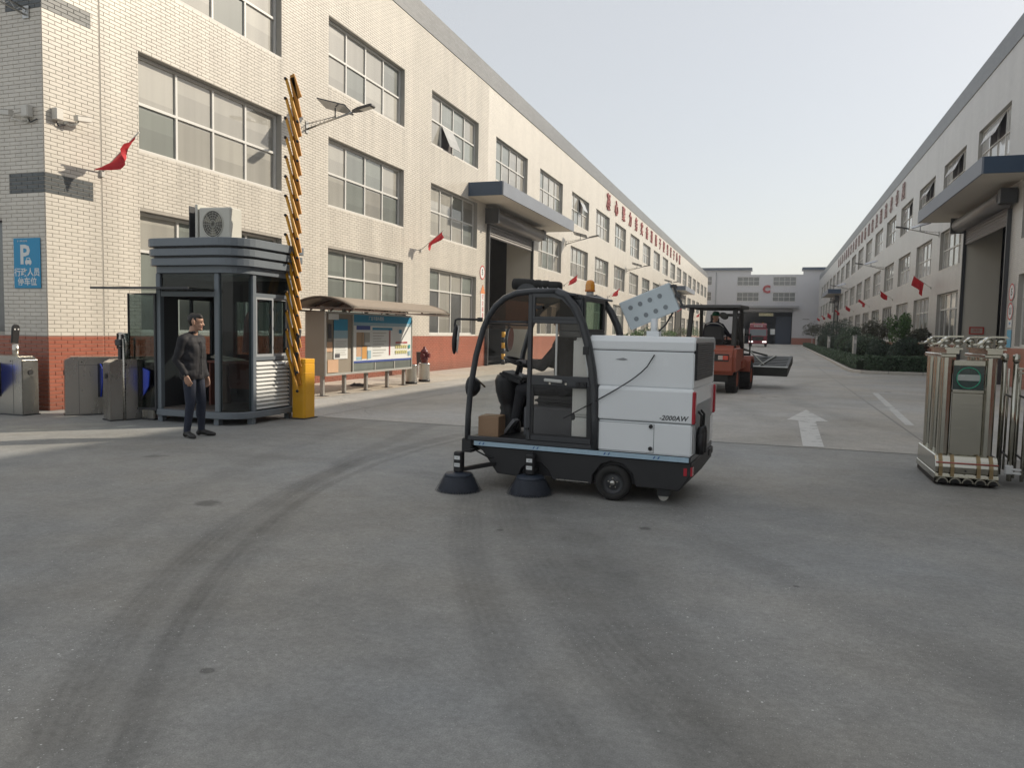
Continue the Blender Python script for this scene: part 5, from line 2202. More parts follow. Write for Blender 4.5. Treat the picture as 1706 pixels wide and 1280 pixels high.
# service hatch in the lower panel, latches, logo plate, type number
mb = MB()
mb.ring([(0.155, 0.475), (-0.365, 0.475), (-0.365, 0.738), (0.155, 0.738)], [(0.15, 0.479), (-0.360, 0.479), (-0.360, 0.734), (0.15, 0.734)], -0.009, -0.0066, 'y')
mb.build('hatch_seam', M('seam_grey', (0.22, 0.24, 0.25), 0.6), sw)
for z in (0.715, 0.515):
    mb = MB()
    mb.cyl((-0.335, -0.008, z), (-0.335, 0.008, z), 0.018, n=14)
    mb.build('latch', BLACK, sw)
text('-2000AW', 0.062, M('type_ink', (0.03, 0.03, 0.035), 0.4), sw, (-0.53, -0.0045, 0.80), rot=(pi / 2, 0, pi), depth=0.0008, name='type_number', shear=0.25, bold=0.001)
mb = MB()
mb.prism([(-0.10, 1.31), (-0.055, 1.325), (-0.02, 1.318), (0.02, 1.31), (-0.02, 1.303), (-0.06, 1.301)], -0.0335, -0.031, 'y')
mb.build('badge', GREYP, sw)
# black cable hanging from the lid into the cab
mb = MB()
pts = []
for i in range(17):
    u = i / 16
    s = -0.34 + 0.83 * u
    z = 1.36 - 0.60 * u ** 0.62 + 0.025 * sin(pi * u) - 0.02 * u
    pts.append((s, 0.012 if i else -0.03, z))
mb.tube(pts, 0.0055, 6)
mb.build('cable', BLACK, sw)
# rear: vent grille, lights, recess with filter cans
mb = MB()
mb.box(-0.709, -0.7005, -1.06, -0.07, 1.14, 1.475)
mb.build('vent_recess', BLACK, sw)
for k in range(16):
    mb = MB()
    z = 1.15 + k * 0.0203
    mb.prism([(-0.708, z), (-0.718, z + 0.004), (-0.712, z + 0.015), (-0.709, z + 0.013)], -1.05, -0.08, 'y')
    mb.build('vent_slat', DARK, sw)
for y in (-0.035, -WD + 0.03):
    mb = MB()
    mb.box(-0.722, -0.69, y - 0.035, y + 0.035, 0.755, 1.045)
    mb.build('tail_light', light_r, sw, bevel=0.01)
mb = MB()
mb.box(-0.708, -0.7015, -1.02, -0.14, 0.475, 0.92)
mb.build('rear_recess', M('recess_grey', (0.34, 0.36, 0.37), 0.5), sw)
for y in (-0.20, -0.35):
    mb = MB()
    mb.cyl((-0.745, y, 0.47), (-0.745, y, 0.66), 0.036, n=16)
    mb.lathe([(0.036, 0.66), (0.03, 0.70), (0.02, 0.72), (0.0, 0.72)], (-0.745, y, 0), 16)
    mb.build('filter_can', BLACK, sw)
    mb = MB()
    mb.tube([(-0.745, y, 0.71), (-0.745, y - 0.02, 0.82), (-0.71, y - 0.06, 0.85)], 0.012, 6)
    mb.build('hose', RUBBER, sw)
mb = MB()
mb.box(-0.71, -0.60, -WD - 0.002, -WD + 0.24, 0.33, 0.408)
mb.build('rear_bumper', sw_black, sw, bevel=0.01)
mb = MB()
mb.box(-0.712, -0.695, -0.10, -0.028, 0.29, 0.37)
mb.build('tail_reflector', light_r, sw)
mb = MB()
mb.box(-0.665, -0.635, -0.029, -0.024, 0.29, 0.36)
mb.build('side_reflector', light_r, sw)


# wheels
def sweeper_wheel(x, y, r=0.165, w=0.11):
    mb = MB()
    mb.lathe([(r * 0.62, -w / 2), (r * 0.9, -w / 2), (r, -w / 2 + 0.02), (r, w / 2 - 0.02), (r * 0.9, w / 2), (r * 0.62, w / 2), (r * 0.60, w / 2 - 0.03), (r * .6, -w / 2)],
             (x, y, r), 32, 'y')
    wo = mb.build('wheel', RUBBER, sw)
    mb = MB()
    mb.lathe([(0.0, w / 2 - 0.025), (r * 0.30, w / 2 - 0.025), (r * 0.34, w / 2 - 0.035), (r * 0.56, w / 2 - 0.04), (r * 0.61, w / 2 - 0.004)], (x, y, r), 28, 'y')
    mb.build('rim', DARK, wo)
    mb = MB()
    mb.lathe([(0.0, w / 2 - 0.002), (r * 0.12, w / 2 - 0.002), (r * 0.17, w / 2 - 0.012), (r * 0.18, w / 2 - 0.024)], (x, y, r), 16, 'y')
    mb.build('hub', STEEL_B, wo)
    for k in range(5):
        a = k * 2 * pi / 5 + 0.3
        mb = MB()
        mb.cyl((x + 0.044 * cos(a), y + w / 2 - 0.034, r + 0.044 * sin(a)), (x + 0.044 * cos(a), y + w / 2 - 0.022, r + 0.044 * sin(a)), 0.007, n=6)
        mb.build('wheel_nut', STEEL, wo)


sweeper_wheel(0.01, -0.065)
sweeper_wheel(0.01, -WD + 0.065)
sweeper_wheel(1.12, -0.66, 0.15)
mb = MB()
mb.cyl((-0.42, -0.28, 0.045), (-0.42, -0.24, 0.045), 0.045, n=18)
mb.build('caster', M('caster_white', (0.62, 0.60, 0.55), 0.5), sw)
mb = MB()
mb.box(-0.475, -0.365, -0.30, -0.22, 0.048, 0.17)
mb.build('caster_fork', DARK, sw)


# round side brushes
def brush(x, y, arm):
    mb = MB()
    n = 120
    rnd = random.Random(int(x * 100))
    for k in range(n):
        for q in range(3):
            a = 2 * pi * (k + rnd.random() * 0.7) / n
            r0 = 0.118 + 0.012 * q
            r1 = 0.222 + 0.012 * rnd.random() - 0.02 * (2 - q)
            a1 = a + 0.10
            z1 = 0.004 + 0.012 * rnd.random() * (q == 0)
            da = 0.011
            mb.poly([(r0 * cos(a - da), r0 * sin(a - da), 0.15), (r0 * cos(a + da), r0 * sin(a + da), 0.15),
                     (r1 * cos(a1 + da * 0.8), r1 * sin(a1 + da * 0.8), z1), (r1 * cos(a1 - da * 0.8), r1 * sin(a1 - da * 0.8), z1)])
    mb.lathe([(0.122, 0.149), (0.150, 0.12), (0.195, 0.02)], n=40)
    mb.lathe([(0.19, 0.02), (0.0, 0.05)], n=20)
    bo = mb.build('brush', M('bristle', (0.035, 0.042, 0.058), 0.65, var=0.75, vs=70), sw, loc=(x, y, 0))
    mb = MB()
    mb.lathe([(0.0, 0.145), (0.135, 0.145), (0.138, 0.155), (0.125, 0.17), (0.05, 0.18), (0.0, 0.18)], n=28)
    mb.build('brush_plate', M('brush_plate_navy', (0.03, 0.04, 0.06), 0.5), bo)
    mb = MB()
    mb.cbox((0, 0, 0.28), (0.085, 0.085, 0.20))
    mb.build('motor', BLACK, bo, bevel=0.012)
    for z in (0.235, 0.305):
        mb = MB()
        mb.box(-0.03, 0.03, 0.043, 0.0445, z, z + 0.035)
        mb.build('label', sign_w, bo)
        text('CAUTION' if z < .3 else '24V', 0.012, BLACK, bo, (0, 0.0448, z + 0.017), rot=(pi / 2, 0, pi), depth=0.0003)
    mb = MB()
    mb.bar((0, 0, 0.20), (arm[0] - x, arm[1] - y, arm[2]), 0.05, 0.035)
    mb.tube([(0, 0, 0.37), ((arm[0] - x) * 0.3, (arm[1] - y) * 0.3 + 0.03, 0.40), ((arm[0] - x) * 0.6, (arm[1] - y) * 0.6, 0.30), (arm[0] - x, arm[1] - y, arm[2] + 0.06)], 0.008, 5)
    mb.build('arm', BLACK, bo)


brush(1.47, 0.22, (1.1, -0.15, 0.26))
brush(0.80, 0.03, (0.78, -0.15, 0.24))
brush(1.42, -1.30, (1.1, -1.1, 0.26))

# cab
NEAR_ARCH = [(1.50, 0.475), (1.495, 0.70), (1.475, 0.98), (1.42, 1.30), (1.345, 1.57), (1.29, 1.69), (1.22, 1.785), (1.12, 1.865), (1.0, 1.91), (0.85, 1.925), (0.60, 1.925)]
DOOR_ARCH = [(0.60, 1.925), (0.50, 1.885), (0.41, 1.77), (0.335, 1.62), (0.28, 1.44), (0.235, 1.22), (0.205, 1.0), (0.19, 0.75), (0.185, 0.475)]
for y in (-0.02, -WD + 0.02):
    mb = MB()
    mb.tube([(x, y, z) for x, z in NEAR_ARCH], 0.031, 8)
    mb.build('cab_arch', sw_grey, sw)
    mb = MB()
    mb.tube([(x, y, z) for x, z in DOOR_ARCH], 0.040, 8)
    mb.build('cab_arch', sw_grey, sw)
mb = MB()
mb.box(0.19, 1.50, -WD + 0.02, -0.02, 0.464, 0.492)
mb.build('cab_floor', sw_black, sw)
mb = MB()
mb.box(0.19, 1.50, -0.045, 0.004, 0.464, 0.508)
mb.build('sill_bar', sw_grey, sw, bevel=0.006)
# roof skin
mb = MB()
prof = [(1.14, 1.868), (1.0, 1.918), (0.85, 1.935), (0.60, 1.937), (0.40, 1.905)]
mb.prism(prof + [(0.40, 1.88), (0.60, 1.905), (0.85, 1.905), (1.0, 1.885), (1.13, 1.848)], -WD, 0.0, 'y')
mb.build('roof', sw_grey, sw, bevel=0.006)
mb = MB()
mb.box(0.36, 0.58, -0.86, -0.06, 1.86, 1.90)
mb.box(0.36, 0.58, -0.86, -0.06, 1.50, 1.56)
mb.box(0.36, 0.40, -0.86, -0.79, 1.56, 1.86)
mb.box(0.36, 0.58, -0.12, -0.06, 1.56, 1.86)
rb = mb.build('rear_box', sw_grey, sw, bevel=0.008)
mb = MB()
mb.box(0.375, 0.385, -0.79, -0.12, 1.56, 1.86)
mb.build('rear_window', GLASS('rear_glass_green', (0.55, 0.66, 0.60), 2.0, 0.06), rb)
mb = MB()
mb.ring([(-0.80, 1.55), (-0.11, 1.55), (-0.11, 1.87), (-0.80, 1.87)], [(-0.76, 1.58), (-0.15, 1.58), (-0.15, 1.84), (-0.76, 1.84)], 0.352, 0.36, 'x')
mb.build('window_seal', BLACK, rb)
# windscreen bends over between the arches; its upper strip is tinted brown
def strip(zlo, zhi, mat, name):
    mb = MB()
    mb.smooth = True
    seg = [(x - 0.008, z) for x, z in NEAR_ARCH if zlo - 1e-6 <= z <= zhi + 1e-6]
    for a, b in zip(seg, seg[1:]):
        mb.poly([(a[0], -0.045, a[1]), (a[0], -WD + 0.045, a[1]), (b[0], -WD + 0.045, b[1]), (b[0], -0.045, b[1])])
    return mb.build(name, mat, sw)


strip(0.47, 1.64, cab_clear, 'windscreen')
strip(1.57, 1.915, cab_brown, 'sun_strip')
mb = MB()
mb.tube([(1.33, -0.04, 1.615), (1.33, -WD + 0.04, 1.615)], 0.014, 6)
mb.build('screen_bar', sw_grey, sw)
mb = MB()
mb.tube([(1.315, -0.02, 1.635), (0.86, -0.02, 1.635)], 0.012, 6)
mb.build('side_bar', sw_grey, sw)
# upper side pane in front of the door
mb = MB()
mb.prism([(1.30, 1.645), (1.235, 1.75), (1.15, 1.83), (1.0, 1.885), (0.87, 1.895), (0.87, 1.645)], -0.024, -0.018, 'y')
mb.build('side_pane', cab_brown, sw)
# door
dr = MB()
dr.box(0.825, 0.868, -0.028, 0.012, 0.51, 1.90)
door = dr.build('door', sw_grey, sw, bevel=0.006)
def dbar(pts, w, h):
    mb = MB()
    for a, b in zip(pts, pts[1:]):
        mb.bar((a[0], -0.004, a[1]), (b[0], -0.004, b[1]), h, w, (0, 1, 0))
    return mb.build('frame_bar', sw_grey, door, bevel=0.003)


mb = MB()
mb.prism([(0.825, 1.04), (0.825, 1.135), (0.258, 1.135), (0.236, 1.04)], -0.022, 0.006, 'y')
mb.build('mid_panel', sw_grey, door, bevel=0.005)
mb = MB()
mb.prism([(0.825, 0.51), (0.825, 0.56), (0.22, 0.56), (0.22, 0.51)], -0.022, 0.006, 'y')
mb.build('bottom_rail', sw_grey, door, bevel=0.005)
mb = MB()
mb.prism([(0.825, 1.625), (0.825, 1.665), (0.36, 1.665), (0.345, 1.625)], -0.022, 0.006, 'y')
mb.build('upper_rail', sw_grey, door, bevel=0.004)
mb = MB()
mb.ring([(0.825, 1.665), (0.36, 1.665), (0.43, 1.79), (0.52, 1.88), (0.62, 1.905), (0.825, 1.905)],
        [(0.80, 1.69), (0.405, 1.69), (0.455, 1.775), (0.535, 1.85), (0.625, 1.872), (0.80, 1.872)], -0.022, 0.006, 'y')
mb.build('upper_frame', sw_grey, door)
mb = MB()
mb.ring([(0.825, 0.56), (0.22, 0.56), (0.232, 1.04), (0.825, 1.04)], [(0.80, 0.575), (0.265, 0.575), (0.275, 1.025), (0.80, 1.025)], -0.018, 0.003, 'y')
mb.build('lower_frame', sw_black, door)
for nm, pts, mt in (('lower_pane', [(0.80, 0.575), (0.265, 0.575), (0.275, 1.025), (0.80, 1.025)], GLASS('door_glass_smoke', (0.93, 0.92, 0.90), 1.45)),
                    ('door_pane', [(0.825, 1.135), (0.275, 1.135), (0.345, 1.625), (0.825, 1.625)], GLASS('door_glass_light', (0.93, 0.92, 0.90), 1.4)),
                    ('upper_pane', [(0.80, 1.69), (0.405, 1.69), (0.455, 1.775), (0.535, 1.85), (0.625, 1.872), (0.80, 1.872)], GLASS('door_glass_smoke2', (0.42, 0.38, 0.34), 1.4))):
    mb = MB()
    mb.prism(pts, -0.010, -0.006, 'y')
    mb.build(nm, mt, door)
mb = MB()
mb.box(0.572, 0.590, -0.014, 0.002, 1.138, 1.622)
mb.build('sliding_bar', ALU, door)
mb = MB()
mb.bar((0.685, 0.030, 1.095), (0.505, 0.030, 1.085), 0.022, 0.030)
mb.cbox((0.67, 0.017, 1.095), (0.02, 0.03, 0.02))
mb.cbox((0.52, 0.017, 1.087), (0.02, 0.03, 0.02))
mb.build('handle', ALU, door, bevel=0.006)
for x in (0.635, 0.475):
    mb = MB()
    mb.cyl((x, 0.005, 1.062), (x, 0.012, 1.062), 0.011, n=10)
    mb.build('lock', STEEL, door)
mb = MB()
mb.cbox((0.325, 0.012, 1.065), (0.10, 0.022, 0.045))
mb.cyl((0.35, 0.02, 1.07), (0.35, 0.034, 1.07), 0.013)
mb.cyl((0.30, 0.02, 1.06), (0.30, 0.034, 1.06), 0.013)
mb.build('latch_block', BLACK, door)
for z in (1.38, 0.62):
    mb = MB()
    mb.cbox((0.285 if z > 1 else 0.85, 0.022, z), (0.05, 0.025, 0.075) if z > 1 else (0.03, 0.025, 0.02))
    mb.build('catch', BLACK, door)
mb = MB()
mb.cbox((0.76, 0.015, 1.775), (0.075, 0.02, 0.03))
mb.cyl((0.745, 0.02, 1.775), (0.745, 0.03, 1.775), 0.008)
mb.cyl((0.775, 0.02, 1.775), (0.775, 0.03, 1.775), 0.008)
mb.build('catch', BLACK, door)

# inside: seat, steering column, wheel, pedals
seat = MB()
seat.box(0.50, 1.02, -0.92, -0.30, 0.492, 0.80)
seat_o = seat.build('seat_box', M('seat_box_grey', (0.12, 0.125, 0.14), 0.5), sw, bevel=0.02)
mb = MB()
mb.box(0.48, 0.96, -0.87, -0.41, 0.802, 0.90)
mb.build('cushion', M('seat_vinyl', (0.03, 0.03, 0.033), 0.5), seat_o, bevel=0.04, seg=3)
mb = MB()
mb.m = Matrix.Translation((0.50, 0, 0.88)) @ Matrix.Rotation(R(-8), 4, 'Y')
mb.box(-0.06, 0.05, -0.85, -0.43, 0.0, 0.50)
mb.build('backrest', MATS['seat_vinyl'], seat_o, bevel=0.04, seg=3)
# pedestal: rounded instrument head on a bellows and a foot
mb = MB()
mb.smooth = True
secs = [(1.27, 0.492, 0.11, 0.13), (1.27, 0.60, 0.10, 0.12), (1.28, 0.64, 0.09, 0.11), (1.28, 0.68, 0.105, 0.12), (1.285, 0.71, 0.09, 0.11), (1.285, 0.745, 0.105, 0.12),
        (1.29, 0.775, 0.09, 0.11), (1.29, 0.81, 0.11, 0.13), (1.31, 0.92, 0.125, 0.15), (1.315, 1.03, 0.13, 0.16), (1.30, 1.09, 0.12, 0.15)]
rg = []
for (x, z, rx, ry) in secs:
    rg.append([mb.vert((x + rx * cos(2 * pi * k / 16), -0.58 + ry * sin(2 * pi * k / 16), z)) for k in range(16)])
for A, B in zip(rg, rg[1:]):
    for k in range(16):
        mb.face((A[k], A[(k + 1) % 16], B[(k + 1) % 16], B[k]))
mb.face(rg[-1])
col = mb.build('steering_column', BLACK, sw)
mb = MB()
mb.m = Matrix.Translation((1.20, -0.58, 1.06)) @ Matrix.Rotation(R(-16), 4, 'Y')
mb.box(-0.12, 0.16, -0.16, 0.16, -0.03, 0.04)
mb.build('dashboard', BLACK, col, bevel=0.025, seg=2)
for k in range(4):
    mb = MB()
    mb.m = Matrix.Translation((1.20, -0.58, 1.06)) @ Matrix.Rotation(R(-16), 4, 'Y')
    mb.cbox((-0.06 + 0.0 * k, -0.10 + 0.06 * k, 0.046), (0.035, 0.03, 0.012))
    mb.build('switch', GREYP, col)
mb = MB()
mb.tube([(1.22, -0.58, 1.08), (1.185, -0.58, 1.215)], 0.022, 8)
mb.build('wheel_shaft', BLACK, col)
mb = MB()
cx_, cz_ = 1.18, 1.225
tl = R(17)
rimp = [(cx_ + 0.165 * cos(a * pi / 14) * cos(tl), -0.58 + 0.165 * sin(a * pi / 14), cz_ + 0.165 * cos(a * pi / 14) * sin(tl)) for a in range(28)]
mb.tube(rimp, 0.016, 7, closed=True)
for a in (0.5, 2.6, 4.7):
    mb.tube([(cx_, -0.58, cz_), (cx_ + 0.16 * cos(a) * cos(tl), -0.58 + 0.16 * sin(a), cz_ + 0.16 * cos(a) * sin(tl))], 0.010, 5)
mb.ball((cx_, -0.58, cz_), (0.045, 0.045, 0.025))
mb.build('steering_wheel', BLACK, col)
mb = MB()
mb.m = Matrix.Translation((1.27, -0.40, 0.492)) @ Matrix.Rotation(R(-38), 4, 'Y')
mb.box(-0.02, 0.01, -0.07, 0.05, 0.0, 0.20)
mb.build('pedal', GREYP, sw)
mb = MB()
mb.tube([(1.40, -0.20, 0.98), (1.50, -0.20, 1.06)], 0.010, 6)
mb.build('lever', M('lever_brown', (0.12, 0.09, 0.05), 0.5), sw)
# head lamp on the front arch
mb = MB()
mb.lathe([(0.0, -0.07), (0.05, -0.065), (0.09, -0.03), (0.105, 0.0), (0.105, 0.03), (0.09, 0.035)], (1.49, -0.10, 0.985), 20, 'x')
hl_ = mb.build('headlight', BLACK, sw)
mb = MB()
mb.cyl((1.522, -0.10, 0.985), (1.528, -0.10, 0.985), 0.088, n=18)
mb.build('lens', M('lamp_glass', (0.5, 0.5, 0.5), 0.1, coat=1.0), hl_)
mb = MB()
mb.lathe([(0.0, -0.07), (0.05, -0.065), (0.09, -0.03), (0.105, 0.0), (0.105, 0.03), (0.09, 0.035)], (1.49, -WD + 0.10, 0.985), 20, 'x')
mb.build('headlight', BLACK, sw)
# mirrors
for y, s in ((-0.0, 1), (-WD, -1)):
    mb = MB()
    mb.tube([(1.375, y, 1.652), (1.60, y + s * 0.03, 1.655), (1.625, y + s * 0.035, 1.645), (1.632, y + s * 0.035, 1.60), (1.628, y + s * 0.035, 1.54)], 0.011, 7)
    mb.cbox((1.375, y, 1.652), (0.04, 0.04, 0.04))
    arm = mb.build('mirror_arm', BLACK, sw)
    mb = MB()
    mb.m = Matrix.Translation((1.625, y + s * 0.035, 1.455)) @ Matrix.Rotation(R(-4), 4, 'Y') @ Matrix.Rotation(R(17 * s), 4, 'Z')
    mb.ball((0, 0, 0), (0.030, 0.062, 0.150), 14, 9)
    mi = mb.build('mirror', BLACK, arm)
    mb = MB()
    mb.m = Matrix.Translation((1.625, y + s * 0.035, 1.455)) @ Matrix.Rotation(R(-4), 4, 'Y') @ Matrix.Rotation(R(17 * s), 4, 'Z')
    mb.prism([(0.054 * cos(a * pi / 12), 0.135 * sin(a * pi / 12)) for a in range(24)], -0.030, -0.026, 'x')
    mb.build('mirror_glass', M('mirror_silver', (0.45, 0.46, 0.46), 0.04, 1.0), mi)
# roof: mist cannon on its turntable, beacon
mb = MB()
y = -0.50
secs = [(1.235, 0.0), (1.235, 0.056), (1.19, 0.060), (1.02, 0.060), (1.01, 0.052), (0.995, 0.058), (0.945, 0.060), (0.93, 0.050), (0.915, 0.057), (0.86, 0.058), (0.845, 0.048),
        (0.83, 0.053), (0.74, 0.054), (0.72, 0.045), (0.72, 0.0)]
mb.m = Matrix.Translation((0.98, y, 2.012)) @ Matrix.Rotation(R(-4), 4, 'Y')
mb.lathe([(r, x - 0.98) for x, r in secs], (0, 0, 0), 20, 'x')
ca = mb.build('mist_cannon', RUBBER, sw)
mb = MB()
mb.m = Matrix.Translation((0.98, y, 2.012)) @ Matrix.Rotation(R(-4), 4, 'Y')
mb.lathe([(0.0, 0.262), (0.040, 0.262), (0.053, 0.256)], (0, 0, 0), 18, 'x')
mb.build('nozzle_ring', ALU, ca)
mb = MB()
mb.prism(arc(1.07, 1.905, 0.125, 0, 180, 12), y - 0.06, y + 0.06, 'y')
mb.build('cannon_base', sw_grey, sw)
for k in range(3):
    mb = MB()
    x0 = 0.95 - 0.05 * k
    mb.tube([(x0, y + 0.05, 1.99), (x0 - 0.03, y + 0.08, 1.96), (x0 - 0.08, y + 0.05, 1.935)], 0.006, 5)
    mb.build('hose', STEEL_B, ca)
mb = MB()
mb.lathe([(0.0, 0.0), (0.036, 0.0), (0.036, 0.055), (0.0, 0.055)], (0.42, -0.50, 1.898), 16)
be = mb.build('beacon_base', M('beacon_clear', (0.55, 0.53, 0.50), 0.3), sw)
mb = MB()
mb.lathe([(0.047, 0.056), (0.047, 0.115), (0.040, 0.150), (0.022, 0.165), (0.0, 0.168)], (0.42, -0.50, 1.898), 18)
mb.build('beacon_lens', M('beacon_amber', (0.80, 0.30, 0.005), 0.15, coat=1.0), be)
mb = MB()
mb.lathe([(0.050, 0.052), (0.052, 0.066), (0.047, 0.070)], (0.42, -0.50, 1.898), 18)
mb.build('beacon_ring', M('beacon_orange', (0.55, 0.16, 0.01), 0.3), be)
# tilted light board on a short mast
bq = [(0.18, 1.845), (-0.32, 2.05), (-0.43, 1.79), (0.05, 1.58)]
lb = MB()
lb.prism(bq, -0.74, -0.69, 'y')
board = lb.build('light_board', M('board_blue_grey', (0.58, 0.65, 0.68), 0.35, var=0.06), sw, bevel=0.008)
P0 = Vector((bq[0][0], bq[0][1]))
ex = Vector((bq[1][0] - bq[0][0], bq[1][1] - bq[0][1]))
ey = Vector((bq[3][0] - bq[0][0], bq[3][1] - bq[0][1]))
for r_ in range(2):
    for k in range(4):
        p = P0 + ex * (0.17 + 0.19 * k + 0.015 * r_) + ey * (0.30 + 0.42 * r_)
        mb = MB()
        mb.cyl((p.x, -0.6895, p.y), (p.x, -0.6865, p.y), 0.023, n=16)
        mb.build('lamp', M('board_lamp', (0.22, 0.25, 0.27), 0.35), board)
mb = MB()
for t_ in (0.15, 0.5, 0.9):
    p = P0 + ex * 1.015 + ey * t_
    mb.cbox((p.x - 0.01, -0.715, p.y), (0.05, 0.07, 0.03))
a = P0 + ex * 1.03 + ey * 0.1
b = P0 + ex * 1.03 + ey * 0.95
mb.bar((a.x, -0.715, a.y), (b.x, -0.715, b.y), 0.02, 0.02, (0, 1, 0))
mb.build('bracket', DARK, board)
mb = MB()
mb.cyl((-0.18, -0.715, 1.525), (-0.18, -0.715, 1.70), 0.035, n=14)
mb.cbox((-0.18, -0.715, 1.55), (0.12, 0.12, 0.05))
mb.build('mast', sw_white, sw)
mb = MB()
mb.tube([(-0.36, -0.715, 1.76), (-0.30, -0.68, 1.64), (-0.22, -0.68, 1.56), (-0.2, -0.70, 1.53)], 0.009, 6)
mb.build('cable', BLACK, sw)

# parcel standing on the cab floor
swm = Matrix.Translation((-1.34, 6.92, 0)) @ Matrix.Rotation(R(176), 4, 'Z')
p = swm @ Vector((1.335, -0.24, 0.493))
t = thing('cardboard_box', 'brown cardboard box standing on the sweeper cab floor', 'box', p, R(176 + 8))
mb = MB()
mb.box(-0.105, 0.105, -0.13, 0.13, 0, 0.20)
card = M('cardboard', (0.36, 0.23, 0.14), 0.75, var=0.08)
mb.build('carton', card, t, bevel=0.004)
mb = MB()
mb.box(-0.106, 0.106, -0.022, 0.022, 0.2003, 0.2015)
mb.build('tape', M('tape_brown', (0.45, 0.33, 0.20), 0.3), t)
# ------------------------------------------------------------------ road markings
def paint(name, col):
    m, n, l, b = _nt(name)
    g = n.new('ShaderNodeNewGeometry')
    nz = n.new('ShaderNodeTexNoise')
    nz.inputs['Scale'].default_value = 3.0
    nz.inputs['Detail'].default_value = 9
    nz.inputs['Roughness'].default_value = 0.75
    l.new(g.outputs['Position'], nz.inputs['Vector'])
    mr = n.new('ShaderNodeMapRange')
    mr.inputs['From Min'].default_value = 0.52
    mr.inputs['From Max'].default_value = 0.80
    l.new(nz.outputs['Fac'], mr.inputs['Value'])
    tr = n.new('ShaderNodeBsdfTransparent')
    mx = n.new('ShaderNodeMixShader')
    b.inputs['Base Color'].default_value = rgb(col)
    b.inputs['Roughness'].default_value = 0.7
    l.new(mr.outputs[0], mx.inputs[0])
    l.new(b.outputs[0], mx.inputs[1])
    l.new(tr.outputs[0], mx.inputs[2])
    l.new(mx.outputs[0], n['Material Output'].inputs['Surface'])
    MATS[name] = m
    return m


pw = paint('worn_white_paint', (0.60, 0.60, 0.58))


def marking(name, pts, label, z=0.010, cat='road marking'):
    mb = MB()
    c = (sum(p[0] for p in pts) / len(pts), sum(p[1] for p in pts) / len(pts))
    mb.poly([(p[0] - c[0], p[1] - c[1], 0) for p in pts])
    o = mb.build(name, pw, None, loc=(c[0], c[1], z))
    return tag(o, kind='structure')


marking('road_marking', [(0.46, 11.50), (0.74, 11.50), (0.80, 15.0), (1.02, 15.05), (0.72, 17.3), (0.30, 15.05), (0.50, 15.0)], '')
marking('road_marking', [(2.30, 15.2), (2.45, 15.2), (2.85, 23.6), (2.70, 23.6)], '')
marking('road_marking', [(2.75, 23.7), (5.6, 23.7), (5.6, 23.85), (2.75, 23.85)], '')

# ------------------------------------------------------------------ planted bed on the right
kerb_m = M('kerb_concrete', (0.55, 0.53, 0.49), 0.8, var=0.2, vs=1.5, bump=0.2)
soil_m = M('soil', (0.07, 0.055, 0.04), 0.95, var=0.4, vs=3, bump=0.5, bs=20)
kp = [(7.4, 36.45), (4.75, 36.3), (3.75, 36.5), (3.42, 37.6), (3.36, 39.5), (3.6, 56), (3.9, 90), (4.25, 128), (4.6, 129.2), (7.4, 129.2)]
bed = bpy.data.objects.new('planting_bed', None)
COL.objects.link(bed)
bed.location = (5.4, 37, 0)
tag(bed, kind='structure')
mb = MB()
mb.poly([(x - 5.4, y - 37, 0.09) for x, y in kp])
mb.build('soil', soil_m, bed)
for (x0, y0), (x1, y1) in zip(kp, kp[1:]):
    L_ = hypot(x1 - x0, y1 - y0)
    n = max(1, int(L_ / 1.0)) if y0 < 60 else max(1, int(L_ / 4.0))
    for k in range(n):
        a = Vector((x0 + (x1 - x0) * k / n - 5.4, y0 + (y1 - y0) * k / n - 37, 0.065))
        b = Vector((x0 + (x1 - x0) * (k + 1) / n - 5.4, y0 + (y1 - y0) * (k + 1) / n - 37, 0.065))
        d = (b - a).normalized() * 0.006
        mb = MB()
        mb.bar(a + d, b - d, 0.16, 0.13)
        mb.build('kerb_stone', kerb_m, bed, bevel=0.015)


def leaf_mat(name, col):
    m, n, l, b = _nt(name)
    g = n.new('ShaderNodeNewGeometry')
    ri = n.new('ShaderNodeMapRange')
    ri.inputs['To Min'].default_value = 0.55
    ri.inputs['To Max'].default_value = 1.5
    l.new(g.outputs['Random Per Island'], ri.inputs['Value'])
    hs = n.new('ShaderNodeHueSaturation')
    hs.inputs['Color'].default_value = rgb(col)
    l.new(ri.outputs[0], hs.inputs['Value'])
    l.new(hs.outputs[0], b.inputs['Base Color'])
    b.inputs['Roughness'].default_value = 0.45
    tl_ = n.new('ShaderNodeBsdfTranslucent')
    l.new(hs.outputs[0], tl_.inputs[0])
    mx = n.new('ShaderNodeMixShader')
    mx.inputs[0].default_value = 0.25
    l.new(b.outputs[0], mx.inputs[1])
    l.new(tl_.outputs[0], mx.inputs[2])
    l.new(mx.outputs[0], n['Material Output'].inputs['Surface'])
    MATS[name] = m
    return m


lf_hedge = leaf_mat('hedge_leaf', (0.082, 0.13, 0.078))
lf_dark = leaf_mat('dark_leaf', (0.055, 0.09, 0.062))
lf_green = leaf_mat('green_leaf', (0.085, 0.16, 0.055))
lf_brown = leaf_mat('bronze_leaf', (0.085, 0.09, 0.06))
bark = M('bark', (0.16, 0.14, 0.12), 0.9, var=0.3)
limew = M('limewashed_bark', (0.55, 0.54, 0.50), 0.9, var=0.15)


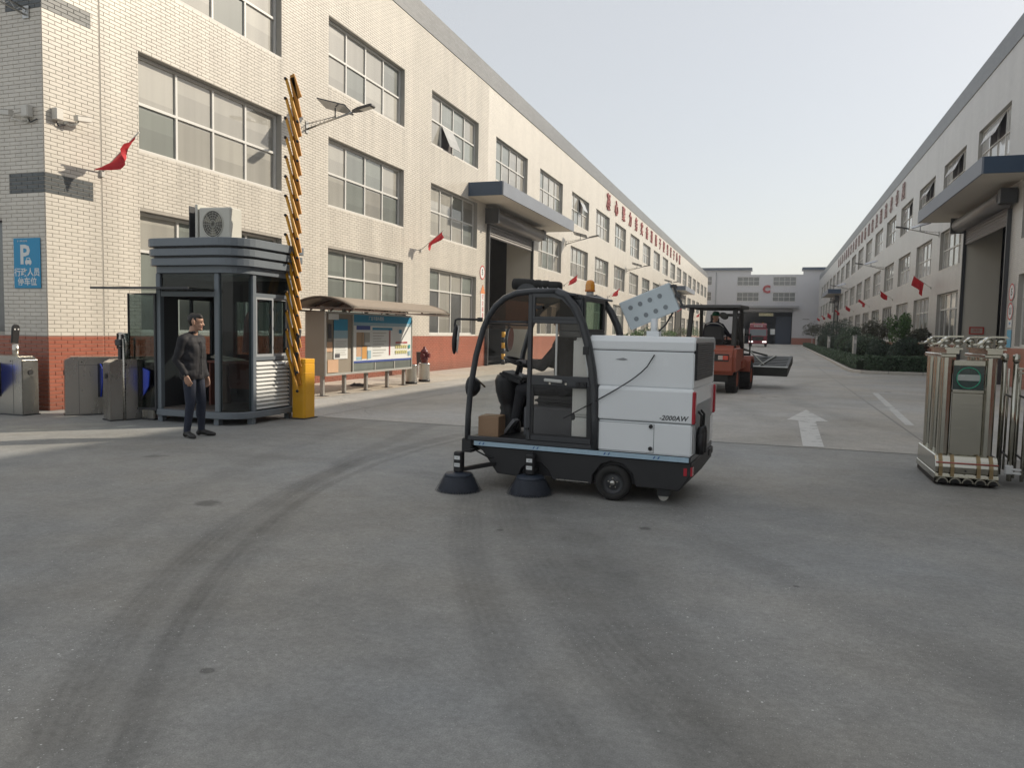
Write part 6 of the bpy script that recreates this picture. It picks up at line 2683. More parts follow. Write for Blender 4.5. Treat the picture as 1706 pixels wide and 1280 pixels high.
def leaves(mb, pts, size, rnd):
    for p, nrm in pts:
        d = Vector((rnd.gauss(0, 1), rnd.gauss(0, 1), rnd.gauss(0, 1))) + nrm * 0.8
        d.normalize()
        a = d.orthogonal().normalized()
        b = d.cross(a)
        t = rnd.random() * 2 * pi
        a, b = a * cos(t) + b * sin(t), b * cos(t) - a * sin(t)
        s = size * (0.6 + 0.8 * rnd.random())
        mb.poly([p - a * s, p + b * s * 0.45, p + a * s, p - b * s * 0.45])


def blob_pts(c, r, n, rnd, rough=0.22):
    out = []
    lump = [(Vector((rnd.gauss(0, 1), rnd.gauss(0, 1), rnd.gauss(0, 1))).normalized(), 0.6 + rnd.random() * 0.8) for _ in range(9)]
    for _ in range(n):
        d = Vector((rnd.gauss(0, 1), rnd.gauss(0, 1), rnd.gauss(0, 1))).normalized()
        k = 1 + rough * sum(w * max(0, d.dot(v)) ** 6 for v, w in lump) - rough * 0.6
        q = k * (0.72 + 0.28 * rnd.random() ** 0.5 + 0.06 * rnd.random())
        out.append((Vector((c[0] + d.x * r[0] * q, c[1] + d.y * r[1] * q, c[2] + d.z * r[2] * q)), d))
    return out


def hedge(label, pts, h, w, n, seed, name='hedge'):
    """clipped hedge along a line of ground points"""
    rnd = random.Random(seed)
    c = pts[0]
    t = thing(name, label, 'hedge', (c[0], c[1], 0.09))
    mb = MB()
    segs = [(Vector((a[0] - c[0], a[1] - c[1], 0)), Vector((b[0] - c[0], b[1] - c[1], 0))) for a, b in zip(pts, pts[1:])]
    tot = sum((b - a).length for a, b in segs)
    for a, b in segs:
        L_ = (b - a).length
        d = (b - a).normalized()
        s = Vector((-d.y, d.x, 0))
        m = int(n * L_ / tot)
        pp = []
        for _ in range(m):
            u = rnd.random() * (L_ + w * 0.4) - w * 0.2
            wob = 0.07 * mnoise.noise(Vector((u * 1.3 + seed, 0, 0))) + 0.05 * mnoise.noise(Vector((u * 4, seed, 0)))
            hh = h * (1 + wob)
            if rnd.random() < 0.48:
                v = rnd.uniform(-w / 2, w / 2)
                p = a + d * u + s * v + Vector((0, 0, hh - rnd.random() ** 2 * 0.12 - 0.08 * abs(2 * v / w) ** 4))
                nrm = Vector((0, 0, 1))
            else:
                sg = rnd.choice((-1, 1))
                z = rnd.uniform(0.03, hh)
                p = a + d * u + s * sg * (w / 2 - rnd.random() ** 2 * 0.12 + 0.05 * mnoise.noise(Vector((u * 2, z * 3, sg))) - 0.06 * (z / hh) ** 5) + Vector((0, 0, z))
                nrm = s * sg
            pp.append((p, nrm))
        leaves(mb, pp, 0.05, rnd)
    mb.build('foliage', lf_hedge, t)
    mb = MB()
    for a, b in segs:
        d = (b - a).normalized() * min(0.45, (b - a).length * 0.2)
        mb.bar(a + d + Vector((0, 0, h * 0.44)), b - d + Vector((0, 0, h * 0.44)), w * 0.72, h * 0.80)
    mb.build('foliage_core', M('hedge_core', (0.03, 0.04, 0.024), 0.95), t)  # solid dark core added inside the leaves, closes see-through gaps
    return t


hedge('clipped dark green hedge along the front kerb of the planted bed', [(4.15, 37.3), (6.75, 37.35)], 0.68, 1.1, 9000, 1)
hedge('long low hedge running along the road side of the planted bed', [(4.05, 38.3), (4.05, 45), (4.2, 60), (4.6, 90), (4.9, 127)], 0.52, 1.0, 24000, 2)


def ball_shrub(label, x, y, r, seed, mat=None, n=2600, h=None):
    rnd = random.Random(seed)
    t = thing('ball_shrub', label, 'shrub', (x, y, 0.09), 0, 'round shrubs in the planted bed')
    mb = MB()
    h = h or r * 0.9
    leaves(mb, blob_pts((0, 0, h), (r, r, h), n, rnd, 0.12), 0.055, rnd)
    mb.build('foliage', mat or lf_dark, t)
    mb = MB()
    mb.ball((0, 0, h), (r * 0.80, r * 0.80, h * 0.80), 12, 8)
    mb.build('foliage_core', M('hedge_core', (0.03, 0.04, 0.024), 0.95), t)  # added dark filler ball, keeps the shrub outline from looking porous
    mb = MB()
    for k in range(6):
        a = k * pi / 3 + rnd.random()
        mb.tube([(0.04 * cos(a), 0.04 * sin(a), 0), (r * 0.35 * cos(a), r * 0.35 * sin(a), h * 0.6), (r * 0.6 * cos(a), r * 0.6 * sin(a), h * 1.2)], [0.02, 0.014, 0.006], 5)
    mb.build('stem', bark, t)


def small_tree(label, x, y, h, r, seed, mat, white=False, n=2000, grp='small trees in the planted bed'):
    rnd = random.Random(seed)
    t = thing('small_tree', label, 'tree', (x, y, 0.09), rnd.random(), grp)
    mb = MB()
    mb.tube([(0, 0, 0), (0.02, 0.01, h * 0.3), (0.0, 0.03, h * 0.55), (0.03, 0, h * 0.8)], [0.06, 0.05, 0.04, 0.015], 8)
    pts = []
    for k in range(9):
        a = k * 2.4 + rnd.random()
        z0 = h * (0.42 + 0.04 * k)
        e = Vector((cos(a) * r * rnd.uniform(0.5, 0.9), sin(a) * r * rnd.uniform(0.5, 0.9), z0 + h * rnd.uniform(0.12, 0.3)))
        mb.tube([(0, 0.01, z0), e * 0.5 + Vector((0, 0, z0 * 0.5 + 0.03)), e], [0.022, 0.015, 0.006], 5)
        pts += blob_pts(e, (r * 0.50, r * 0.50, h * 0.15), n // 9, rnd, 0.35)
    mb.build('trunk', limew if white else bark, t)
    mb = MB()
    leaves(mb, pts, 0.068, rnd)
    mb.build('crown', mat, t)


BALLS = [('large dark ball shrub just behind the front hedge of the bed', 6.05, 41.0, 0.80, lf_dark, 3600), ('bluish dark ball shrub second from the front of the bed', 5.5, 45.5, 0.72, lf_dark, 2800),
         ('round green shrub third from the front of the bed', 5.3, 50.5, 0.85, lf_hedge, 2600), ('round shrub behind the white post in the bed', 5.6, 56.0, 0.9, lf_dark, 2200),
         ('round shrub just past the white post in the bed', 5.5, 61.0, 0.85, lf_hedge, 1800), ('low round shrub before the middle of the planted bed', 5.9, 72.5, 0.95, lf_dark, 1600), ('dark round shrub past the middle of the planted bed', 5.4, 87.0, 1.05, lf_dark, 1400), ('round shrub halfway along the planted bed', 5.5, 66.0, 0.95, lf_hedge, 1800), ('round shrub well down the planted bed', 5.6, 79.0, 1.0, lf_dark, 1500),
         ('last round shrub of the planted bed, towards the far hall', 5.7, 97.0, 1.1, lf_hedge, 1400)]
for i, (lb_, x, y, r, mt, n) in enumerate(BALLS):
    ball_shrub(lb_, x, y, r, 20 + i, mt, n)
TREES = [('bright green small tree with white stems behind the large ball shrub', 6.3, 45.0, 2.5, 0.5, lf_green, True), ('bare-topped small tree against the shaded wall by its doorway', 6.9, 42.5, 1.8, 0.45, lf_brown, False),
         ('wide dark bronze tree behind the white post of the bed', 6.1, 53.5, 2.45, 0.8, lf_brown, False),
         ('small green tree halfway down the planted bed', 6.2, 71.0, 2.3, 0.8, lf_hedge, True), ('broad dark tree two thirds down the planted bed', 6.0, 84.0, 2.9, 1.1, lf_dark, False),
         ('pale-trunked tree near the far end of the planted bed', 5.4, 98.0, 2.8, 1.1, lf_brown, True), ('last tree at the far end of the planted bed', 5.2, 116.0, 3.0, 1.3, lf_brown, True)]
for i, (lb_, x, y, h, r, mt, wt) in enumerate(TREES):
    small_tree(lb_, x, y, h, r, 50 + i, mt, wt)
for i, (lb_, x, y, h) in enumerate((('tallest white square post in the hedge, before the wide bronze tree', 4.62, 50.0, 1.55), ('white post in the hedge, second from the front', 4.6, 72.0, 1.5),
                                    ('smallest white post in the hedge, towards the far hall', 4.75, 95.0, 1.6))):
    t = thing('garden_post', lb_, 'post', (x, y, 0.09), 0.3, 'white posts in the hedge')
    mb = MB()
    mb.box(-0.09, 0.09, -0.09, 0.09, 0, h)
    mb.build('shaft', M('post_white', (0.50, 0.51, 0.50), 0.6), t, bevel=0.01)
    mb = MB()
    mb.box(-0.11, 0.11, -0.11, 0.11, h + 0.001, h + 0.05)
    mb.build('cap', GREYP, t)
    mb = MB()
    mb.box(-0.06, 0.06, -0.094, -0.091, h * 0.72, h * 0.86)
    mb.build('lamp_slot', led, t)
# shrubs on the sunny side, seen between the light board and the forklift
for i, (lb_, y, h, r, mt) in enumerate((('sunlit shrub at the foot of the sunny hall, first of the row', 62, 1.5, 0.8, lf_green), ('sunlit shrub at the foot of the sunny hall, second of the row', 70, 1.8, 1.0, lf_hedge),
                                        ('sunlit shrub at the foot of the sunny hall, third of the row', 80, 1.7, 1.0, lf_green), ('sunlit shrub at the foot of the sunny hall, fourth of the row', 92, 2.0, 1.2, lf_brown),
                                        ('sunlit shrub at the foot of the sunny hall, last of the row', 106, 2.2, 1.3, lf_green))):
    small_tree(lb_, -10.6, y, h, r, 80 + i, mt, False, 1300, 'shrubs along the sunny wall')

# ------------------------------------------------------------------ forklift
fk_red = M('forklift_orange', (0.30, 0.075, 0.04), 0.42, var=0.22, vs=2.5)
fk_dark = M('forklift_dark', (0.028, 0.027, 0.024), 0.55, var=0.25)
fk = thing('forklift', 'orange forklift seen from behind with dark overhead guard, carrying a steel rack', 'forklift', (-1.55, 21.5, 0), R(84))
mb = MB()
mb.smooth = False
prof = [(-0.62, 0.50), (-0.66, 0.62), (-0.66, 0.98), (-0.56, 1.20), (-0.40, 1.27), (0.75, 1.27), (0.75, 0.75), (0.45, 0.75), (0.38, 0.55), (-0.30, 0.50)]
mb.prism(prof, -0.72, 0.72, 'y')
mb.build('counterweight', fk_red, fk, bevel=0.09, seg=3)
mb = MB()
mb.box(-0.672, -0.645, -0.55, 0.55, 0.86, 1.05)
mb.build('lamp_recess', fk_dark, fk, bevel=0.01)
for s in (-1, 1):
    for a, b, c_, nm in ((0.28, 0.40, (0.55, 0.45, 0.40), 'reverse_light'), (0.401, 0.54, (0.62, 0.06, 0.03), 'tail_light')):
        mb = MB()
        mb.box(-0.690, -0.668, min(s * a, s * b), max(s * a, s * b), 0.90, 1.01)
        mb.build(nm, M('fk_' + nm, c_, 0.25, coat=0.6), fk, bevel=0.006)
mb = MB()
mb.box(-0.40, 1.75, -0.52, 0.52, 0.30, 0.62)
mb.build('chassis', fk_dark, fk, bevel=0.02)
mb = MB()
mb.prism([(0.76, 0.62), (0.76, 0.92), (1.35, 0.92), (1.50, 0.62)], -0.70, 0.70, 'y')
mb.build('step_panel', fk_red, fk, bevel=0.03, seg=2)
for s in (-1, 1):
    mb = MB()
    mb.prism([(1.38, 0.52), (1.40, 0.82), (1.55, 0.96), (2.05, 0.96), (2.22, 0.82), (2.22, 0.74), (2.0, 0.87), (1.6, 0.87), (1.46, 0.74), (1.44, 0.52)], s * 0.48, s * 0.83, 'y')
    mb.build('fender', fk_red, fk, bevel=0.012)


def fk_wheel(x, y, r, w):
    s = 1 if y > 0 else -1
    mb = MB()
    mb.lathe([(r * 0.55, -w / 2), (r * 0.93, -w / 2), (r, -w / 2 + 0.04), (r, w / 2 - 0.04), (r * 0.93, w / 2), (r * 0.55, w / 2)], (x, y, r), 30, 'y')
    for k in range(24):
        a = 2 * pi * k / 24
        for q in (-1, 1):
            p = Vector((x + (r + 0.006) * cos(a + q * 0.06), y + q * w * 0.26, r + (r + 0.006) * sin(a + q * 0.06)))
            mb.bar(p + Vector((0, -w * 0.2, 0)), p + Vector((0, w * 0.2, 0)), 0.045, 0.028, (cos(a), 0, sin(a)))
    wo = mb.build('wheel', RUBBER, fk)
    mb = MB()
    mb.lathe([(0.0, s * w * 0.30), (r * 0.3, s * w * 0.30), (r * 0.5, s * w * 0.44), (r * 0.56, s * w * 0.46)], (x, y, r), 20, 'y')
    mb.build('rim', fk_red, wo)


for s in (-1, 1):
    fk_wheel(0.0, s * 0.56, 0.37, 0.27)
    fk_wheel(1.80, s * 0.66, 0.41, 0.32)
# overhead guard
for s in (-1, 1):
    mb = MB()
    mb.bar((-0.28, s * 0.60, 1.22), (-0.02, s * 0.58, 2.28), 0.11, 0.12, (0, 1, 0))
    mb.build('guard_post', fk_dark, fk, bevel=0.015)
    mb = MB()
    mb.bar((1.45, s * 0.58, 0.92), (1.22, s * 0.56, 2.28), 0.08, 0.09, (0, 1, 0))
    mb.build('guard_post', fk_dark, fk, bevel=0.012)
mb = MB()
mb.prism([(-0.22, 2.27), (-0.10, 2.36), (1.32, 2.38), (1.42, 2.30), (1.32, 2.27)], -0.74, 0.74, 'y')
mb.build('guard_roof', fk_dark, fk, bevel=0.02)
for k in range(5):
    mb = MB()
    mb.bar((0.1 + k * 0.24, -0.55, 2.25), (0.1 + k * 0.24, 0.55, 2.25), 0.04, 0.03)
    mb.build('guard_bar', fk_dark, fk)
# seat, wheel, dash
mb = MB()
mb.box(0.25, 0.75, -0.27, 0.27, 1.28, 1.40)
mb.box(0.14, 0.27, -0.26, 0.26, 1.38, 1.78)
mb.build('seat', M('fk_seat', (0.03, 0.03, 0.03), 0.6), fk, bevel=0.04, seg=2)
mb = MB()
mb.box(1.15, 1.42, -0.50, 0.50, 0.93, 1.42)
mb.build('dash', fk_dark, fk, bevel=0.03)
mb = MB()
mb.tube([(1.12, 0, 1.36), (1.02, 0, 1.50)], 0.025, 6)
mb.tube([(1.02 + 0.13 * cos(a * pi / 10) * 0.8, 0.16 * sin(a * pi / 10), 1.50 + 0.10 * cos(a * pi / 10)) for a in range(20)], 0.014, 5, closed=True)
mb.build('steering_wheel', fk_dark, fk)
mb = MB()
mb.tube([(-0.10, -0.62, 2.12), (-0.12, -0.80, 2.14)], 0.014, 5)
mb.m = Matrix.Translation((-0.12, -0.30, 2.06)) @ Matrix.Rotation(R(30), 4, 'X')
mb.ball((0, 0, 0), (0.03, 0.13, 0.09))
mb.build('mirror', fk_dark, fk)
# mast with two uprights, chains, carriage and forks
for s in (-1, 1):
    mb = MB()
    mb.box(2.10, 2.26, s * 0.40 - 0.06, s * 0.40 + 0.06, 0.12, 2.15)
    mb.build('mast_upright', fk_dark, fk, bevel=0.008)
    mb = MB()
    mb.box(2.12, 2.24, s * 0.27 - 0.05, s * 0.27 + 0.05, 0.15, 2.05)
    mb.build('mast_inner', fk_dark, fk)
    mb = MB()
    mb.cyl((2.08, s * 0.50, 0.55), (2.08, s * 0.50, 1.75), 0.045)
    mb.build('lift_ram', STEEL_B, fk)
    mb = MB()
    mb.prism([(2.36, 1.0), (2.43, 1.0), (2.43, 0.36), (3.65, 0.355), (3.65, 0.33), (2.36, 0.30)], s * 0.42 - 0.07, s * 0.42 + 0.07, 'y')
    mb.build('fork', fk_dark, fk)
for z in (0.6, 1.3, 2.1):
    mb = MB()
    mb.box(2.12, 2.24, -0.40, 0.40, z, z + 0.08)
    mb.build('mast_bar', fk_dark, fk)
mb = MB()
mb.box(2.27, 2.35, -0.70, 0.70, 0.45, 0.58)
mb.box(2.27, 2.35, -0.70, 0.70, 0.92, 1.02)
mb.build('carriage', fk_dark, fk)
mb = MB()
for y in (-0.68, -0.34, 0.0, 0.34, 0.68):
    mb.box(2.29, 2.33, y - 0.02, y + 0.02, 1.02, 1.55)
mb.box(2.285, 2.335, -0.70, 0.70, 1.55, 1.60)
mb.build('load_backrest', fk_dark, fk)

# steel slatted rack carried across the forks
rk_m = M('rack_steel', (0.05, 0.052, 0.048), 0.5, 0.3, var=0.3)
rk_l = M('rack_edge_worn', (0.30, 0.31, 0.28), 0.4, 0.5)
fm = Matrix.Translation((-1.55, 21.5, 0)) @ Matrix.Rotation(R(84), 4, 'Z')
p = fm @ Vector((2.45, 0, 0.37))
rk = thing('steel_rack', 'dark slatted steel rack lying tilted across the forklift forks', 'rack', p, R(84))
tilt = Matrix.Rotation(R(-12), 4, 'Y')


def rpart(name, f, mat=rk_m, bevel=0.0):
    mb = MB()
    mb.m = tilt
    f(mb)
    return mb.build(name, mat, rk, bevel=bevel)


rpart('front_beam', lambda m: m.box(0.0, 0.10, -1.74, 1.6, 0.0, 0.26))
rpart('back_beam', lambda m: m.box(1.62, 1.72, -1.74, 1.6, 0.0, 0.20))
for y in (-1.74, 1.52):
    rpart('end_beam', lambda m: m.box(0.101, 1.619, y, y + 0.08, 0.0, 0.24))
for k in range(7):
    rpart('slat', lambda m: m.box(0.18 + k * 0.20, 0.31 + k * 0.20, -1.65, 1.51, 0.16, 0.22))
rpart('edge_angle', lambda m: m.box(-0.01, 0.11, -1.745, 1.6, 0.2605, 0.275), rk_l)
rpart('brace', lambda m: m.bar((0.15, -0.9, 0.24), (1.60, -1.25, 0.24), 0.035, 0.03), rk_l)
rpart('brace', lambda m: (m.bar((0.9, -0.55, 0.55), (0.3, -1.05, 0.26), 0.035, 0.03), m.bar((0.9, -0.55, 0.55), (1.2, 0.2, 0.75), 0.035, 0.03)), rk_l)
rpart('side_rail', lambda m: m.bar((1.5, -1.0, 0.26), (0.6, 0.4, 0.85), 0.06, 0.05))

# ------------------------------------------------------------------ red lorry in front of the far doorway
tr_red = M('lorry_red', (0.24, 0.015, 0.028), 0.3, var=0.15, coat=0.5)
lo = thing('lorry', 'red lorry with lit headlights standing before the far doorway marked C', 'lorry', (-2.0, 112, 0), R(-90))
# local x is its forward direction (towards the viewer)
mb = MB()
mb.prism([(0.0, 0.85), (0.06, 1.5), (-0.08, 2.45), (-0.30, 2.62), (-2.1, 2.62), (-2.1, 0.85)], -1.22, 1.22, 'y')
mb.build('cab', tr_red, lo, bevel=0.06, seg=2)
mb = MB()
mb.prism([(-0.25, 2.63), (-0.35, 3.05), (-0.75, 3.28), (-1.8, 3.28), (-1.9, 2.63)], -1.1, 1.1, 'y')
rf = mb.build('roof_deflector', tr_red, lo, bevel=0.05)
text('前程似锦', 0.30, sign_w, rf, (-0.245, 0, 2.86), rot=(R(76), 0, pi / 2), depth=0.004)
mb = MB()
mb.prism([(0.075, 1.55), (-0.055, 2.40), (-0.065, 2.40), (0.06, 1.55)], -1.08, 1.08, 'y')
mb.build('windscreen', M('lorry_glass', (0.10, 0.12, 0.13), 0.08, coat=1.0), lo)
mb = MB()
mb.box(0.02, 0.14, -1.24, 1.24, 0.42, 0.84)
bp_ = mb.build('bumper', tr_red, lo, bevel=0.03)
mb = MB()
mb.box(0.065, 0.085, -0.75, 0.75, 0.92, 1.42)
mb.build('grille', fk_dark, lo)
for s in (-1, 1):
    mb = MB()
    mb.box(0.142, 0.16, min(s * 0.62, s * 1.14), max(s * 0.62, s * 1.14), 0.62, 0.80)
    mb.build('headlight', M('headlight_lit', (0.8, 0.8, 0.78), 0.2, emit=(1, 0.97, 0.9, 1.6)), bp_)
    mb = MB()
    mb.tube([(-0.05, s * 1.24, 2.3), (0.06, s * 1.42, 2.3), (0.06, s * 1.42, 1.6)], 0.02, 5)
    mb.box(0.03, 0.09, s * 1.44 - 0.11, s * 1.44 + 0.11, 1.65, 2.2)
    mb.build('mirror', fk_dark, lo)
    for x in (-0.95, -5.0, -6.3):
        mb = MB()
        mb.lathe([(0.0, -0.15), (0.3, -0.15), (0.5, -0.13), (0.52, 0), (0.5, 0.13), (0.3, 0.15), (0.0, 0.15)], (x, s * 1.03, 0.52), 20, 'y')
        mb.build('wheel', RUBBER, lo)
mb = MB()
mb.box(-8.5, -0.2, -0.5, 0.5, 0.7, 0.95)
mb.build('chassis', fk_dark, lo)
mb = MB()
mb.box(-8.6, -2.4, -1.22, 1.22, 1.1, 1.3)
mb.box(-2.5, -2.4, -1.22, 1.22, 1.3, 2.4)
mb.build('flat_bed', fk_dark, lo)
mb = MB()
mb.box(-0.3, -0.28, 1.6, 2.2, 1.75, 2.5)
mb.build('side_board', sign_w, lo)
for s in (-0.6, 0.6):
    mb = MB()
    mb.cyl((-0.5, s, 3.27), (-0.5, s, 3.40), 0.07)
    mb.build('roof_lamp', M('amber_lamp', (0.7, 0.3, 0.02), 0.3), lo)

# ------------------------------------------------------------------ stainless retractable gate
gold = M('brass_strap', (0.27, 0.20, 0.11), 0.35, 0.9, var=0.15)
gst = M('gate_steel', (0.50, 0.485, 0.42), 0.16, 1.0, var=0.08, vs=3, stretch=(1, 1, 10))
gate = thing('gate_head', 'stainless steel head of the retractable gate with green ring sign and two roof finials', 'gate', (2.0, 9.25, 0), R(0))


def fluted(x, y, z0, z1, r=0.058):
    mb = MB()
    mb.smooth = True
    n = 40
    ra = [r * (1 - 0.10 * (0.5 + 0.5 * cos(10 * 2 * pi * k / n))) for k in range(n)]
    A = [mb.vert((x + ra[k] * cos(2 * pi * k / n), y + ra[k] * sin(2 * pi * k / n), z0)) for k in range(n)]
    B = [mb.vert((x + ra[k] * cos(2 * pi * k / n), y + ra[k] * sin(2 * pi * k / n), z1)) for k in range(n)]
    for k in range(n):
        mb.face((A[k], A[(k + 1) % n], B[(k + 1) % n], B[k]))
    return mb.build('column', gst, gate)


for x in (-0.225, 0.185):
    for y in (0.03, 0.42, 0.80):
        fluted(x, y, 0.32, 1.36)
    mb = MB()
    mb.box(x - 0.075, x + 0.075, -0.04, 0.88, 1.361, 1.40)
    mb.build('capital', gst, gate, bevel=0.008)
for y0, y1 in ((0.09, 0.36), (0.48, 0.74)):
    for x in (-0.225, 0.185):
        mb = MB()
        mb.box(x - 0.01, x + 0.01, y0, y1, 0.33, 1.30)
        mb.build('side_panel', gst, gate)
mb = MB()
mb.box(-0.165, 0.125, 0.0, 0.02, 0.32, 0.985)
mb.build('front_panel', gst, gate, bevel=0.004)
mb = MB()
mb.box(-0.167, 0.127, -0.012, 0.03, 0.986, 1.02)
mb.build('panel_rail', gst, gate, bevel=0.004)
mb = MB()
mb.box(-0.167, 0.127, -0.012, 0.03, 1.275, 1.335)
mb.build('panel_rail', gst, gate, bevel=0.004)
mb = MB()
mb.box(-0.165, 0.125, 0.004, 0.02, 1.0205, 1.2745)
sgp = mb.build('sign_panel', M('sign_panel_dark', (0.010, 0.040, 0.034), 0.12, coat=1.0), gate)
mb = MB()
mb.ring(arc(-0.02, 1.147, 0.115, 0, 360, 40)[:-1], arc(-0.02, 1.147, 0.105, 0, 360, 40)[:-1], -0.0025, 0.0035, 'y')
mb.build('sign_ring', M('ring_green', (0.03, 0.32, 0.19), 0.3), sgp)
mb = MB()
mb.box(-0.132, 0.092, -0.002, 0.0035, 1.118, 1.182)
mb.build('sign_bar', M('bar_grey', (0.42, 0.45, 0.42), 0.4), sgp)
text('★ ★ ★', 0.016, sign_w, sgp, (-0.085, -0.003, 1.168), depth=0.0003)
# base with rolled skirt, brass straps, scalloped rubber edge
mb = MB()
mb.prism([(-0.10, 0.13), (-0.11, 0.20), (-0.085, 0.27), (-0.05, 0.318), (0.95, 0.318), (0.97, 0.13)], -0.305, 0.285, 'x')
base = mb.build('skirt', gst, gate, bevel=0.01)
mb = MB()
mb.prism([(-0.07, 0.0605), (-0.115, 0.09), (-0.112, 0.1295), (0.98, 0.1295), (0.98, 0.0605)], -0.31, 0.29, 'x')
mb.build('skirt_lower', gst, gate, bevel=0.005)
mb = MB()
mb.box(-0.30, 0.28, -0.055, 0.96, 0.012, 0.06)
mb.build('rubber_apron', RUBBER, gate)
for k in range(5):
    xc = -0.235 + k * 0.118
    mb = MB()
    mb.ring(arc(xc, 0.035, 0.058, 0, 180, 12), arc(xc, 0.035, 0.044, 0, 180, 12), -0.135, -0.075, 'y')
    mb.build('scallop', gst, gate)
    mb = MB()
    mb.prism(arc(xc, 0.035, 0.043, 0, 180, 12), -0.125, -0.07, 'y')
    mb.build('scallop_fill', RUBBER, gate)
for x in (-0.255, -0.145, 0.10, 0.215):
    mb = MB()
    path = [(-0.042, 0.325), (-0.060, 0.312), (-0.094, 0.268), (-0.119, 0.20), (-0.121, 0.15), (-0.124, 0.10)]
    for a, b in zip(path, path[1:]):
        mb.bar((x, a[0], a[1]), (x, b[0], b[1]), 0.036, 0.008, (0, -1, 0.3))
    mb.build('strap', gold, gate)
mb = MB()
mb.tube([(-0.30, -0.105, 0.245), (0.28, -0.105, 0.245)], 0.008, 6)
mb.build('trim_rod', M('trim_red', (0.45, 0.12, 0.10), 0.4), gate)
mb = MB()
mb.cyl((-0.02, -0.108, 0.165), (-0.02, -0.116, 0.165), 0.009, n=10)
mb.build('key_hole', BLACK, gate)
for x in (-0.25, 0.23):
    for y in (0.05, 0.85):
        mb = MB()
        mb.cyl((x - 0.02, y, 0.045), (x + 0.02, y, 0.045), 0.045, n=14)
        mb.build('caster', RUBBER, gate)
# roof finials with swept-up tail
for x0, x1 in ((-0.39, -0.10), (-0.01, 0.30)):
    w = x1 - x0
    top = [(x0, 1.492), (x0 + 0.06, 1.497), (x0 + 0.10, 1.525), (x0 + 0.135, 1.562), (x0 + 0.17, 1.575), (x1, 1.575)]
    pl = top + [(p_[0], p_[1] + 0.018) for p_ in reversed(top)]
    for ya in (-0.06, 0.72):
        mb = MB()
        mb.prism(pl, ya, ya + 0.11, 'y')
        f = mb.build('finial', gst, gate)
        for q in (0.47, 0.86):
            mb = MB()
            mb.lathe([(0.0, 0.0), (0.042, 0.0), (0.042, 0.012), (0.022, 0.025), (0.050, 0.045), (0.050, 0.085), (0.03, 0.10), (0.0, 0.10)], (x0 + w * q, ya + 0.055, 1.466), 16)
            mb.build('drum', gst, f)
    mb = MB()
    mb.box(x0 + 0.12, x1, -0.06, 0.80, 1.445, 1.463)
    mb.box(x0 + 0.14, x1 - 0.03, -0.045, 0.79, 1.401, 1.444)
    mb.build('finial_plate', gst, gate)
# folding lattice that slides behind the head
fold = thing('folding_gate', 'folded lattice of the stainless steel retractable gate beside its head', 'gate', (2.40, 9.30, 0))
for k in range(15):
    x = 0.02 + k * 0.115
    for y in (0.0, 0.42, 0.84):
        mb = MB()
        mb.tube([(x, y, 0.07), (x, y, 1.385 if k == 0 else 1.27)], 0.026 if k == 0 else 0.019, 8)
        mb.build('post', gst, fold)
        if k == 0:
            mb = MB()
            mb.lathe([(0.032, 1.33), (0.036, 1.34), (0.036, 1.40), (0.0, 1.415)], (x, y, 0), 14)
            mb.build('cap', gst, fold)
    for j in (0, 1, 2):
        mb = MB()
        mb.tube([(x + 0.040 + 0.026 * j, (0.02, 0.24, 0.60)[j], 0.10), (x + 0.040 + 0.026 * j, (0.02, 0.24, 0.60)[j], 1.24)], 0.013, 6)
        mb.build('picket', gst, fold)
    for z in (0.16, 0.20, 1.22, 1.26):
        mb = MB()
        mb.bar((x + 0.012, -0.03, z), (x + 0.10, -0.03, z - 0.004), 0.02, 0.022)
        mb.build('link', louv_m if z < 0.25 and k % 2 == 0 else gst, fold, bevel=0.004)
    mb = MB()
    mb.bar((x, 0.0, 0.30), (x + 0.1, 0.84, 0.30), 0.015, 0.02)
    mb.build('scissor_bar', DARK, fold)
    mb = MB()
    mb.bar((x, 0.0, 0.95), (x + 0.1, 0.84, 0.95), 0.015, 0.02)
    mb.build('scissor_bar', DARK, fold)
mb = MB()
mb.box(-0.03, 0.05, -0.03, 0.0, 0.14, 0.24)
mb.build('end_cap', louv_m, fold, bevel=0.01)
# ------------------------------------------------------------------ people
skin_m = M('skin', (0.46, 0.27, 0.19), 0.5, var=0.10, vs=14)
hair_m = M('hair', (0.016, 0.014, 0.013), 0.5, var=0.4, vs=40)
jack_m = M('jacket_wool', (0.011, 0.011, 0.015), 0.75, var=0.15, vs=10, bump=0.05, bs=160)
jean_m = M('jeans', (0.022, 0.028, 0.048), 0.85, var=0.35, vs=7, bump=0.15, bs=200)
shoe_m = M('shoe_leather', (0.020, 0.018, 0.017), 0.45, var=0.2)
lip_m = M('lips', (0.34, 0.14, 0.11), 0.5)
eye_m = M('eye', (0.03, 0.02, 0.018), 0.2)


def capsule(mb, p0, p1, r0, r1, n=12):
    p0, p1 = Vector(p0), Vector(p1)
    d = p1 - p0
    L_ = max(d.length, 1e-4)
    d = d / L_ if d.length > 1e-6 else Vector((0, 0, 1))
    a = d.orthogonal().normalized()
    b = d.cross(a)
    rings = []
    for t in (-80, -50, -20):
        rings.append((p0 + d * r0 * sin(R(t)), r0 * cos(R(t))))
    for k in range(5):
        f = k / 4
        rings.append((p0 + (p1 - p0) * f, r0 + (r1 - r0) * f))
    for t in (20, 50, 80):
        rings.append((p1 + d * r1 * sin(R(t)), r1 * cos(R(t))))
    ids = [[mb.vert(c + (a * cos(2 * pi * k / n) + b * sin(2 * pi * k / n)) * r) for k in range(n)] for c, r in rings]
    for A, B in zip(ids, ids[1:]):
        for k in range(n):
            mb.face((A[k], A[(k + 1) % n], B[(k + 1) % n], B[k]))
    mb.face(ids[0][::-1])
    mb.face(ids[-1])


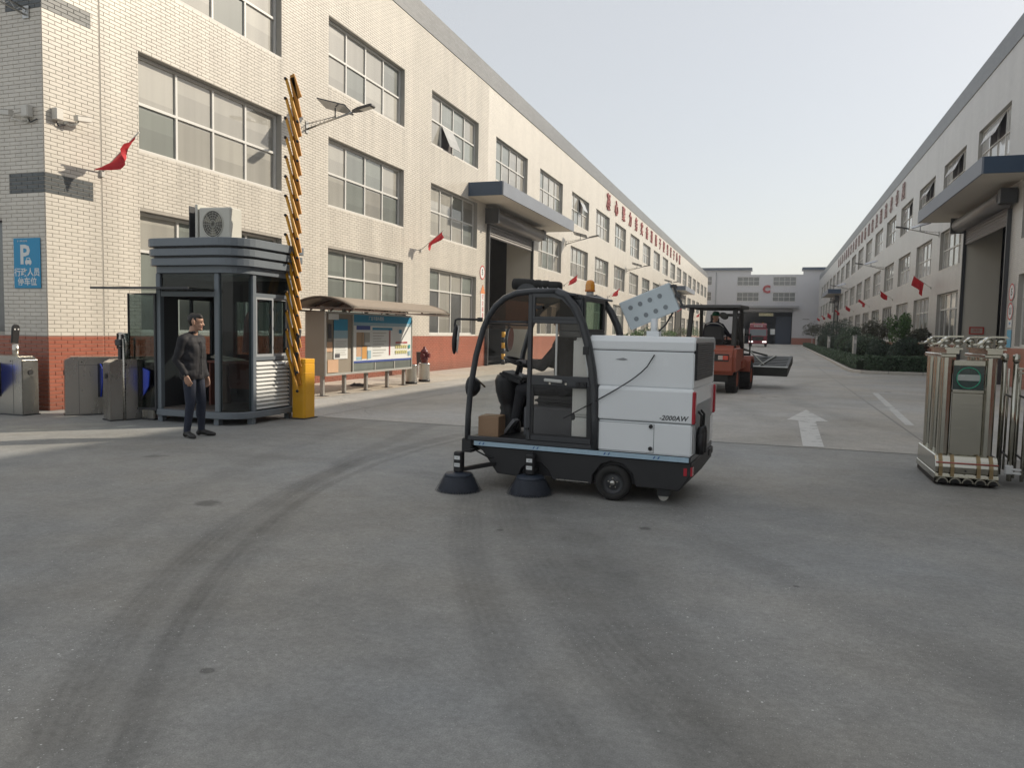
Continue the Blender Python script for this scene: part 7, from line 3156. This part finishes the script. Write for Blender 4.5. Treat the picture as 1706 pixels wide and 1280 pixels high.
def fused(name, prims, mats, parent, voxel=0.012, smooth=4, fold=0.0, seed=0):
    """prims: (p0, p1, r0, r1, material[, (sx, sy) flattening]) melted into one continuous skin"""
    mb = MB()
    for pr in prims:
        capsule(mb, *pr[:4])
    me = mb.mesh('tmp', mats)
    bm = bmesh.new()
    bm.from_mesh(me)
    bmesh.ops.recalc_face_normals(bm, faces=bm.faces)
    bm.to_mesh(me)
    bm.free()
    o = bpy.data.objects.new('tmp', me)
    COL.objects.link(o)
    md = o.modifiers.new('r', 'REMESH')
    md.mode = 'VOXEL'
    md.voxel_size = voxel
    bpy.context.view_layer.update()
    dg = bpy.context.evaluated_depsgraph_get()
    m2 = bpy.data.meshes.new_from_object(o.evaluated_get(dg))
    bpy.data.objects.remove(o)
    bpy.data.meshes.remove(me)
    m2.materials.clear()
    for m in mats:
        m2.materials.append(m)
    bm = bmesh.new()
    bm.from_mesh(m2)
    for _ in range(smooth):
        bmesh.ops.smooth_vert(bm, verts=bm.verts, factor=0.5, use_axis_x=True, use_axis_y=True, use_axis_z=True)
    P = []
    for pr in prims:
        a, b = Vector(pr[0]), Vector(pr[1])
        P.append((a, b - a, max((b - a).length_squared, 1e-9), pr[2], pr[3], pr[4]))
    if fold:
        bm.normal_update()
        mv = []
        for v in bm.verts:
            c = v.co
            w = mnoise.noise(Vector((c.x * 9 + seed, c.y * 9, c.z * 14))) + 0.5 * mnoise.noise(Vector((c.x * 22, c.y * 22 + seed, c.z * 30)))
            mv.append(v.normal * fold * w)
        for v, d in zip(bm.verts, mv):
            v.co += d
    for f in bm.faces:
        c = f.calc_center_median()
        best, bi = 1e9, 0
        for a, d, l2, r0, r1, mi in P:
            t = max(0, min(1, (c - a).dot(d) / l2))
            q = (c - a - d * t).length - (r0 + (r1 - r0) * t)
            if q < best:
                best, bi = q, mi
        f.material_index = bi
        f.smooth = True
    bm.to_mesh(m2)
    bm.free()
    m2.name = name
    return m2


def head_prims(c, fwd, k=1.0, lip=2, up=Vector((0, 0, 1))):
    """head about centre c looking along fwd: skull, jaw, brow, nose, cheeks, lips, ears"""
    f = Vector(fwd).normalized()
    l = up.cross(f).normalized()
    u = f.cross(l)

    def q(a, b, z):
        return Vector(c) + (f * a + l * b + u * z) * k
    pr = [(q(-0.022, 0, 0.035), q(0.018, 0, 0.038), 0.079 * k, 0.074 * k, 0),
          (q(0.040, 0, 0.045), q(0.045, 0, -0.01), 0.052 * k, 0.048 * k, 0),
          (q(0.030, 0, -0.045), q(0.058, 0, -0.075), 0.050 * k, 0.030 * k, 0),
          (q(0.0, 0.030, -0.02), q(0.045, 0.014, -0.075), 0.036 * k, 0.022 * k, 0), (q(0.0, -0.030, -0.02), q(0.045, -0.014, -0.075), 0.036 * k, 0.022 * k, 0),
          (q(0.082, -0.028, 0.022), q(0.082, 0.028, 0.022), 0.011 * k, 0.011 * k, 0),
          (q(0.090, 0, 0.012), q(0.107, 0, -0.020), 0.008 * k, 0.012 * k, 0), (q(0.096, 0.012, -0.024), q(0.096, -0.012, -0.024), 0.0085 * k, 0.0085 * k, 0),
          (q(0.066, 0.032, -0.018), q(0.060, 0.034, -0.03), 0.022 * k, 0.02 * k, 0), (q(0.066, -0.032, -0.018), q(0.060, -0.034, -0.03), 0.022 * k, 0.02 * k, 0),
          (q(0.084, 0.017, -0.047), q(0.084, -0.017, -0.047), 0.008 * k, 0.008 * k, lip), (q(0.082, 0.014, -0.056), q(0.082, -0.014, -0.056), 0.009 * k, 0.009 * k, lip),
          (q(0.076, 0.008, -0.085), q(0.076, -0.008, -0.085), 0.018 * k, 0.018 * k, 0)]
    for s in (-1, 1):
        pr += [(q(-0.008, s * 0.078, 0.018), q(-0.002, s * 0.078, -0.022), 0.016 * k, 0.010 * k, 0), (q(-0.018, s * 0.083, 0.022), q(-0.014, s * 0.080, -0.015), 0.010 * k, 0.008 * k, 0)]
    return pr, q


def hand_prims(w, d, palm, curl, mi, side=1, spread=0.25):
    """w wrist, d pointing direction, palm = palm normal; five fingers of unequal length, bent by curl"""
    w, d, pn = Vector(w), Vector(d).normalized(), Vector(palm).normalized()
    x = d.cross(pn).normalized() * side
    pr = [(w, w + d * 0.035, 0.024, 0.026, mi)]
    for k in range(4):
        o = (k - 1.5) * 0.0185
        pr.append((w + d * 0.025 + x * o * 0.7, w + d * 0.085 + x * o, 0.015, 0.0125, mi))
    for k, ln in enumerate((0.068, 0.078, 0.073, 0.056)):
        p = w + d * 0.090 + x * (k - 1.5) * 0.0205
        dd = (d + x * (k - 1.5) * spread * 0.15).normalized()
        for j, fr in enumerate((0.45, 0.32, 0.23)):
            a = curl * (j + 0.6)
            e = (dd * cos(a) + pn * sin(a)).normalized()
            r = 0.0098 - 0.0010 * j
            pr.append((p, p + e * ln * fr, r, r - 0.0008, mi))
            p = p + e * ln * fr
    p = w + d * 0.03 + x * -0.024
    for j, (ln, a, b) in enumerate(((0.035, 0.7, 0.35), (0.03, 0.35, 0.5), (0.024, 0.15, 0.6))):
        e = (d * 1.0 + x * -a + pn * b).normalized()
        pr.append((p, p + e * ln, 0.0125 - 0.001 * j, 0.0112 - 0.001 * j, mi))
        p = p + e * ln
    return pr


def child_mesh(name, me, parent):
    return link(name, me, parent)


# --- the man standing by the booth; local +x is where his chest points
man_loc = (-7.54, 8.60)
man_rz = R(6)
man_mats = [skin_m, jean_m, lip_m, shoe_m, jack_m]
V = Vector
look = V((cos(R(22)), sin(R(22)), -0.10))     # head turned a little past the chest, towards the sweeper
hc = V((0.045, 0.0, 1.575))
hp, hq = head_prims(hc, look, 1.02)
pr = list(hp)
pr += [((-0.005, 0, 1.36), (0.015, 0, 1.50), 0.062, 0.056, 0)]
# trunk under the jacket
pr += [((-0.01, 0.08, 1.26), (-0.01, -0.08, 1.26), 0.12, 0.12, 4), ((0, 0.06, 1.02), (0, -0.06, 1.02), 0.115, 0.115, 4), ((0, 0.05, 1.24), (0, 0.05, 1.02), 0.12, 0.11, 4),
       ((0, -0.05, 1.24), (0, -0.05, 1.02), 0.12, 0.11, 4), ((-0.01, 0.075, 0.90), (-0.01, -0.075, 0.90), 0.118, 0.118, 1)]
hipL, hipR = V((0, 0.09, 0.86)), V((0, -0.09, 0.86))
knL, knR = V((0.05, 0.105, 0.47)), V((0.03, -0.11, 0.47))
anL, anR = V((0.035, 0.12, 0.095)), V((-0.02, -0.12, 0.095))
for h_, k_, a_ in ((hipL, knL, anL), (hipR, knR, anR)):
    pr += [(h_, k_, 0.094, 0.066, 1), (k_, a_, 0.062, 0.047, 1), (k_ + V((-0.02, 0, -0.06)), k_ + V((-0.03, 0, -0.18)), 0.055, 0.05, 1)]
ftL, ftR = R(10), R(-24)
for a_, fa in ((anL, ftL), (anR, ftR)):
    d = V((cos(fa), sin(fa), 0))
    s = V((-sin(fa), cos(fa), 0))
    b = V((a_.x, a_.y, 0))
    pr += [(b + V((0, 0, 0.075)), b - d * 0.035 + V((0, 0, 0.042)), 0.044, 0.040, 3), (b + d * 0.02 + V((0, 0, 0.055)), b + d * 0.13 + V((0, 0, 0.034)), 0.042, 0.034, 3),
           (b + d * 0.11 + s * 0.014 + V((0, 0, 0.034)), b + d * 0.185 + V((0, 0, 0.028)), 0.034, 0.026, 3), (b + d * 0.11 - s * 0.014 + V((0, 0, 0.034)), b + d * 0.185 + V((0, 0, 0.028)), 0.034, 0.026, 3)]
shL, shR = V((-0.02, 0.185, 1.335)), V((-0.02, -0.185, 1.335))
elR, wrR = V((-0.085, -0.235, 1.07)), V((0.035, -0.215, 0.865))
elL, wrL = V((-0.07, 0.240, 1.06)), V((0.05, 0.235, 0.83))
for s_, e_, w_ in ((shR, elR, wrR), (shL, elL, wrL)):
    pr += [(s_, e_, 0.052, 0.043, 4), (e_, w_, 0.041, 0.028, 4)]
pr += hand_prims(wrR, V((0.35, 0.10, -0.93)), V((-0.2, 1, 0)), 0.35, 0, 1)
pr += hand_prims(wrL, V((0.18, -0.05, -0.98)), V((0, -1, 0)), 0.35, 0, -1)
man = link('person', fused('person', pr, man_mats, None, 0.0085, 2, 0.0), None, (man_loc[0], man_loc[1], 0))
man.rotation_euler = (0, 0, man_rz)
tag(man, 'man in dark jacket and jeans standing before the booth, looking towards the sweeper', 'person')
# jacket: body, collar and sleeves, open hem standing off the trousers
jp = [((-0.015, 0.095, 1.285), (-0.015, -0.095, 1.285), 0.128, 0.128, 0), ((0.0, 0.085, 1.12), (0.0, -0.085, 1.12), 0.128, 0.128, 0), ((0.005, 0.085, 0.97), (0.005, -0.085, 0.97), 0.130, 0.130, 0),
      ((0.0, 0.095, 0.88), (0.0, -0.095, 0.88), 0.132, 0.132, 0), ((0.0, 0, 0.84), (0.0, 0, 1.28), 0.14, 0.13, 0), ((0.03, 0.07, 0.90), (0.03, 0.06, 1.22), 0.11, 0.11, 0), ((0.03, -0.07, 0.90), (0.03, -0.06, 1.22), 0.11, 0.11, 0),
      ((-0.02, 0.08, 1.375), (-0.02, 0.16, 1.35), 0.066, 0.07, 0), ((-0.02, -0.08, 1.375), (-0.02, -0.16, 1.35), 0.066, 0.07, 0), ((-0.02, 0, 1.36), (-0.005, 0, 1.415), 0.082, 0.066, 0)]
for s_, e_, w_ in ((shR, elR, wrR), (shL, elL, wrL)):
    w2 = e_ + (w_ - e_) * 0.93
    jp += [(s_, s_ + (e_ - s_) * 0.5, 0.078, 0.066, 0), (s_ + (e_ - s_) * 0.5, e_, 0.066, 0.060, 0), (e_, w2, 0.058, 0.044, 0)]
jm = fused('jacket', jp, [jack_m], None, 0.011, 3, 0.0045, 3)
bm = bmesh.new()
bm.from_mesh(jm)
# flat hem: everything below the seam line is cut away except the sleeves
for v in bm.verts:
    if v.co.z < 0.80 and abs(v.co.y) < 0.30 and (v.co - wrR).length > 0.13 and (v.co - wrL).length > 0.13:
        v.co.z = 0.80 - 0.004 * sin(v.co.x * 40)
bm.to_mesh(jm)
bm.free()
jk = child_mesh('jacket', jm, man)
mb = MB()
for k in range(4):
    z = 1.22 - k * 0.11
    x_ = 0.148 if k < 3 else 0.15
    mb.ball((x_ - 0.004 * abs(k - 1), -0.012, z), (0.006, 0.010, 0.010), 8, 5)
mb.build('button', BLACK, jk)
mb = MB()
mb.tube([(0.135, -0.02, 1.32), (0.150, -0.03, 1.20), (0.148, -0.035, 1.05), (0.152, -0.04, 0.86)], 0.006, 5)
mb.build('placket_edge', jack_m, jk)
mb = MB()
mb.tube([(0.055 * cos(a) + 0.0, 0.062 * sin(a), 1.435 + 0.012 * cos(a)) for a in [R(25) + k * R(310) / 16 for k in range(17)]], 0.017, 7)
mb.build('collar', jack_m, jk)
# hair cap
hpz = [(hq(-0.030, 0, 0.052), hq(0.022, 0, 0.066), 0.081, 0.068, 0), (hq(-0.05, 0.03, 0.03), hq(-0.045, 0.02, -0.02), 0.052, 0.036, 0), (hq(-0.05, -0.03, 0.03), hq(-0.045, -0.02, -0.02), 0.052, 0.036, 0),
       (hq(0.05, 0.030, 0.085), hq(0.055, -0.030, 0.085), 0.030, 0.030, 0), (hq(0.0, 0.062, 0.045), hq(0.02, 0.066, 0.02), 0.024, 0.014, 0), (hq(0.0, -0.062, 0.045), hq(0.02, -0.066, 0.02), 0.024, 0.014, 0)]
child_mesh('hair', fused('hair', hpz, [hair_m], None, 0.008, 2, 0.006, 9), man)
for s in (-1, 1):
    mb = MB()
    p = hq(0.081, s * 0.029, 0.006)
    mb.ball(p, (0.009, 0.012, 0.006), 10, 6)
    mb.build('eye', eye_m, man)
    mb = MB()
    mb.tube([hq(0.091, s * 0.014, 0.028), hq(0.092, s * 0.03, 0.033), hq(0.083, s * 0.045, 0.027)], [0.004, 0.005, 0.003], 5)
    mb.build('eyebrow', hair_m, man)
mb = MB()
mb.tube([wrR + V((0.024 * cos(a), 0.030 * sin(a), 0.012 * cos(a))) for a in [k * pi / 7 for k in range(14)]], 0.006, 5, closed=True)
mb.ball(wrR + V((0.0, -0.031, 0)), (0.015, 0.006, 0.015), 10, 5)
mb.build('watch', STEEL, man)

# --- the sweeper driver
sr = Matrix.Translation((-1.34, 6.92, 0)) @ Matrix.Rotation(R(176), 4, 'Z')
dl = sr @ V((0.70, -0.62, 0.49))
black_j = M('driver_jacket', (0.035, 0.035, 0.040), 0.8, var=0.25, vs=9)
black_t = M('driver_trousers', (0.028, 0.028, 0.033), 0.8, var=0.25, vs=9)
glove_m = M('glove_grey', (0.22, 0.215, 0.23), 0.8, var=0.2, vs=20)
hp, hq2 = head_prims((0.02, 0, 1.165), V((1, 0.05, -0.12)), 1.0, 0)
pr = hp + [((-0.02, 0, 0.97), (0.01, 0, 1.09), 0.058, 0.054, 0)]
pr += [((-0.02, 0.12, 0.90), (-0.02, -0.12, 0.90), 0.12, 0.12, 1), ((-0.02, 0.08, 0.92), (-0.04, 0.07, 0.52), 0.12, 0.12, 1), ((-0.02, -0.08, 0.92), (-0.04, -0.07, 0.52), 0.12, 0.12, 1),
       ((-0.05, 0.09, 0.50), (-0.05, -0.09, 0.50), 0.115, 0.115, 2)]
for s in (1, -1):
    kn = V((0.42, s * 0.13, 0.46))
    an = V((0.50, s * 0.12, 0.105))
    pr += [((0, s * 0.09, 0.50), kn, 0.09, 0.068, 2), (kn, an, 0.062, 0.045, 2), (an + V((0, 0, -0.03)), an + V((0.13, 0, -0.06)), 0.042, 0.032, 4)]
    sh = V((-0.02, s * 0.18, 0.93))
    el = V((0.16, s * 0.25, 0.71))
    wr = V((0.335, s * 0.16, 0.735))
    pr += [(sh, el, 0.062, 0.052, 1), (el, wr, 0.050, 0.036, 1)]
    pr += hand_prims(wr, V((0.85, -s * 0.1, 0.25)), V((0.2, 0, -1)), 0.55, 3, s)
drv = link('person', fused('person', pr, [skin_m, black_j, black_t, glove_m, shoe_m], None, 0.0095, 2, 0.0), None, dl)
drv.rotation_euler = (0, 0, R(176))
tag(drv, 'sweeper driver in dark clothes and grey gloves seated behind the steering wheel', 'person')
hh = [(hq2(-0.028, 0, 0.055), hq2(0.02, 0, 0.066), 0.080, 0.068, 0), (hq2(-0.045, 0, 0.02), hq2(-0.04, 0, -0.02), 0.062, 0.045, 0)]
child_mesh('hair', fused('hair', hh, [hair_m], None, 0.011, 2, 0.005, 4), drv)
for s in (-1, 1):
    mb = MB()
    mb.ball(hq2(0.080, s * 0.029, 0.006), (0.009, 0.012, 0.006), 8, 5)
    mb.build('eye', eye_m, drv)

# --- the forklift driver, seen from behind
fr_ = Matrix.Translation((-1.55, 21.5, 0)) @ Matrix.Rotation(R(84), 4, 'Z')
fl_ = fr_ @ V((0.48, 0.05, 0.90))
navy = M('work_jacket_navy', (0.014, 0.016, 0.028), 0.8, var=0.25, vs=9)
hp, hq3 = head_prims((0.06, -0.02, 1.13), V((1, -0.35, -0.1)), 1.0, 0)
pr = hp + [((-0.02, 0, 0.93), (0.03, -0.01, 1.05), 0.062, 0.056, 0)]
pr += [((-0.02, 0.13, 0.86), (-0.02, -0.13, 0.86), 0.135, 0.135, 1), ((-0.02, 0.09, 0.88), (-0.03, 0.08, 0.52), 0.135, 0.135, 1), ((-0.02, -0.09, 0.88), (-0.03, -0.08, 0.52), 0.135, 0.135, 1),
       ((-0.02, 0.09, 0.50), (-0.02, -0.09, 0.50), 0.12, 0.12, 2)]
for s in (1, -1):
    kn = V((0.44, s * 0.14, 0.52))
    an = V((0.60, s * 0.12, 0.14))
    pr += [((0, s * 0.09, 0.52), kn, 0.09, 0.07, 2), (kn, an, 0.062, 0.048, 2), (an, an + V((0.14, 0, -0.05)), 0.042, 0.034, 4)]
    sh = V((-0.02, s * 0.20, 0.90))
    el = V((0.14, s * 0.30, 0.66)) if s > 0 else V((0.16, s * 0.34, 0.68))
    wr = V((0.40, s * 0.16, 0.62)) if s > 0 else V((0.36, s * 0.44, 0.58))
    pr += [(sh, el, 0.072, 0.062, 1), (el, wr, 0.058, 0.042, 1)]
    pr += hand_prims(wr, V((0.9, -s * 0.1, -0.05)), V((0.2, 0, -1)), 0.5, 3, s)
fdv = link('person', fused('person', pr, [skin_m, navy, black_t, skin_m, shoe_m], None, 0.011, 2, 0.0), None, fl_)
fdv.rotation_euler = (0, 0, R(84))
tag(fdv, 'forklift driver in navy jacket and green helmet, seen from behind', 'person')
mb = MB()
mb.m = Matrix.Translation(hq3(-0.005, 0, 0.05)) @ Matrix.Rotation(R(-20), 4, 'Z')
mb.lathe([(0.118, -0.005), (0.120, 0.0), (0.108, 0.008), (0.106, 0.04), (0.092, 0.085), (0.055, 0.115), (0.0, 0.125)], n=22)
mb.prism([(0.085, -0.07), (0.15, -0.04), (0.158, 0.0), (0.15, 0.04), (0.085, 0.07)], -0.004, 0.004)
mb.build('helmet', M('helmet_green', (0.01, 0.12, 0.06), 0.3, coat=0.4), fdv)
mb = MB()
mb.tube([(-0.135, 0.19, 0.93), (-0.155, 0.10, 0.965), (-0.158, 0.0, 0.97), (-0.155, -0.10, 0.965), (-0.125, -0.19, 0.93), (-0.06, -0.25, 0.86)], 0.016, 6)
mb.build('reflective_strip', M('reflective_grey', (0.55, 0.55, 0.55), 0.4), fdv)

# ------------------------------------------------------------------ thin winter haze in the air
mb = MB()
mb.box(-241, 241, -161, 321, -1.0, 17.0)
hz_m = bpy.data.materials.new('haze_air')
hz_m.use_nodes = True
hn = hz_m.node_tree.nodes
hn.remove(hn['Principled BSDF'])
pv_ = hn.new('ShaderNodeVolumePrincipled')
pv_.inputs['Color'].default_value = (0.90, 0.92, 0.95, 1)
pv_.inputs['Density'].default_value = 0.0009
pv_.inputs['Anisotropy'].default_value = 0.3
hz_m.node_tree.links.new(pv_.outputs[0], hn['Material Output'].inputs['Volume'])
tag(mb.build('haze', hz_m), kind='stuff')
